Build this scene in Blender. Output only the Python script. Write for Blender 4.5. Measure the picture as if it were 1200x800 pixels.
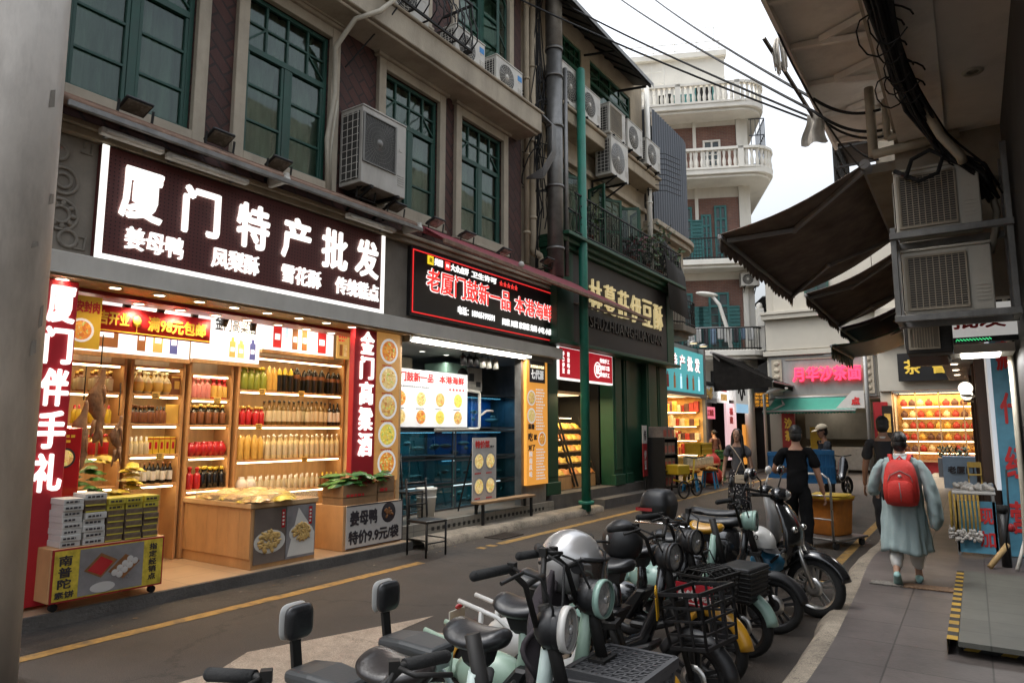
import bpy, math, random
from mathutils import Vector, Matrix, Euler
R=math.radians; PI=math.pi
sc=bpy.context.scene
for o in list(bpy.data.objects): bpy.data.objects.remove(o)
COL=sc.collection
# ---------------- camera
cam=bpy.data.objects.new('camera',bpy.data.cameras.new('camera')); COL.objects.link(cam)
cam.location=(0,0,1.7); cam.rotation_euler=(R(90+7.336),0,R(33.801))
cam.data.lens=24; cam.data.sensor_width=36; cam.data.clip_end=2000; cam.data.clip_start=.05
cam.data.dof.use_dof=False
sc.camera=cam
# ---------------- world: overcast daylight
W=bpy.data.worlds.new('World'); sc.world=W; W.use_nodes=True
nt=W.node_tree; nt.nodes.clear()
def N(nt,t,**k):
    n=nt.nodes.new(t)
    for a,b in k.items(): setattr(n,a,b)
    return n
sky=N(nt,'ShaderNodeTexSky',sky_type='NISHITA',sun_disc=False,sun_elevation=R(58),sun_rotation=R(250),altitude=0,air_density=1.4,dust_density=4.0,ozone_density=1.0)
hs=N(nt,'ShaderNodeHueSaturation'); hs.inputs['Saturation'].default_value=.22
tc=N(nt,'ShaderNodeTexCoord'); nz=N(nt,'ShaderNodeTexNoise'); nz.inputs['Scale'].default_value=1.7; nz.inputs['Detail'].default_value=5
cr=N(nt,'ShaderNodeValToRGB'); cr.color_ramp.elements[0].position=.3; cr.color_ramp.elements[0].color=(.78,.82,.87,1); cr.color_ramp.elements[1].position=.7; cr.color_ramp.elements[1].color=(1.12,1.12,1.12,1)
mx=N(nt,'ShaderNodeMixRGB',blend_type='MULTIPLY'); mx.inputs[0].default_value=1
bg=N(nt,'ShaderNodeBackground'); SKY_STRENGTH=.15; bg.inputs[1].default_value=SKY_STRENGTH
wo=N(nt,'ShaderNodeOutputWorld')
L=nt.links.new
L(sky.outputs[0],hs.inputs['Color']); L(tc.outputs['Generated'],nz.inputs['Vector']); L(nz.outputs['Fac'],cr.inputs[0])
# an overcast sky is brighter overhead than towards the horizon
sx=N(nt,'ShaderNodeSeparateXYZ'); zr=N(nt,'ShaderNodeMapRange'); zr.inputs['From Min'].default_value=0; zr.inputs['From Max'].default_value=1; zr.inputs['To Min'].default_value=.17; zr.inputs['To Max'].default_value=1.10
gm=N(nt,'ShaderNodeMixRGB',blend_type='MULTIPLY'); gm.inputs[0].default_value=1
L(tc.outputs['Generated'],sx.inputs[0]); L(sx.outputs[2],zr.inputs['Value']); L(hs.outputs[0],mx.inputs[1]); L(cr.outputs[0],mx.inputs[2]); L(mx.outputs[0],gm.inputs[1]); L(zr.outputs[0],gm.inputs[2]); L(gm.outputs[0],bg.inputs[0]); L(bg.outputs[0],wo.inputs[0])
# ---------------- sun (soft, behind cloud)
sd=bpy.data.lights.new('sun','SUN'); sd.energy=.8; sd.angle=R(40); sd.color=(1,.96,.9)
so=bpy.data.objects.new('sun',sd); COL.objects.link(so)
el,az=R(58),R(250)
dv=Vector((math.sin(az)*math.cos(el),math.cos(az)*math.cos(el),math.sin(el)))
so.rotation_euler=dv.to_track_quat('Z','Y').to_euler()
vs=sc.view_settings; vs.view_transform='Standard'; vs.look='None'; vs.gamma=1; vs.exposure=1.95; vs.use_curve_mapping=False
sc.display_settings.display_device='sRGB'
cy=sc.cycles; cy.use_denoising=True; cy.max_bounces=7; cy.diffuse_bounces=4; cy.glossy_bounces=3; cy.transmission_bounces=4; cy.transparent_max_bounces=10
cy.sample_clamp_indirect=6; cy.caustics_reflective=False; cy.caustics_refractive=False; cy.use_light_tree=True
try: cy.denoiser='OPENIMAGEDENOISE'
except Exception: pass
# ---------------- materials
MATS={}
EK=.265   # lamps and lit panels, set against the exposure
LK=.60
def lin(c):
    return tuple(((x/12.92) if x<=.04045 else ((x+.055)/1.055)**2.4) for x in c)
def hx(h):
    return lin(tuple(int(h[i:i+2],16)/255 for i in (0,2,4)))
def mat(name,col,rough=.6,metal=0.0,var=.18,scale=3.0,bump=0.0,bscale=None,em=0.0,emc=None,alpha=1.0,trans=0.0,spec=.5,dirt=0.0,dirtc=(.03,.025,.02),coat=0.0,stretch=None):
    if name in MATS: return MATS[name]
    m=bpy.data.materials.new(name); m.use_nodes=True; nt=m.node_tree; L=nt.links.new
    b=nt.nodes['Principled BSDF']
    c=tuple(col)[:3]
    b.inputs['Roughness'].default_value=rough; b.inputs['Metallic'].default_value=metal
    b.inputs['Specular IOR Level'].default_value=spec
    if coat: b.inputs['Coat Weight'].default_value=coat; b.inputs['Coat Roughness'].default_value=.08
    tcn=N(nt,'ShaderNodeTexCoord'); vec=tcn.outputs['Object']
    if stretch:
        mp=N(nt,'ShaderNodeMapping'); mp.inputs['Scale'].default_value=stretch; L(vec,mp.inputs['Vector']); vec=mp.outputs[0]
    colout=None
    if var>0 or dirt>0:
        n1=N(nt,'ShaderNodeTexNoise'); n1.inputs['Scale'].default_value=scale; n1.inputs['Detail'].default_value=6; n1.inputs['Roughness'].default_value=.62
        L(vec,n1.inputs['Vector'])
        r=N(nt,'ShaderNodeValToRGB'); e=r.color_ramp.elements
        e[0].position=.28; e[1].position=.72
        e[0].color=tuple(x*(1-var) for x in c)+(1,); e[1].color=tuple(min(1,x*(1+var)) for x in c)+(1,)
        L(n1.outputs['Fac'],r.inputs[0]); colout=r.outputs[0]
        if dirt>0:
            n2=N(nt,'ShaderNodeTexNoise'); n2.inputs['Scale'].default_value=scale*.45; n2.inputs['Detail'].default_value=9; n2.inputs['Roughness'].default_value=.7
            mp=N(nt,'ShaderNodeMapping'); mp.inputs['Scale'].default_value=(1.6,1.6,.35); L(tcn.outputs['Object'],mp.inputs['Vector']); L(mp.outputs[0],n2.inputs['Vector'])
            r2=N(nt,'ShaderNodeValToRGB'); r2.color_ramp.elements[0].position=.48; r2.color_ramp.elements[1].position=.75
            r2.color_ramp.elements[0].color=(0,0,0,1); r2.color_ramp.elements[1].color=(dirt,)*3+(1,)
            L(n2.outputs['Fac'],r2.inputs[0])
            mm=N(nt,'ShaderNodeMixRGB'); L(r2.outputs[0],mm.inputs[0]); L(colout,mm.inputs[1]); mm.inputs[2].default_value=dirtc+(1,)
            colout=mm.outputs[0]
        L(colout,b.inputs['Base Color'])
        rr=N(nt,'ShaderNodeMapRange'); rr.inputs['To Min'].default_value=max(0,rough-.1); rr.inputs['To Max'].default_value=min(1,rough+.12)
        L(n1.outputs['Fac'],rr.inputs['Value']); L(rr.outputs[0],b.inputs['Roughness'])
    else: b.inputs['Base Color'].default_value=c+(1,)
    if bump>0:
        n3=N(nt,'ShaderNodeTexNoise'); n3.inputs['Scale'].default_value=bscale or scale*8; n3.inputs['Detail'].default_value=5; L(vec,n3.inputs['Vector'])
        bp=N(nt,'ShaderNodeBump'); bp.inputs['Strength'].default_value=bump; bp.inputs['Distance'].default_value=.02
        L(n3.outputs['Fac'],bp.inputs['Height']); L(bp.outputs[0],b.inputs['Normal'])
    if em>0:
        b.inputs['Emission Color'].default_value=(tuple(emc) if emc else c)+(1,); b.inputs['Emission Strength'].default_value=em*EK
        if colout is not None and emc is None: L(colout,b.inputs['Emission Color'])
    if trans>0:
        b.inputs['Transmission Weight'].default_value=trans
    if alpha<1: b.inputs['Alpha'].default_value=alpha
    MATS[name]=m; return m
def em(name,col,s,var=0): return mat(name,col,rough=.5,var=var,em=s)
def nodes_of(m): return m.node_tree, m.node_tree.nodes['Principled BSDF'], m.node_tree.links.new
def brickmat(name,c1,c2,mortar,bw,bh,ms=.012,rot=(0,0,0),axes='yz',bump=.6,rough=.75,off=.5,dirt=.35):
    m=bpy.data.materials.new(name); m.use_nodes=True; nt,b,L=nodes_of(m)
    t=N(nt,'ShaderNodeTexCoord'); s=N(nt,'ShaderNodeSeparateXYZ'); cmb=N(nt,'ShaderNodeCombineXYZ')
    L(t.outputs['Object'],s.inputs[0])
    ix={'x':0,'y':1,'z':2}
    L(s.outputs[ix[axes[0]]],cmb.inputs[0]); L(s.outputs[ix[axes[1]]],cmb.inputs[1])
    mp=N(nt,'ShaderNodeMapping'); mp.inputs['Rotation'].default_value=rot; L(cmb.outputs[0],mp.inputs['Vector'])
    bt=N(nt,'ShaderNodeTexBrick'); bt.offset=off; bt.inputs['Scale'].default_value=1; bt.inputs['Brick Width'].default_value=bw; bt.inputs['Row Height'].default_value=bh
    bt.inputs['Mortar Size'].default_value=ms; bt.inputs['Color1'].default_value=c1+(1,); bt.inputs['Color2'].default_value=c2+(1,); bt.inputs['Mortar'].default_value=mortar+(1,)
    L(mp.outputs[0],bt.inputs['Vector'])
    n=N(nt,'ShaderNodeTexNoise'); n.inputs['Scale'].default_value=1.4; n.inputs['Detail'].default_value=8; n.inputs['Roughness'].default_value=.7; L(t.outputs['Object'],n.inputs['Vector'])
    rp=N(nt,'ShaderNodeValToRGB'); rp.color_ramp.elements[0].position=.3; rp.color_ramp.elements[1].position=.7
    rp.color_ramp.elements[0].color=(1-dirt,)*3+(1,); rp.color_ramp.elements[1].color=(1.12,)*3+(1,)
    L(n.outputs['Fac'],rp.inputs[0])
    mu=N(nt,'ShaderNodeMixRGB',blend_type='MULTIPLY'); mu.inputs[0].default_value=1; L(bt.outputs['Color'],mu.inputs[1]); L(rp.outputs[0],mu.inputs[2]); L(mu.outputs[0],b.inputs['Base Color'])
    bp=N(nt,'ShaderNodeBump'); bp.inputs['Strength'].default_value=bump; bp.inputs['Distance'].default_value=.015; bp.invert=True
    n2=N(nt,'ShaderNodeTexNoise'); n2.inputs['Scale'].default_value=40; L(t.outputs['Object'],n2.inputs['Vector'])
    ad=N(nt,'ShaderNodeMath',operation='MULTIPLY_ADD'); ad.inputs[1].default_value=.25; L(n2.outputs['Fac'],ad.inputs[0]); L(bt.outputs['Fac'],ad.inputs[2])
    L(ad.outputs[0],bp.inputs['Height']); L(bp.outputs[0],b.inputs['Normal']); b.inputs['Roughness'].default_value=rough
    MATS[name]=m; return m
# ---------------- mesh builder
class MB:
    def __init__(s): s.v=[];s.f=[];s.m=[];s.s=[]
    def add(s,vs,fs,m=0,sm=False):
        b=len(s.v); s.v+= [tuple(p) for p in vs]
        for f in fs: s.f.append(tuple(i+b for i in f)); s.m.append(m); s.s.append(sm)
        return s
    def box(s,x0,x1,y0,y1,z0,z1,m=0):
        v=[(x,y,z) for z in (z0,z1) for y in (y0,y1) for x in (x0,x1)]
        return s.add(v,[(0,2,3,1),(4,5,7,6),(0,1,5,4),(2,6,7,3),(0,4,6,2),(1,3,7,5)],m)
    def ob(s,c,size,rot=(0,0,0),m=0):
        M=Euler(rot).to_matrix(); c=Vector(c); h=[a/2 for a in size]
        v=[c+M@Vector((x*h[0],y*h[1],z*h[2])) for z in (-1,1) for y in (-1,1) for x in (-1,1)]
        return s.add(v,[(0,2,3,1),(4,5,7,6),(0,1,5,4),(2,6,7,3),(0,4,6,2),(1,3,7,5)],m)
    def bar(s,p,q,w,h,m=0,up=(0,0,1)):
        p,q=Vector(p),Vector(q); d=(q-p).normalized(); up=Vector(up)
        if abs(d.dot(up))>.98: up=Vector((1,0,0))
        a=d.cross(up).normalized()*w/2; b=a.cross(d).normalized()*h/2
        v=[p-a-b,p+a-b,p+a+b,p-a+b,q-a-b,q+a-b,q+a+b,q-a+b]
        return s.add(v,[(0,1,2,3),(7,6,5,4),(0,4,5,1),(1,5,6,2),(2,6,7,3),(3,7,4,0)],m)
    def tube(s,pts,r,seg=8,m=0,caps=True,sm=True,closed=False):
        P=[Vector(p) for p in pts]; n=len(P)
        rr=r if isinstance(r,(list,tuple)) else [r]*n
        prev=None; vs=[]
        for i,p in enumerate(P):
            if closed: d=(P[(i+1)%n]-P[i-1]).normalized()
            else: d=((P[min(i+1,n-1)]-P[max(i-1,0)])).normalized()
            if prev is None:
                a=d.orthogonal().normalized()
            else:
                a=(prev-d*prev.dot(d)); a=a.normalized() if a.length>1e-6 else d.orthogonal().normalized()
            prev=a; b=d.cross(a)
            for k in range(seg):
                t=2*PI*k/seg; vs.append(p+(a*math.cos(t)+b*math.sin(t))*rr[i])
        fs=[]
        for i in range(n if closed else n-1):
            j=(i+1)%n
            for k in range(seg):
                l=(k+1)%seg; fs.append((i*seg+k,i*seg+l,j*seg+l,j*seg+k))
        s.add(vs,fs,m,sm)
        if caps and not closed:
            b=len(s.v)-n*seg
            s.f.append(tuple(b+k for k in range(seg))[::-1]); s.m.append(m); s.s.append(False)
            s.f.append(tuple(b+(n-1)*seg+k for k in range(seg))); s.m.append(m); s.s.append(False)
        return s
    def cyl(s,p,q,r,seg=16,m=0,r2=None,sm=True): return s.tube([p,q],[r,r if r2 is None else r2],seg,m,True,sm)
    def lathe(s,prof,c=(0,0,0),seg=16,m=0,sx=1,sy=1,axis='z',sm=True,ms=None,a0=0,a1=2*PI):
        full=abs(a1-a0-2*PI)<1e-6; n=seg if full else seg+1
        vs=[]
        for (r,z) in prof:
            for k in range(n):
                t=a0+(a1-a0)*k/seg; x,y=r*math.cos(t)*sx,r*math.sin(t)*sy
                p={'z':(x,y,z),'x':(z,x,y),'y':(y,z,x)}[axis]
                vs.append((c[0]+p[0],c[1]+p[1],c[2]+p[2]))
        for i in range(len(prof)-1):
            fs=[]
            for k in range(seg):
                l=(k+1)%n; fs.append((i*n+k,i*n+l,(i+1)*n+l,(i+1)*n+k))
            mm=ms[i] if ms else m
            base=len(s.v)
            if i==0: s.v+= [tuple(p) for p in vs]; B=base
            for f in fs: s.f.append(tuple(B+q for q in f)); s.m.append(mm); s.s.append(sm)
        return s
    def ell(s,c,r,seg=16,rings=10,m=0,rot=None,z0=-1,z1=1):
        if not isinstance(r,(list,tuple)): r=(r,r,r)
        M=Euler(rot).to_matrix() if rot else Matrix.Identity(3); c=Vector(c)
        vs=[];a,b=math.asin(z0),math.asin(z1)
        for i in range(rings+1):
            t=a+(b-a)*i/rings
            for k in range(seg):
                p=2*PI*k/seg; vs.append(c+M@Vector((r[0]*math.cos(t)*math.cos(p),r[1]*math.cos(t)*math.sin(p),r[2]*math.sin(t))))
        fs=[(i*seg+k,i*seg+(k+1)%seg,(i+1)*seg+(k+1)%seg,(i+1)*seg+k) for i in range(rings) for k in range(seg)]
        return s.add(vs,fs,m,True)
    def prism(s,poly,a,b,axis='y',m=0,sm=False):
        n=len(poly)
        def P(u,v,w): return {'y':(u,w,v),'x':(w,u,v),'z':(u,v,w)}[axis]
        vs=[P(u,v,a) for u,v in poly]+[P(u,v,b) for u,v in poly]
        s.add(vs,[tuple(range(n))[::-1],tuple(range(n,2*n))],m)
        base=len(s.v)-2*n
        for i in range(n):
            j=(i+1)%n; s.f.append((base+i,base+j,base+n+j,base+n+i)); s.m.append(m); s.s.append(sm)
        return s
    def loft(s,rings,m=0,sm=True,caps=True,closed=True):
        n=len(rings[0]); vs=[p for r in rings for p in r]; fs=[]
        for i in range(len(rings)-1):
            for k in range(n if closed else n-1):
                l=(k+1)%n; fs.append((i*n+k,i*n+l,(i+1)*n+l,(i+1)*n+k))
        s.add(vs,fs,m,sm)
        if caps:
            b=len(s.v)-len(vs)
            s.f.append(tuple(b+k for k in range(n))[::-1]); s.m.append(m); s.s.append(sm)
            s.f.append(tuple(b+len(vs)-n+k for k in range(n))); s.m.append(m); s.s.append(sm)
        return s
    def grid(s,fn,nu,nv,m=0,sm=True):
        vs=[fn(i/nu,j/nv) for j in range(nv+1) for i in range(nu+1)]
        fs=[(j*(nu+1)+i,j*(nu+1)+i+1,(j+1)*(nu+1)+i+1,(j+1)*(nu+1)+i) for j in range(nv) for i in range(nu)]
        return s.add(vs,fs,m,sm)
    def xf(s,M):
        s.v=[tuple(M@Vector(p)) for p in s.v]; return s
    def out(s,name,mats,parent=None,bevel=0,seg=1,sub=0,solid=0,off=None):
        me=bpy.data.meshes.new(name)
        vv=s.v
        w=ORG.get(parent.name) if parent is not None else None
        if off is not None: w=off
        if w is not None: vv=[(p[0]-w[0],p[1]-w[1],p[2]-w[2]) for p in vv]
        me.from_pydata(vv,[],s.f)
        if not isinstance(mats,(list,tuple)): mats=[mats]
        for m in mats: me.materials.append(MATS[m] if isinstance(m,str) else m)
        me.polygons.foreach_set('material_index',s.m); me.polygons.foreach_set('use_smooth',s.s); me.update()
        o=bpy.data.objects.new(name,me); COL.objects.link(o)
        if parent is not None:
            o.parent=parent
            if parent.name in ORG: ORG[o.name]=ORG[parent.name]
        if solid:
            md=o.modifiers.new('s','SOLIDIFY'); md.thickness=solid; md.offset=0
        if bevel:
            md=o.modifiers.new('b','BEVEL'); md.width=bevel; md.segments=seg; md.limit_method='ANGLE'; md.angle_limit=R(58)
        if sub:
            md=o.modifiers.new('d','SUBSURF'); md.levels=sub; md.render_levels=sub
        return o
ORG={}
def tag(o,label=None,cat=None,group=None,kind=None):
    for k,v in (('label',label),('category',cat),('group',group),('kind',kind)):
        if v: o[k]=v
    return o
# world=True: the parts' vertices are given in world coordinates (the thing is not turned)
def thing(name,label,cat,loc=(0,0,0),rz=0,group=None,world=False):
    o=bpy.data.objects.new(name,None); COL.objects.link(o); o.empty_display_size=.2
    o.location=loc; o.rotation_euler=(0,0,rz); tag(o,label,cat,group)
    if world: ORG[o.name]=tuple(loc)
    return o
def copyrec(o,parent):
    c=o.copy(); COL.objects.link(c); c.parent=parent
    for ch in list(KIDS(o)): copyrec(ch,c)
    return c
def KIDS(o): return [c for c in o.children]
def dup(o,loc,rz=None,label=None,group=None):
    c=copyrec(o,None); c.location=loc
    if rz is not None: c.rotation_euler=(0,0,rz)
    if label: c['label']=label
    if group: c['group']=group
    return c
def struct(name,mb,m,**k):
    o=mb.out(name,m,**k); o['kind']='structure'; return o
# ---------------- lettering
GL={}
_fc=bpy.data.curves.new('lettering_source','FONT'); _fo=bpy.data.objects.new('lettering_source',_fc); COL.objects.link(_fo)
_fc.resolution_u=2
def glyphs(t,bold):
    k=(t,bold)
    if k in GL: return GL[k]
    _fc.body=t; _fc.offset=bold; _fc.extrude=.5
    dg=bpy.context.evaluated_depsgraph_get(); dg.update()
    me=_fo.evaluated_get(dg).to_mesh()
    v=[tuple(q.co) for q in me.vertices]; f=[tuple(p.vertices) for p in me.polygons]
    _fo.evaluated_get(dg).to_mesh_clear()
    if not v: v=[(0,0,0),(1,0,0),(1,1,0)]; f=[(0,1,2)]
    xs=[p[0] for p in v]; ys=[p[1] for p in v]
    GL[k]=(v,f,min(xs),max(xs),min(ys),max(ys)); return GL[k]
def put(mb,t,O,Rv,Uv,w,h,d=.012,bold=.02,m=0,slant=0):
    """one line of lettering fitted to w x h, lower left corner at O, standing d proud along Rv x Uv"""
    v,f,x0,x1,y0,y1=glyphs(t,0); O,Rv,Uv=Vector(O),Vector(Rv).normalized(),Vector(Uv).normalized(); Nn=Rv.cross(Uv)
    a,b=w/max(1e-6,x1-x0),h/max(1e-6,y1-y0)
    k=bold*1.25; a,b=w/(x1-x0+2*k+1e-6),h/(y1-y0+2*k+1e-6)
    sh=((0,0),) if k<.008 else ((-k,-k*.5),(k,k*.5),(-k*.5,k),(k*.5,-k),(0,0))
    for i,(sx,sy) in enumerate(sh):
        mb.add([O+Rv*((p[0]-x0+k+sx)*a)+Uv*((p[1]-y0+k+sy)*b)+Nn*((p[2]+.5)*d*(1-.04*i)) for p in v],f,m)
    return mb
def putv(mb,t,O,Rv,Uv,w,h,d=.012,bold=.02,m=0,gap=.12):
    n=len(t); c=h/n
    for i,ch in enumerate(t):
        o=Vector(O)+Vector(Uv).normalized()*(h-(i+1)*c+c*gap/2)
        if ch=='一': put(mb,ch,o+Vector(Uv).normalized()*c*.4,Rv,Uv,w,c*.16,d,bold,m)
        else: put(mb,ch,o,Rv,Uv,w,c*(1-gap),d,bold,m)
    return mb
EX=((0,1,0),(0,0,1))      # plane that faces +x (the street)
EY=((1,0,0),(0,0,1))      # plane that faces -y (the camera, down the street)
rnd=random.Random(7)
U=rnd.uniform
# ================= shared materials
def ground_mat(name,base,speck=.45,crack=.5,sc=.55,stain=.45,cs=.45,bump=.5):
    """worn ground: broad tone, stains, fine aggregate and a few cracks"""
    m=bpy.data.materials.new(name); m.use_nodes=True; nt,b,L=nodes_of(m); t=N(nt,'ShaderNodeTexCoord'); O=t.outputs['Object']
    def nz(s_,d,r=.6): n=N(nt,'ShaderNodeTexNoise'); n.inputs['Scale'].default_value=s_; n.inputs['Detail'].default_value=d; n.inputs['Roughness'].default_value=r; L(O,n.inputs['Vector']); return n
    def ramp(src,p0,c0,p1,c1): r=N(nt,'ShaderNodeValToRGB'); e=r.color_ramp.elements; e[0].position=p0; e[1].position=p1; e[0].color=(c0,)*3+(1,); e[1].color=(c1,)*3+(1,); L(src,r.inputs[0]); return r.outputs[0]
    def mul(x,y): q=N(nt,'ShaderNodeMixRGB',blend_type='MULTIPLY'); q.inputs[0].default_value=1; L(x,q.inputs[1]); L(y,q.inputs[2]); return q.outputs[0]
    big=nz(sc,9,.7); fine=nz(140,2); mid=nz(7,8,.75); v=N(nt,'ShaderNodeTexVoronoi',feature='DISTANCE_TO_EDGE'); v.inputs['Scale'].default_value=cs
    dist=nz(2.2,6,.7); av=N(nt,'ShaderNodeMixRGB',blend_type='ADD'); av.inputs[0].default_value=.9; L(O,av.inputs[1]); L(dist.outputs['Color'],av.inputs[2]); L(av.outputs[0],v.inputs['Vector'])
    c=N(nt,'ShaderNodeRGB'); c.outputs[0].default_value=base+(1,)
    x=mul(c.outputs[0],ramp(big.outputs['Fac'],.32,1-stain,.68,1+stain*.6)); x=mul(x,ramp(mid.outputs['Fac'],.35,.80,.62,1.12)); x=mul(x,ramp(fine.outputs['Fac'],.38,1-speck,.66,1+speck*1.6)); x=mul(x,ramp(v.outputs['Distance'],.0,1-crack,.016,1))
    L(x,b.inputs['Base Color']); bp=N(nt,'ShaderNodeBump'); bp.inputs['Strength'].default_value=bump; bp.inputs['Distance'].default_value=.012; L(fine.outputs['Fac'],bp.inputs['Height']); L(bp.outputs[0],b.inputs['Normal'])
    r=N(nt,'ShaderNodeMapRange'); r.inputs['To Min'].default_value=.62; r.inputs['To Max'].default_value=.95; L(mid.outputs['Fac'],r.inputs['Value']); L(r.outputs[0],b.inputs['Roughness']); MATS[name]=m
ground_mat('asphalt',(.044,.034,.027))
ground_mat('pale_slab',(.36,.285,.215),.25,.45,.8,.3,.9,.3)
mat('yellow_paint',(.30,.175,.045),.85,var=.35,scale=9,bump=.3,bscale=80,dirt=1.0,dirtc=(.07,.058,.048))
ground_mat('kerb_concrete',(.26,.22,.17),.3,.7,1.6,.45,1.6,.6)
mat('rusty_iron',(.055,.042,.034),.7,.4,var=.4,scale=14,bump=.2); mat('litter_pale',(.22,.19,.155),.9,var=.3); mat('litter_brown',(.13,.08,.04),.9,var=.3)
mat('step_stone',(.11,.10,.09),.85,var=.3,scale=3,bump=.5,bscale=40,dirt=.4)
mat('beige_plaster',(.36,.30,.215),.85,var=.2,scale=1.5,bump=.3,bscale=40,dirt=.7,dirtc=(.14,.115,.085))
mat('stone_trim',(.37,.32,.245),.8,var=.16,scale=2.5,bump=.2,bscale=40,dirt=.65,dirtc=(.17,.145,.11))
mat('grey_stone',(.22,.195,.16),.8,var=.18,scale=4,bump=.2,bscale=30,dirt=.3)
mat('grey_metal',(.20,.20,.195),.5,.3,var=.12,scale=3,bump=.06,dirt=.3,dirtc=(.09,.08,.07))
mat('galvanised',(.20,.195,.185),.45,.75,var=.28,scale=5,bump=.1,dirt=.45,dirtc=(.05,.045,.04))
mat('steel',(.5,.49,.47),.3,.9,var=.12,scale=8)
mat('chrome',(.75,.74,.72),.15,1,var=.05)
mat('black_plastic',(.012,.012,.013),.45,var=.25,scale=9,bump=.05,bscale=120)
mat('black_rubber',(.011,.011,.011),.85,var=.3,scale=12,bump=.2,bscale=90)
mat('black_iron',(.014,.013,.012),.6,.3,var=.3,scale=8)
mat('black_gloss',(.012,.012,.013),.18,var=.1,coat=.5)
mat('dark_void',(.012,.011,.010),.9,var=.2)  # near-black colour stands for the dark inside rooms and openings
mat('green_frame',(.012,.062,.045),.5,var=.2,scale=5,dirt=.25)
mat('green_wood',(.008,.062,.031),.5,var=.2,scale=3,bump=.08,dirt=.3,dirtc=(.006,.025,.016))
mat('green_pole',(.014,.165,.11),.5,var=.22,scale=4,bump=.06,dirt=.45,dirtc=(.01,.05,.038))
mat('white_plastic',(.52,.50,.45),.5,var=.12,scale=3,bump=.03,dirt=.65,dirtc=(.26,.225,.18))
mat('white_paint',(.66,.64,.58),.6,var=.1,scale=2,dirt=.3,dirtc=(.3,.26,.2))
mat('curtain',(.30,.33,.29),.9,var=.45,scale=3,stretch=(1,3,.4))
mat('lamp_white',(1,.95,.85),em=14,emc=(1,.86,.62),var=0)
mat('tube_white',(1,1,.95),em=9,emc=(1,.97,.88),var=0)
mat('strip_warm',(1,.9,.7),em=11,emc=(1,.80,.46),var=0)
mat('letter_white',(1,1,1),em=1.08,emc=(1,.97,.90),var=0)
mat('oak',(.50,.285,.125),.5,var=.22,scale=3,bump=.08,bscale=20,stretch=(1,3,.5))
mat('light_oak',(.56,.37,.19),.5,var=.2,scale=3,stretch=(1,4,.6))
def glass(name,tint,fac,rough=.03,col=(.9,.95,.93)):
    m=bpy.data.materials.new(name); m.use_nodes=True; nt=m.node_tree; L=nt.links.new; nt.nodes.clear()
    o=N(nt,'ShaderNodeOutputMaterial'); mx=N(nt,'ShaderNodeMixShader'); t=N(nt,'ShaderNodeBsdfTransparent'); g=N(nt,'ShaderNodeBsdfGlossy')
    t.inputs[0].default_value=tint+(1,); g.inputs[0].default_value=col+(1,); g.inputs['Roughness'].default_value=rough
    fr=N(nt,'ShaderNodeLayerWeight'); fr.inputs['Blend'].default_value=.35
    mr=N(nt,'ShaderNodeMapRange'); mr.inputs['To Min'].default_value=fac; mr.inputs['To Max'].default_value=min(1,fac+.13)
    n=N(nt,'ShaderNodeTexNoise'); n.inputs['Scale'].default_value=1.7; bp=N(nt,'ShaderNodeBump'); bp.inputs['Strength'].default_value=.12; bp.inputs['Distance'].default_value=.05
    L(n.outputs['Fac'],bp.inputs['Height']); L(bp.outputs[0],g.inputs['Normal'])
    L(fr.outputs['Facing'],mr.inputs['Value']); L(mr.outputs[0],mx.inputs[0]); L(t.outputs[0],mx.inputs[1]); L(g.outputs[0],mx.inputs[2]); L(mx.outputs[0],o.inputs[0])
    MATS[name]=m
glass('window_glass',(.62,.70,.65),.035)
glass('shop_glass',(.93,.95,.95),.05)
glass('tank_water',(.35,.62,.75),.10)
mat('visor_glass',(.045,.034,.028),.08,var=.15,scale=4,coat=1)
brickmat('herringbone',(.074,.026,.019),(.050,.019,.014),(.028,.014,.011),.30,.15,.014,rot=(0,0,R(45)),bump=1.0)
brickmat('red_brick',(.22,.095,.065),(.17,.075,.055),(.20,.15,.12),.24,.075,.01,axes='xz',bump=.4)
brickmat('pave_tile',(.128,.108,.099),(.100,.086,.080),(.052,.045,.04),.60,.60,.006,axes='xy',bump=.35,rough=.5,off=0,dirt=.5)
brickmat('pave_beige',(.17,.14,.11),(.15,.125,.10),(.08,.07,.055),.60,.60,.007,axes='xy',bump=.25,rough=.6,off=0,dirt=.3)
brickmat('ramp_tile',(.115,.115,.098),(.10,.10,.086),(.06,.06,.05),.90,.45,.006,axes='xy',bump=.15,rough=.55,off=0,dirt=.35)
brickmat('shop_floor',(.42,.30,.19),(.39,.27,.17),(.22,.16,.1),.60,.60,.005,axes='xy',bump=.1,rough=.35,off=0,dirt=.15)
brickmat('wall_tile',(.28,.26,.22),(.25,.235,.2),(.15,.14,.12),.30,.20,.006,axes='yz',bump=.2,rough=.5,off=0,dirt=.3)
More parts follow.
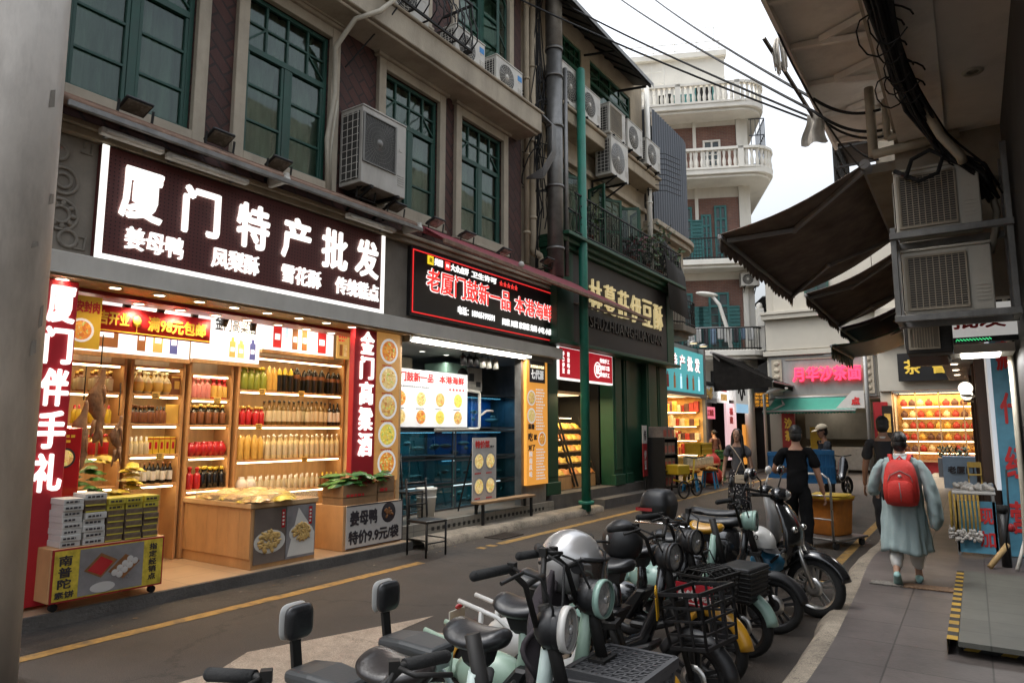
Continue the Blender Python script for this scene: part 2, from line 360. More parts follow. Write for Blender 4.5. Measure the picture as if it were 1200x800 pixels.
# ================= ground, road, pavements
struct('ground',MB().box(-300,300,-120,420,-.4,0),'asphalt')
m=MB(); z=.004
def flat(mb,poly,z,m=0): mb.add([(x,y,z) for x,y in poly],[tuple(range(len(poly)))],m)
rw=random.Random(4)
for a,b in ((.2,6.9),(8.15,21.2),(21.5,29)):
    n=int((b-a)/.12); e=[(-6.09+rw.uniform(-.008,.012),-5.945+rw.uniform(-.014,.008)) for _ in range(n+1)]
    for i in range(n):
        if rw.random()<.035: continue
        y0=a+(b-a)*i/n; y1=a+(b-a)*(i+1)/n; flat(m,[(e[i][0],y0),(e[i][1],y0),(e[i+1][1],y1),(e[i+1][0],y1)],z)
struct('road_line',m,'yellow_paint')
m=MB(); flat(m,[(-1.62,8.2),(-1.50,8.2),(-1.5,27),(-1.62,27)],z); struct('road_line_kerbside',m,'yellow_paint')
m=MB(); flat(m,[(-4.7,.6),(-4.57,3.07),(-4.76,3.45),(-4.24,5.04),(-4.16,4.32),(-3.87,4.66),(-3.2,4.85),(-2.5,4.85),(-2.2,3.9),(-2.2,.4)],z); struct('pale_paving_patch',m,'pale_slab')
# asphalt repair patches and gutter strip
m=MB()
flat(m,[(-6.75,2.3),(-6.12,2.3),(-6.14,6.6),(-6.35,7.6),(-6.75,7.6)],.003)
flat(m,[(-5.6,8.9),(-3.2,9.1),(-3.0,11.6),(-5.3,11.9)],.003)
flat(m,[(-2.2,8.6),(-1.45,8.6),(-1.45,20),(-2.1,20)],.003)
ground_mat('asphalt_patch',(.036,.030,.025),.5,.6,.9,.4,.6)
struct('road_repair_patch',m,'asphalt_patch')
# right pavement with a worn sloping kerb
m=MB()
def kx(y): return -1.10-.05*math.sin(y*.9)-(.10 if y>8 else 0)*min(1,(y-8)/2 if y>8 else 0)
ys=[.5+i*.25 for i in range(120)]
rk=random.Random(3)
prof=[]
for y in ys:
    k=kx(y); j=rk.uniform(-.025,.025)
    prof.append([(k-.16+j,y,-.01),(k-.11+j*.6,y,.06+rk.uniform(-.012,.012)),(k-.05,y,.110+rk.uniform(-.006,.004)),(k+.07,y,.118)])
m.loft(prof,0,True,False,False)
struct('kerb',m,'kerb_concrete')
m=MB(); m.loft([[(kx(y)+.069,y,.12),(3.5,y,.12)] for y in ys if y<11.2],0,False,False,False); struct('pavement',m,'pave_tile')
m=MB(); m.loft([[(kx(y)+.069,y,.12),(3.5,y,.12)] for y in ys if y>=11],0,False,False,False); struct('pavement_beige',m,'pave_beige')
# lattice drain tile across the pavement
mat('tactile_grey',(.19,.175,.155),.8,var=.5,scale=38,bump=.8,bscale=60)
mat('tactile_rust',(.20,.12,.07),.8,var=.5,scale=38,bump=.8,bscale=60)
m=MB(); m.box(-1.0,-.70,8.13,8.33,.124,.134,0); m.box(-.697,-.25,8.13,8.33,.124,.134,1); struct('pavement_strip',m,['tactile_grey','tactile_rust'])
# grey ramp at the shop entrance with its warning stripes
mat('stripe_yellow',(.40,.24,.02),.6,var=.25,scale=8,dirt=.5)
mat('stripe_black',(.016,.015,.014),.6,var=.2)
def rz_(y): return .125+.20*max(0,min(1,(9.3-y)/3.2))
m=MB(); m.prism([(9.4,.122),(9.4,.13),(5.92,.225),(5.92,.19)],-.19,.44,'x'); struct('ramp',m,'ramp_tile')
m=MB(); m.prism([(9.3,.121),(6.1,.121),(6.1,.185)],-.17,.43,'x'); struct('ramp_support',m,'stripe_black')
m=MB(); n=26
for i in range(n):
    y0=5.94+i*3.4/n; y1=y0+3.4/n
    f=lambda y:.13+.095*(9.4-y)/3.48
    m.add([(-.26,y0,f(y0)+.004),(-.193,y0,f(y0)+.004),(-.193,y1,f(y1)+.004),(-.26,y1,f(y1)+.004),(-.26,y0,.121),(-.26,y1,.121)],[(0,1,2,3),(4,0,3,5)],i%2)
struct('ramp_edge_stripe',m,['stripe_yellow','stripe_black'])
m=MB()
for i in range(3):
    x=-.17+i*.22
    m.add([(x,6.094,.125),(x+.09,6.094,.125),(x+.15,6.094,.185),(x+.06,6.094,.185)],[(0,1,2,3)],0)
m.box(-.17,.43,6.096,6.0995,.123,.186,1); struct('ramp_front_stripe',m,['stripe_yellow','stripe_black'])
# left: shop platforms, step and kerb
m=MB(); m.box(-12,-6.80,-2,7.55,0,.12); struct('shop_platform',m,'shop_floor')
m=MB(); m.box(-6.797,-6.76,-2,7.55,0,.117); struct('platform_edge_path',m,'step_stone')
m=MB(); m.box(-12,-7.02,7.553,11.9,0,.30); struct('restaurant_floor',m,'pave_beige')
m=MB(); m.box(-7.017,-6.97,7.553,11.9,.0,.302)
struct('floor_riser',m,'wall_tile')
m=MB()
for i in range(26):
    y=8.2+i*.13; m.box(-6.967,-6.962,y,y+.06,.17,.225)
struct('floor_riser_trim',m,'stripe_black')
m=MB()
prof=[]
for i in range(40):
    y=7.6+i*.145; j=rk.uniform(-.02,.02); prof.append([(-6.55+j,y,-.01),(-6.57+j,y,.10+j*.3),(-6.66,y,.125),(-6.96,y,.13)])
m.loft(prof,0,True,False,False); struct('kerb_step',m,'kerb_concrete')
m=MB(); m.box(-12,-7.02,11.903,18.6,0,.40); m.box(-7.017,-6.7,13.6,18.3,0,.20); struct('green_shop_floor',m,'step_stone')
m=MB(); m.box(-14,-7.2,18.603,30,0,.06); struct('pavement_far',m,'step_stone')

t=thing('manhole_cover','round iron manhole cover set in the middle of the road','manhole cover',(-3.9,6.9,.004)); MB().lathe([(0,.012),(.30,.012),(.31,.006),(.33,.006),(.345,.014),(.36,.0)],(0,0,0),32).out('lid','rusty_iron',t)
m=MB()
for i in range(-4,5):
    for j in range(-4,5):
        if i*i+j*j<17: m.box(i*.06-.02,i*.06+.02,j*.06-.008 if (i+j)%2 else j*.06-.02,j*.06+.008 if (i+j)%2 else j*.06+.02,.0125,.017)
m.out('tread','rusty_iron',t)
for (x,y,lb) in ((-6.4,9.3,'iron drain grating by the yellow line before the restaurant'),(-1.62,8.9,'iron drain grating in the gutter beyond the black scooter')):
    t=thing('drain_grating',lb,'drain',(x,y,.004)); m=MB(); m.box(-.2,.2,-.3,-.27,0,.014); m.box(-.2,.2,.27,.3,0,.014); m.box(-.2,-.17,-.27,.27,0,.014); m.box(.17,.2,-.27,.27,0,.014)
    for k in range(9): m.box(-.17,.17,-.24+k*.06-.012,-.24+k*.06+.012,0,.012)
    m.out('grating','rusty_iron',t)
rl=random.Random(12)
m=MB()
for i in range(34):
    x,y=(rl.uniform(-6.7,-6.3),rl.uniform(3,12)) if i%3 else (rl.uniform(-1.6,-1.25),rl.uniform(4.5,16)); a=rl.uniform(0,6); r=rl.uniform(.012,.03)
    m.add([(x+r*math.cos(a+k*1.3)*(1,.6,1,.5,.9)[k],y+r*math.sin(a+k*1.3),.007+rl.uniform(0,.004)) for k in range(5)],[(0,1,2,3,4)],i%3)
o=m.out('street_litter',['litter_pale','litter_brown','litter_pale']); tag(o,'scraps of litter and dead leaves lying in the gutters','litter',kind='stuff')
mat('fascia_grey',(.55,.53,.48),.5,.15,var=.1,scale=2,dirt=.3,dirtc=(.2,.185,.16))
# ================= the brick building over the two left shops
bA=thing('brick_building','dark red brick building with green windows above the lit food shops','building',(-7.1,6,0),world=True)
def facade(mb,x0,x1,ya,yb,za,zb,holes,m=0):
    """a wall between ya..yb, za..zb with window holes (y0,y1,z0,z1), all holes on one level"""
    if not holes: mb.box(x0,x1,ya,yb,za,zb,m); return
    z0=min(h[2] for h in holes); z1=max(h[3] for h in holes)
    mb.box(x0,x1,ya,yb,za,z0,m); mb.box(x0,x1,ya,yb,z1,zb,m)
    y=ya
    for h in sorted(holes):
        mb.box(x0,x1,y,h[0],z0,z1,m); y=h[1]
    mb.box(x0,x1,y,yb,z0,z1,m)
WIN=[(2.74,4.03,5.0,7.08),(4.68,5.97,5.0,7.08),(7.03,8.29,5.08,7.1),(8.88,10.16,5.08,7.1)]
UP=[(6.1,7.9,8.45,10.6),(8.75,10.35,8.45,10.6)]
m=MB()
facade(m,-7.35,-7.05,-2,10.85,4.55,7.45,[(a,b,5.0,7.1) for a,b,_,_ in WIN])
facade(m,-7.35,-7.05,-2,10.85,7.45,14,UP)
m.box(-14,-7.352,10.5,10.85,4.6,14); m.box(-14,-7.352,-2,-1.7,0,14); m.box(-14,-7.1,-2,10.8,13.7,14)
m.out('wall','herringbone',bA)
m=MB(); m.box(-8.6,-8.5,-1.6,10.4,4.6,13.6); m.out('dark_backing','dark_void',bA)  # plain dark panel added behind the windows to block light
def window(y0,y1,z0,z1,parent,x=-7.05,sur=True,cur=True,openleaf=False,fm='green_frame',top=.34,name='window'):
    f=MB(); t=.055
    a,b=x-.10,x-.03
    f.box(a,b,y0,y0+t,z0,z1); f.box(a,b,y1-t,y1,z0,z1); f.box(a,b,y0+t,y1-t,z0,z0+t); f.box(a,b,y0+t,y1-t,z1-t,z1)
    zt=z1-(z1-z0)*top; ym=(y0+y1)/2
    f.box(a-.005,b+.005,y0+t,y1-t,zt-.04,zt+.04); f.box(a-.003,b+.003,ym-.045,ym+.045,z0+t,zt-.04)
    for k in (1,2,3):
        y=y0+(y1-y0)*k/4; f.box(a+.02,b-.01,y-.016,y+.016,zt+.04,z1-t)
    zz=(zt+z1)/2; f.box(a+.018,b-.012,y0+t,y1-t,zz-.015,zz+.015)
    for s in (-1,1):
        f.bar((x-.06,ym+s*(y1-y0)*.25,zz),(x-.06,ym+s*((y1-y0)/2-t),zt+.10),.03,.025)
    for q in (1/3,2/3):
        z=z0+(zt-z0)*q; f.box(a+.02,b-.01,y0+t,ym-.045,z-.016,z+.016); f.box(a+.02,b-.01,ym+.045,y1-t,z-.016,z+.016)
    for (p,q) in ((y0+t,y0+t+.035),(ym-.085,ym-.047),(ym+.047,ym+.085),(y1-t-.035,y1-t)):
        f.box(a+.012,b-.006,p,q,z0+t,zt-.04)
    w=f.out(name,fm,parent,bevel=.004)
    MB().box(x-.072,x-.068,y0+.04,y1-.04,z0+.04,z1-.04).out('pane','window_glass',w)
    if cur:
        g=MB(); fr=U(5,9); ph=U(0,6); ga,gb=y0-.1,y1+.1
        g.grid(lambda u,v:(x-.19+.03*math.sin(u*fr*6.28+ph+.5*math.sin(v*3))+.012*math.sin(u*61),ga+(gb-ga)*u,z0-.1+(z1-z0+.2)*v),70,8)
        g.out('curtain','curtain',w)
    if sur:
        s=MB(); e=.15
        s.box(x-.02,x+.07,y0-e,y0-.002,z0-e,z1+e); s.box(x-.02,x+.07,y1+.002,y1+e,z0-e,z1+e)
        s.box(x-.02,x+.068,y0-.002,y1+.002,z0-e,z0-.002); s.box(x-.02,x+.068,y0-.002,y1+.002,z1+.002,z1+e)
        s.box(x-.02,x+.11,y0-e-.05,y1+e+.05,z1+e+.002,z1+e+.055); s.box(x-.02,x+.13,y0-e-.07,y1+e+.07,z1+e+.057,z1+e+.09)
        s.box(x-.02,x+.10,y0-e-.02,y1+e+.02,z0-e-.05,z0-e-.002)
        s.out('surround','stone_trim',w,bevel=.006)
    return w
for h in WIN: window(*h,bA)
for h in UP: window(*h,bA,top=.3)
# an upper leaf that stands open over the ledge
m=MB(); M=Matrix.Translation((-7.06,10.28,0))@Matrix.Rotation(R(-68),4,'Z')
for b in ((0,.05,0,.04,8.55,9.95),(.62,.67,0,.04,8.55,9.95),(.05,.62,0,.04,8.55,8.6),(.05,.62,0,.04,9.9,9.95),(.05,.62,.008,.032,9.0,9.03),(.05,.62,.008,.032,9.45,9.48)):
    m.box(*b)
m.xf(M); w=m.out('window_leaf','green_frame',bA); MB().box(.05,.62,.018,.022,8.6,9.9).xf(M).out('pane','window_glass',w)
m=MB(); m.box(-7.05,-6.50,-2,10.75,7.36,7.74); m.box(-7.05,-6.56,-2,10.70,7.31,7.358); m.box(-7.05,-6.46,-2,10.79,7.742,7.79)
m.out('ledge','stone_trim',bA,bevel=.012)
m=MB(); m.box(-7.3,-7.04,-2,12.15,3.34,4.52); m.out('sign_band','grey_stone',bA,bevel=.01)
m=MB(); m.box(-7.2,-6.86,-2,12.12,3.14,3.335); m.box(-7.2,-6.83,-2,12.14,3.12,3.138); m.out('fascia','fascia_grey',bA,bevel=.006)
m=MB(); m.box(-7.3,-6.96,-2,12.1,4.522,4.60); m.box(-7.3,-6.92,-2,12.1,4.602,4.66); m.out('cornice','beige_plaster',bA,bevel=.01)
# carved ornament beside the sign
m=MB()
for (cy_,cz,rr) in ((2.82,4.05,.13),(2.82,4.05,.07),(2.82,3.72,.15),(2.82,3.72,.08),(2.76,4.32,.08),(2.9,3.5,.08)):
    m.tube([(-7.035,cy_+rr*math.cos(t*.45),cz+rr*math.sin(t*.45)) for t in range(14)],.018,6,closed=True)
for k in range(9):
    t=k*.7; m.ell((-7.035,2.82+.11*math.cos(t),3.72+.11*math.sin(t)),(.02,.04,.025),8,6,rot=(t,0,0))
for zc in (4.38,3.42):
    m.tube([(-7.035,2.95,zc),(-7.035,3.05,zc),(-7.035,3.05,zc+.12),(-7.035,2.98,zc+.12),(-7.035,2.98,zc+.05)],.014,5)
m.out('carved_relief','grey_stone',bA)
m=MB()
for (a,b) in ((11.75,12.12),):
    for i in range(5):
        for j in range(9): m.ell((-7.035,a+.04+i*.07,3.5+j*.11),(.02,.03,.04),8,6)
m.out('carved_relief','grey_stone',bA)
mat('soffit_gold',(.30,.21,.10),.5,.2,var=.1,scale=4,bump=.5,bscale=70)
m=MB(); m.box(-7.28,-6.86,-2,7.58,3.10,3.118); m.out('soffit','soffit_gold',bA)
mat('red_panel',(.30,.016,.020),.4,var=.1,scale=2)
m=MB(); m.box(-7.62,-7.285,2.3,7.58,3.06,3.30); m.out('header','red_panel',bA)
# shop one: inner walls and ceiling
mat('shop_ceiling',(.55,.52,.46),.8,var=.05)
m=MB(); m.box(-8.75,-8.62,2.2,7.6,.1,3.35); m.out('shop_wall','light_oak',bA)
MB().box(-8.62,-7.08,2.2,2.45,.1,3.35).out('shop_side_wall','light_oak',bA); MB().box(-8.62,-7.09,7.52,7.6,.1,3.35).out('shop_side_wall','light_oak',bA)
m=MB(); m.box(-8.62,-7.3,2.45,7.52,3.30,3.4); m.out('shop_ceiling','shop_ceiling',bA)
# restaurant: walls
mat('kitchen_wall',(.20,.20,.19),.5,var=.15,scale=3,dirt=.3); mat('kitchen_dark',(.05,.055,.055),.5,var=.2)
m=MB(); m.box(-9.3,-9.2,7.6,11.9,.3,3.3); m.out('kitchen_wall','kitchen_wall',bA)
m=MB(); m.box(-9.2,-7.15,7.602,7.65,.3,3.3); m.out('partition','kitchen_wall',bA)
m=MB(); m.box(-9.2,-7.2,11.86,11.9,.3,3.12); m.box(-7.195,-7.05,10.84,11.02,.3,3.12); m.out('door_frame','galvanised',bA)
m=MB(); m.box(-9.2,-6.98,7.65,11.9,3.02,3.118); m.out('kitchen_ceiling','grey_metal',bA)
m=MB(); m.box(-7.3,-7.06,11.02,11.75,.3,3.12); m.out('pier','grey_stone',bA)

# ================= main lit sign
mat('sign_maroon',(.085,.016,.014),.55,var=.1,scale=3); mat('sign_hole',(.012,.004,.004),.8,var=0)
t=thing('lit_shop_sign','long maroon shop sign with white lit characters and a glowing white border','sign',(-7.0,5.06,3.34),world=True)
m=MB(); m.box(-7.035,-6.965,3.11,7.04,3.345,4.50)
for i in range(88):
    for j in range(25):
        y=3.2+i*.0436; z=3.42+j*.0418
        m.add([(-6.9635,y,z-.009),(-6.9635,y+.009,z),(-6.9635,y,z+.009),(-6.9635,y-.009,z)],[(0,1,2,3)],1)
m.out('panel',['sign_maroon','sign_hole'],t)
m=MB(); m.box(-6.963,-6.94,3.11,3.17,3.345,4.50); m.box(-6.963,-6.94,6.985,7.04,3.345,4.50); m.box(-6.963,-6.94,3.17,6.985,3.345,3.405)
m.out('light_border','letter_white',t)
m=MB(); X=-6.955
for i,(c,ya,yb) in enumerate((('厦',3.30,3.74),('门',3.96,4.40),('特',4.62,5.06),('产',5.25,5.69),('批',5.88,6.32),('发',6.47,6.91))):
    put(m,c,(X,ya,3.82),*EX,yb-ya,.54,.03,.02)
for s,y in (('姜母鸭',3.38),('凤梨酥',4.33),('雪花酥',5.27),('传统糕点',6.13)):
    put(m,s,(X,y,3.505),*EX,.19*len(s)+.04,.235,.03,.010)
m.out('lettering','letter_white',t)
# restaurant sign
mat('sign_black',(.012,.012,.013),.35,var=.1); mat('red_border',(.5,.02,.02),em=.9,emc=(.9,.03,.03),var=0)
mat('letter_red',(.7,.03,.03),em=1.0,emc=(1,.06,.05),var=0); mat('letter_soft',(.9,.9,.9),em=1.15,emc=(1,1,.97),var=0); mat('letter_yellow',(.9,.7,.02),em=.9,emc=(1,.72,.03),var=0)
t=thing('restaurant_sign','black restaurant sign with red and white characters inside a thin red line','sign',(-7.0,9.85,3.4),world=True)
MB().box(-7.035,-6.965,7.62,12.03,3.42,4.50).out('panel','sign_black',t)
m=MB(); 
for b in ((7.66,7.675,3.47,4.46),(11.97,11.985,3.47,4.46),(7.675,11.97,3.47,3.487),(7.675,11.97,4.443,4.46)): m.box(-6.963,-6.952,*b)
m.out('border','red_border',t)
m=MB(); X=-6.96
def duo(s,y,z,w,h,outl=.035):
    put(m,s,(X,y-.012,z-.012),*EX,w+.024,h+.024,.006,outl,0); put(m,s,(X+.008,y,z),*EX,w,h,.012,.012,1)
duo('老厦门鼓新一品',7.98,3.86,2.35,.37); duo('本港海鲜',10.48,3.86,1.35,.33)
put(m,'电话：18965199591',(X,8.78,3.60),*EX,1.05,.14,.01,.02,2)
put(m,'闽菜 川菜 家常菜 海鲜 小吃 小炒',(X,10.08,3.58),*EX,1.75,.13,.01,.02,2)
put(m,'美团',(X,8.17,4.30),*EX,.20,.12,.01,.02,2); put(m,'大众点评',(X,8.58,4.29),*EX,.48,.12,.01,.02,2); put(m,'卫生许可',(X,9.14,4.29),*EX,.75,.11,.01,.02,2)
put(m,'☆☆☆☆☆',(X,9.98,4.29),*EX,.6,.10,.01,.0,1)
m.box(X,X+.008,8.0,8.14,4.29,4.43,3); m.box(X,X+.008,8.43,8.56,4.28,4.42,1); put(m,'美',(X+.008,8.03,4.32),*EX,.08,.08,.006,.0,4)
for q in (8.47,8.51): m.ell((X+.01,q,4.35),(.006,.018,.03),8,6,2)
m.out('lettering',['letter_soft','letter_red','letter_soft','letter_yellow','sign_black'],t)
# two upright red panels with lit characters
mat('panel_red_lit',(.42,.014,.024),.45,var=.08)
t=thing('upright_sign','tall red panel reading five white glowing characters at the shop entrance','sign',(-7.0,2.7,.3),world=True)
MB().box(-7.08,-7.0,2.2,3.02,.15,3.09).out('panel','panel_red_lit',t,bevel=.005)
m=MB(); putv(m,'厦门伴手礼',(-6.998,2.76,1.12),*EX,.235,1.93,.03,.022,0,.10); m.out('lettering','letter_white',t)
t=thing('upright_sign','slim red pillar sign with glowing liquor characters beside the food menu','sign',(-7.0,6.75,.3),world=True)
MB().box(-7.10,-7.0,6.56,6.98,.15,3.09).out('panel','panel_red_lit',t,bevel=.005)
m=MB(); putv(m,'金门高粱酒',(-6.998,6.66,1.32),*EX,.25,1.76,.03,.018,0,.08); m.out('lettering','letter_white',t)
# ---- dishes painted on lit panels
FC=[]
for i,(a,b) in enumerate((((.55,.14,.03),(.75,.35,.05)),((.75,.6,.3),(.6,.4,.12)),((.45,.22,.06),(.7,.5,.2)),((.75,.5,.08),(.6,.55,.1)),((.25,.42,.06),(.65,.6,.2)))):
    n='food_%d'%i; mm=mat(n,a,.6,var=0,em=.55); nt_,b_,L_=nodes_of(mm)
    nn=N(nt_,'ShaderNodeTexVoronoi'); nn.inputs['Scale'].default_value=26; t_=N(nt_,'ShaderNodeTexCoord'); L_(t_.outputs['Object'],nn.inputs['Vector'])
    r_=N(nt_,'ShaderNodeMixRGB'); r_.inputs[1].default_value=a+(1,); r_.inputs[2].default_value=b+(1,)
    s_=N(nt_,'ShaderNodeSeparateColor'); L_(nn.outputs['Color'],s_.inputs[0]); L_(s_.outputs[0],r_.inputs[0])
    L_(r_.outputs[0],b_.inputs['Base Color']); L_(r_.outputs[0],b_.inputs['Emission Color']); FC.append(n)
mat('lit_white',(.8,.8,.8),em=.31,emc=(1,.98,.94),var=0); mat('lit_orange',(.7,.3,.05),em=.55,emc=(1,.42,.07),var=0); mat('lit_cream',(.9,.75,.5),em=1.6,emc=(1,.78,.45),var=0)
mat('ink_dark',(.03,.025,.03),.6,var=0); mat('ink_red',(.60,.03,.03),.6,var=0); mat('ink_grey',(.35,.36,.38),.6,var=0)
def dish(mb,x,y,z,r,mw,mf,n=9,dr='x'):
    def P(d,a,b): return (x+d,y+a,z+b) if dr=='x' else (y+a,x-d,z+b)
    def disc(rr,d,mm,s=20): mb.add([P(d,rr*math.cos(k*2*PI/s),rr*math.sin(k*2*PI/s)) for k in range(s)],[tuple(range(s))],mm)
    disc(r,.002,mw); disc(r*.80,.004,mf)
    for k in range(n*3):
        a=U(0,6.28); q=r*.68*math.sqrt(U(0,1)); c=P(.006,q*math.cos(a),q*math.sin(a)); s=r*U(.07,.17)
        mm=(mf,mf+1 if mf<6 else mf,mf,2+int(U(0,4.99)),6)[k%5]
        mb.ell(c,(.004,s,s*.5) if dr=='x' else (s,.004,s*.5),7,4,mm,rot=(U(0,3),0,0) if dr=='x' else (0,U(0,3),0))
def bars(mb,x,y0,y1,z0,z1,rows,mm,fill=.85):
    """lines of small print, too small to read"""
    h=(z1-z0)/rows
    for i in range(rows):
        y=y0; e=y0+(y1-y0)*U(fill-.25,fill)
        while y<e:
            w=U(.5,1.0)*h; mb.box(x,x+.003,y,min(e,y+w),z0+i*h+h*.2,z0+i*h+h*.72,mm); y+=w+h*.3
mat('menu_ochre',(.5,.27,.09),em=.42,emc=(.62,.30,.08),var=.2,scale=6); mat('poster_white',(.52,.50,.47),.5,var=.08)
FM=['lit_white','lit_white']+FC+['ink_dark','ink_red','ink_grey','lit_orange','lit_cream']
t=thing('dish_menu_panel','upright lit panel showing five round dishes one above another','sign',(-7.0,7.2,1),world=True)
m=MB(); m.box(-7.12,-7.0,7.0,7.46,.98,3.09,13)
for k in range(5): dish(m,-6.998,7.23,2.83-k*.40,.185,0,2+k%4,12); bars(m,-6.998,7.1,7.38,2.60-k*.40,2.635-k*.40,1,8)
m.out('panel',FM+['poster_white','menu_ochre'],t)
t=thing('wide_menu_panel','wide white lit menu board with eight dishes hanging over the fish tanks','sign',(-7.4,8.8,1.7),world=True)
m=MB(); m.box(-7.45,-7.4,7.66,9.63,1.74,2.66,0)
put(m,'厦门鼓新一品',(-7.398,7.72,2.46),*EX,.98,.155,.006,.02,8); put(m,'本港海鲜',(-7.398,8.85,2.47),*EX,.68,.13,.006,.02,8)
bars(m,-7.398,7.85,9.0,2.36,2.41,1,9); put(m,'★★★★★',(-7.398,9.1,2.35),*EX,.45,.06,.004,0,8)
for i in range(4):
    dish(m,-7.398,7.92+i*.48,2.19,.145,0,2+i%4,10); dish(m,-7.398,7.92+i*.48,1.90,.14,0,2+(i*3+1)%4,10)
    bars(m,-7.398,7.8+i*.48,8.05+i*.48,2.02,2.045,1,7)
m.box(-7.401,-7.39,7.64,9.65,1.72,1.74,7); m.out('panel',FM,t)
t=thing('orange_menu_panel','tall orange lit menu with a dark heading and two dish pictures','sign',(-7.0,11.3,1.3),world=True)
m=MB(); m.box(-7.05,-6.985,10.93,11.70,.66,3.10,10); m.box(-6.985,-6.978,11.03,11.60,2.60,3.02,7)
put(m,'七代源',(-6.977,11.08,2.66),*EX,.46,.19,.006,.03,0); put(m,'正宗闽南小吃店',(-6.977,11.06,2.88),*EX,.5,.06,.006,.02,11)
dish(m,-6.983,11.10,2.30,.15,0,4,10); dish(m,-6.983,11.10,1.96,.15,0,3,10); dish(m,-6.983,11.48,1.52,.14,0,2,10)
for (s,y,z,h) in (('跟着',10.98,1.70,.11),('吃',10.98,1.48,.16),('就',11.18,1.50,.11),('对了',10.98,1.30,.12)): put(m,s,(-6.983,y,z),*EX,h*len(s)*1.02,h,.005,.03,7)
bars(m,-6.984,11.27,11.66,1.68,2.5,14,0); bars(m,-6.984,11.27,11.66,.74,1.35,11,0); putv(m,'闽南风味',(-6.983,11.02,.8),*EX,.10,.5,.005,.02,0)
m.out('panel',FM,t)
# ================= light fittings of the left shops
def spot(parent,loc,e,col=(1,.72,.42),ang=140,rad=.05,dirv=(0,0,-1),blend=.8):
    d=bpy.data.lights.new('downlight_lamp','SPOT'); d.energy=e*LK; d.color=col; d.spot_size=R(ang); d.spot_blend=blend; d.shadow_soft_size=rad
    o=bpy.data.objects.new('downlight_lamp',d); COL.objects.link(o); o.location=loc; o.parent=parent
    o.rotation_euler=Vector(dirv).to_track_quat('-Z','Y').to_euler(); return o
def downlight(x,y,z,lab,grp,e=16,r=.065,lm='lamp_white',col=(1,.72,.42)):
    t=thing('downlight',lab,'light',(x,y,z),group=grp)
    MB().lathe([(0,-.004),(r*.8,-.004),(r*.8,.004)],(0,0,0),14).out('lamp',lm,t)
    MB().lathe([(r*.8,-.006),(r,-.010),(r*1.15,-.002),(r*1.15,.004)],(0,0,0),14).out('rim','white_plastic',t)
    if e: spot(t,(0,0,-.012),e,col)
for y in (2.87,3.35,3.80,4.25,4.68,5.13,5.6,6.05,6.5):
    downlight(-7.0,y,3.098,'round warm downlight in the gold perforated soffit below the maroon sign','downlights in the gold soffit',5)
for y in (3.83,4.3,4.75,5.18,5.64,6.1,6.54):
    downlight(-7.46,y,3.058,'round warm downlight in the red header strip behind the soffit','downlights in the red header',15)
for y in (3.4,4.5,5.6,6.7):
    downlight(-8.0,y,3.298,'warm downlight in the white ceiling deep inside the snack shop','downlights in the shop ceiling',26)
for y in (8.1,8.75,9.4): downlight(-7.7,y,3.018,'small white downlight in the restaurant ceiling','downlights in the restaurant ceiling',12,.06,'tube_white',(1,.93,.82))
t=thing('tube_light','long white fluorescent tube under the fascia of the restaurant','light',(-6.95,9.2,3.08),world=True)
MB().box(-6.93,-6.89,7.62,11.0,3.085,3.118).out('casing','white_plastic',t); MB().cyl((-6.91,7.66,3.07),(-6.91,10.96,3.07),.018,10).out('tube','tube_white',t)
al=bpy.data.lights.new('tube_lamp','AREA'); al.shape='RECTANGLE'; al.size=.05; al.size_y=3.2; al.energy=32*LK; al.color=(1,.95,.86)
ao=bpy.data.objects.new('tube_lamp',al); COL.objects.link(ao); ao.location=(0,.1,-.035); ao.parent=t
# unlit tubes under the awning roll
for y0,y1,z,lb in ((3.0,3.62,4.555,'short grey batten lamp over the first character of the maroon sign'),(3.66,4.62,4.53,'long grey batten lamp above the second and third characters'),(6.15,7.05,4.55,'grey batten lamp at the far end of the maroon sign')):
    t=thing('batten_lamp',lb,'light',(-6.78,y0,z),world=True)
    MB().box(-6.83,-6.75,y0,y1,z-.025,z+.04).out('casing','white_plastic',t,bevel=.008); MB().cyl((-6.72,y0+.03,z-.01),(-6.72,y1-.03,z-.01),.016,8).out('tube','white_plastic',t)
    MB().box(-6.95,-6.83,y0+.1,y0+.13,z,z+.02).box(-6.95,-6.83,y1-.13,y1-.1,z,z+.02).out('bracket','galvanised',t)
# floodlights on the awning ledge
mat('flood_lens',(.22,.20,.16),.25,var=.3,scale=14)
def flood(y,z,lab,tilt=-22,x=-6.74):
    t=thing('floodlight',lab,'floodlight',(x,y,z),group='floodlights above the shop signs')
    M=Matrix.Rotation(R(tilt),4,'Y')@Matrix.Scale(.85,4)
    MB().box(-.13,.13,-.16,.16,.05,.09).xf(M).out('housing','black_plastic',t,bevel=.01)
    f=MB()
    for i in range(7): f.box(-.10,.10,-.14+i*.045,-.13+i*.045,.092,.106)
    f.xf(M).out('cooling_fin','black_plastic',t)
    MB().box(-.105,.105,-.135,.135,.043,.049).xf(M).out('lens','flood_lens',t)
    m=MB(); m.bar((0,-.17,.06),(-.02,-.17,-.08),.025,.008); m.bar((0,.17,.06),(-.02,.17,-.08),.025,.008); m.box(-.04,.0,-.18,.18,-.09,-.08); m.bar((-.02,0,-.085),(-.28,0,-.10),.03,.03); m.out('bracket','black_iron',t)
fl=[(3.30,4.86,'under the left-most green window'),(4.23,4.88,'between the first two green windows'),(5.02,4.84,'under the second green window'),(6.45,4.93,'under the big wall unit, nearer the camera'),(7.05,4.86,'just past the big wall unit'),(7.95,4.86,'under the third green window'),(8.75,4.84,'between the third and fourth green windows'),(9.85,4.80,'under the fourth green window'),(11.35,4.95,'beside the thick flue pipe')]
for y,z,s in fl: flood(y,z,'black floodlight on a bracket '+s,U(-28,-16))
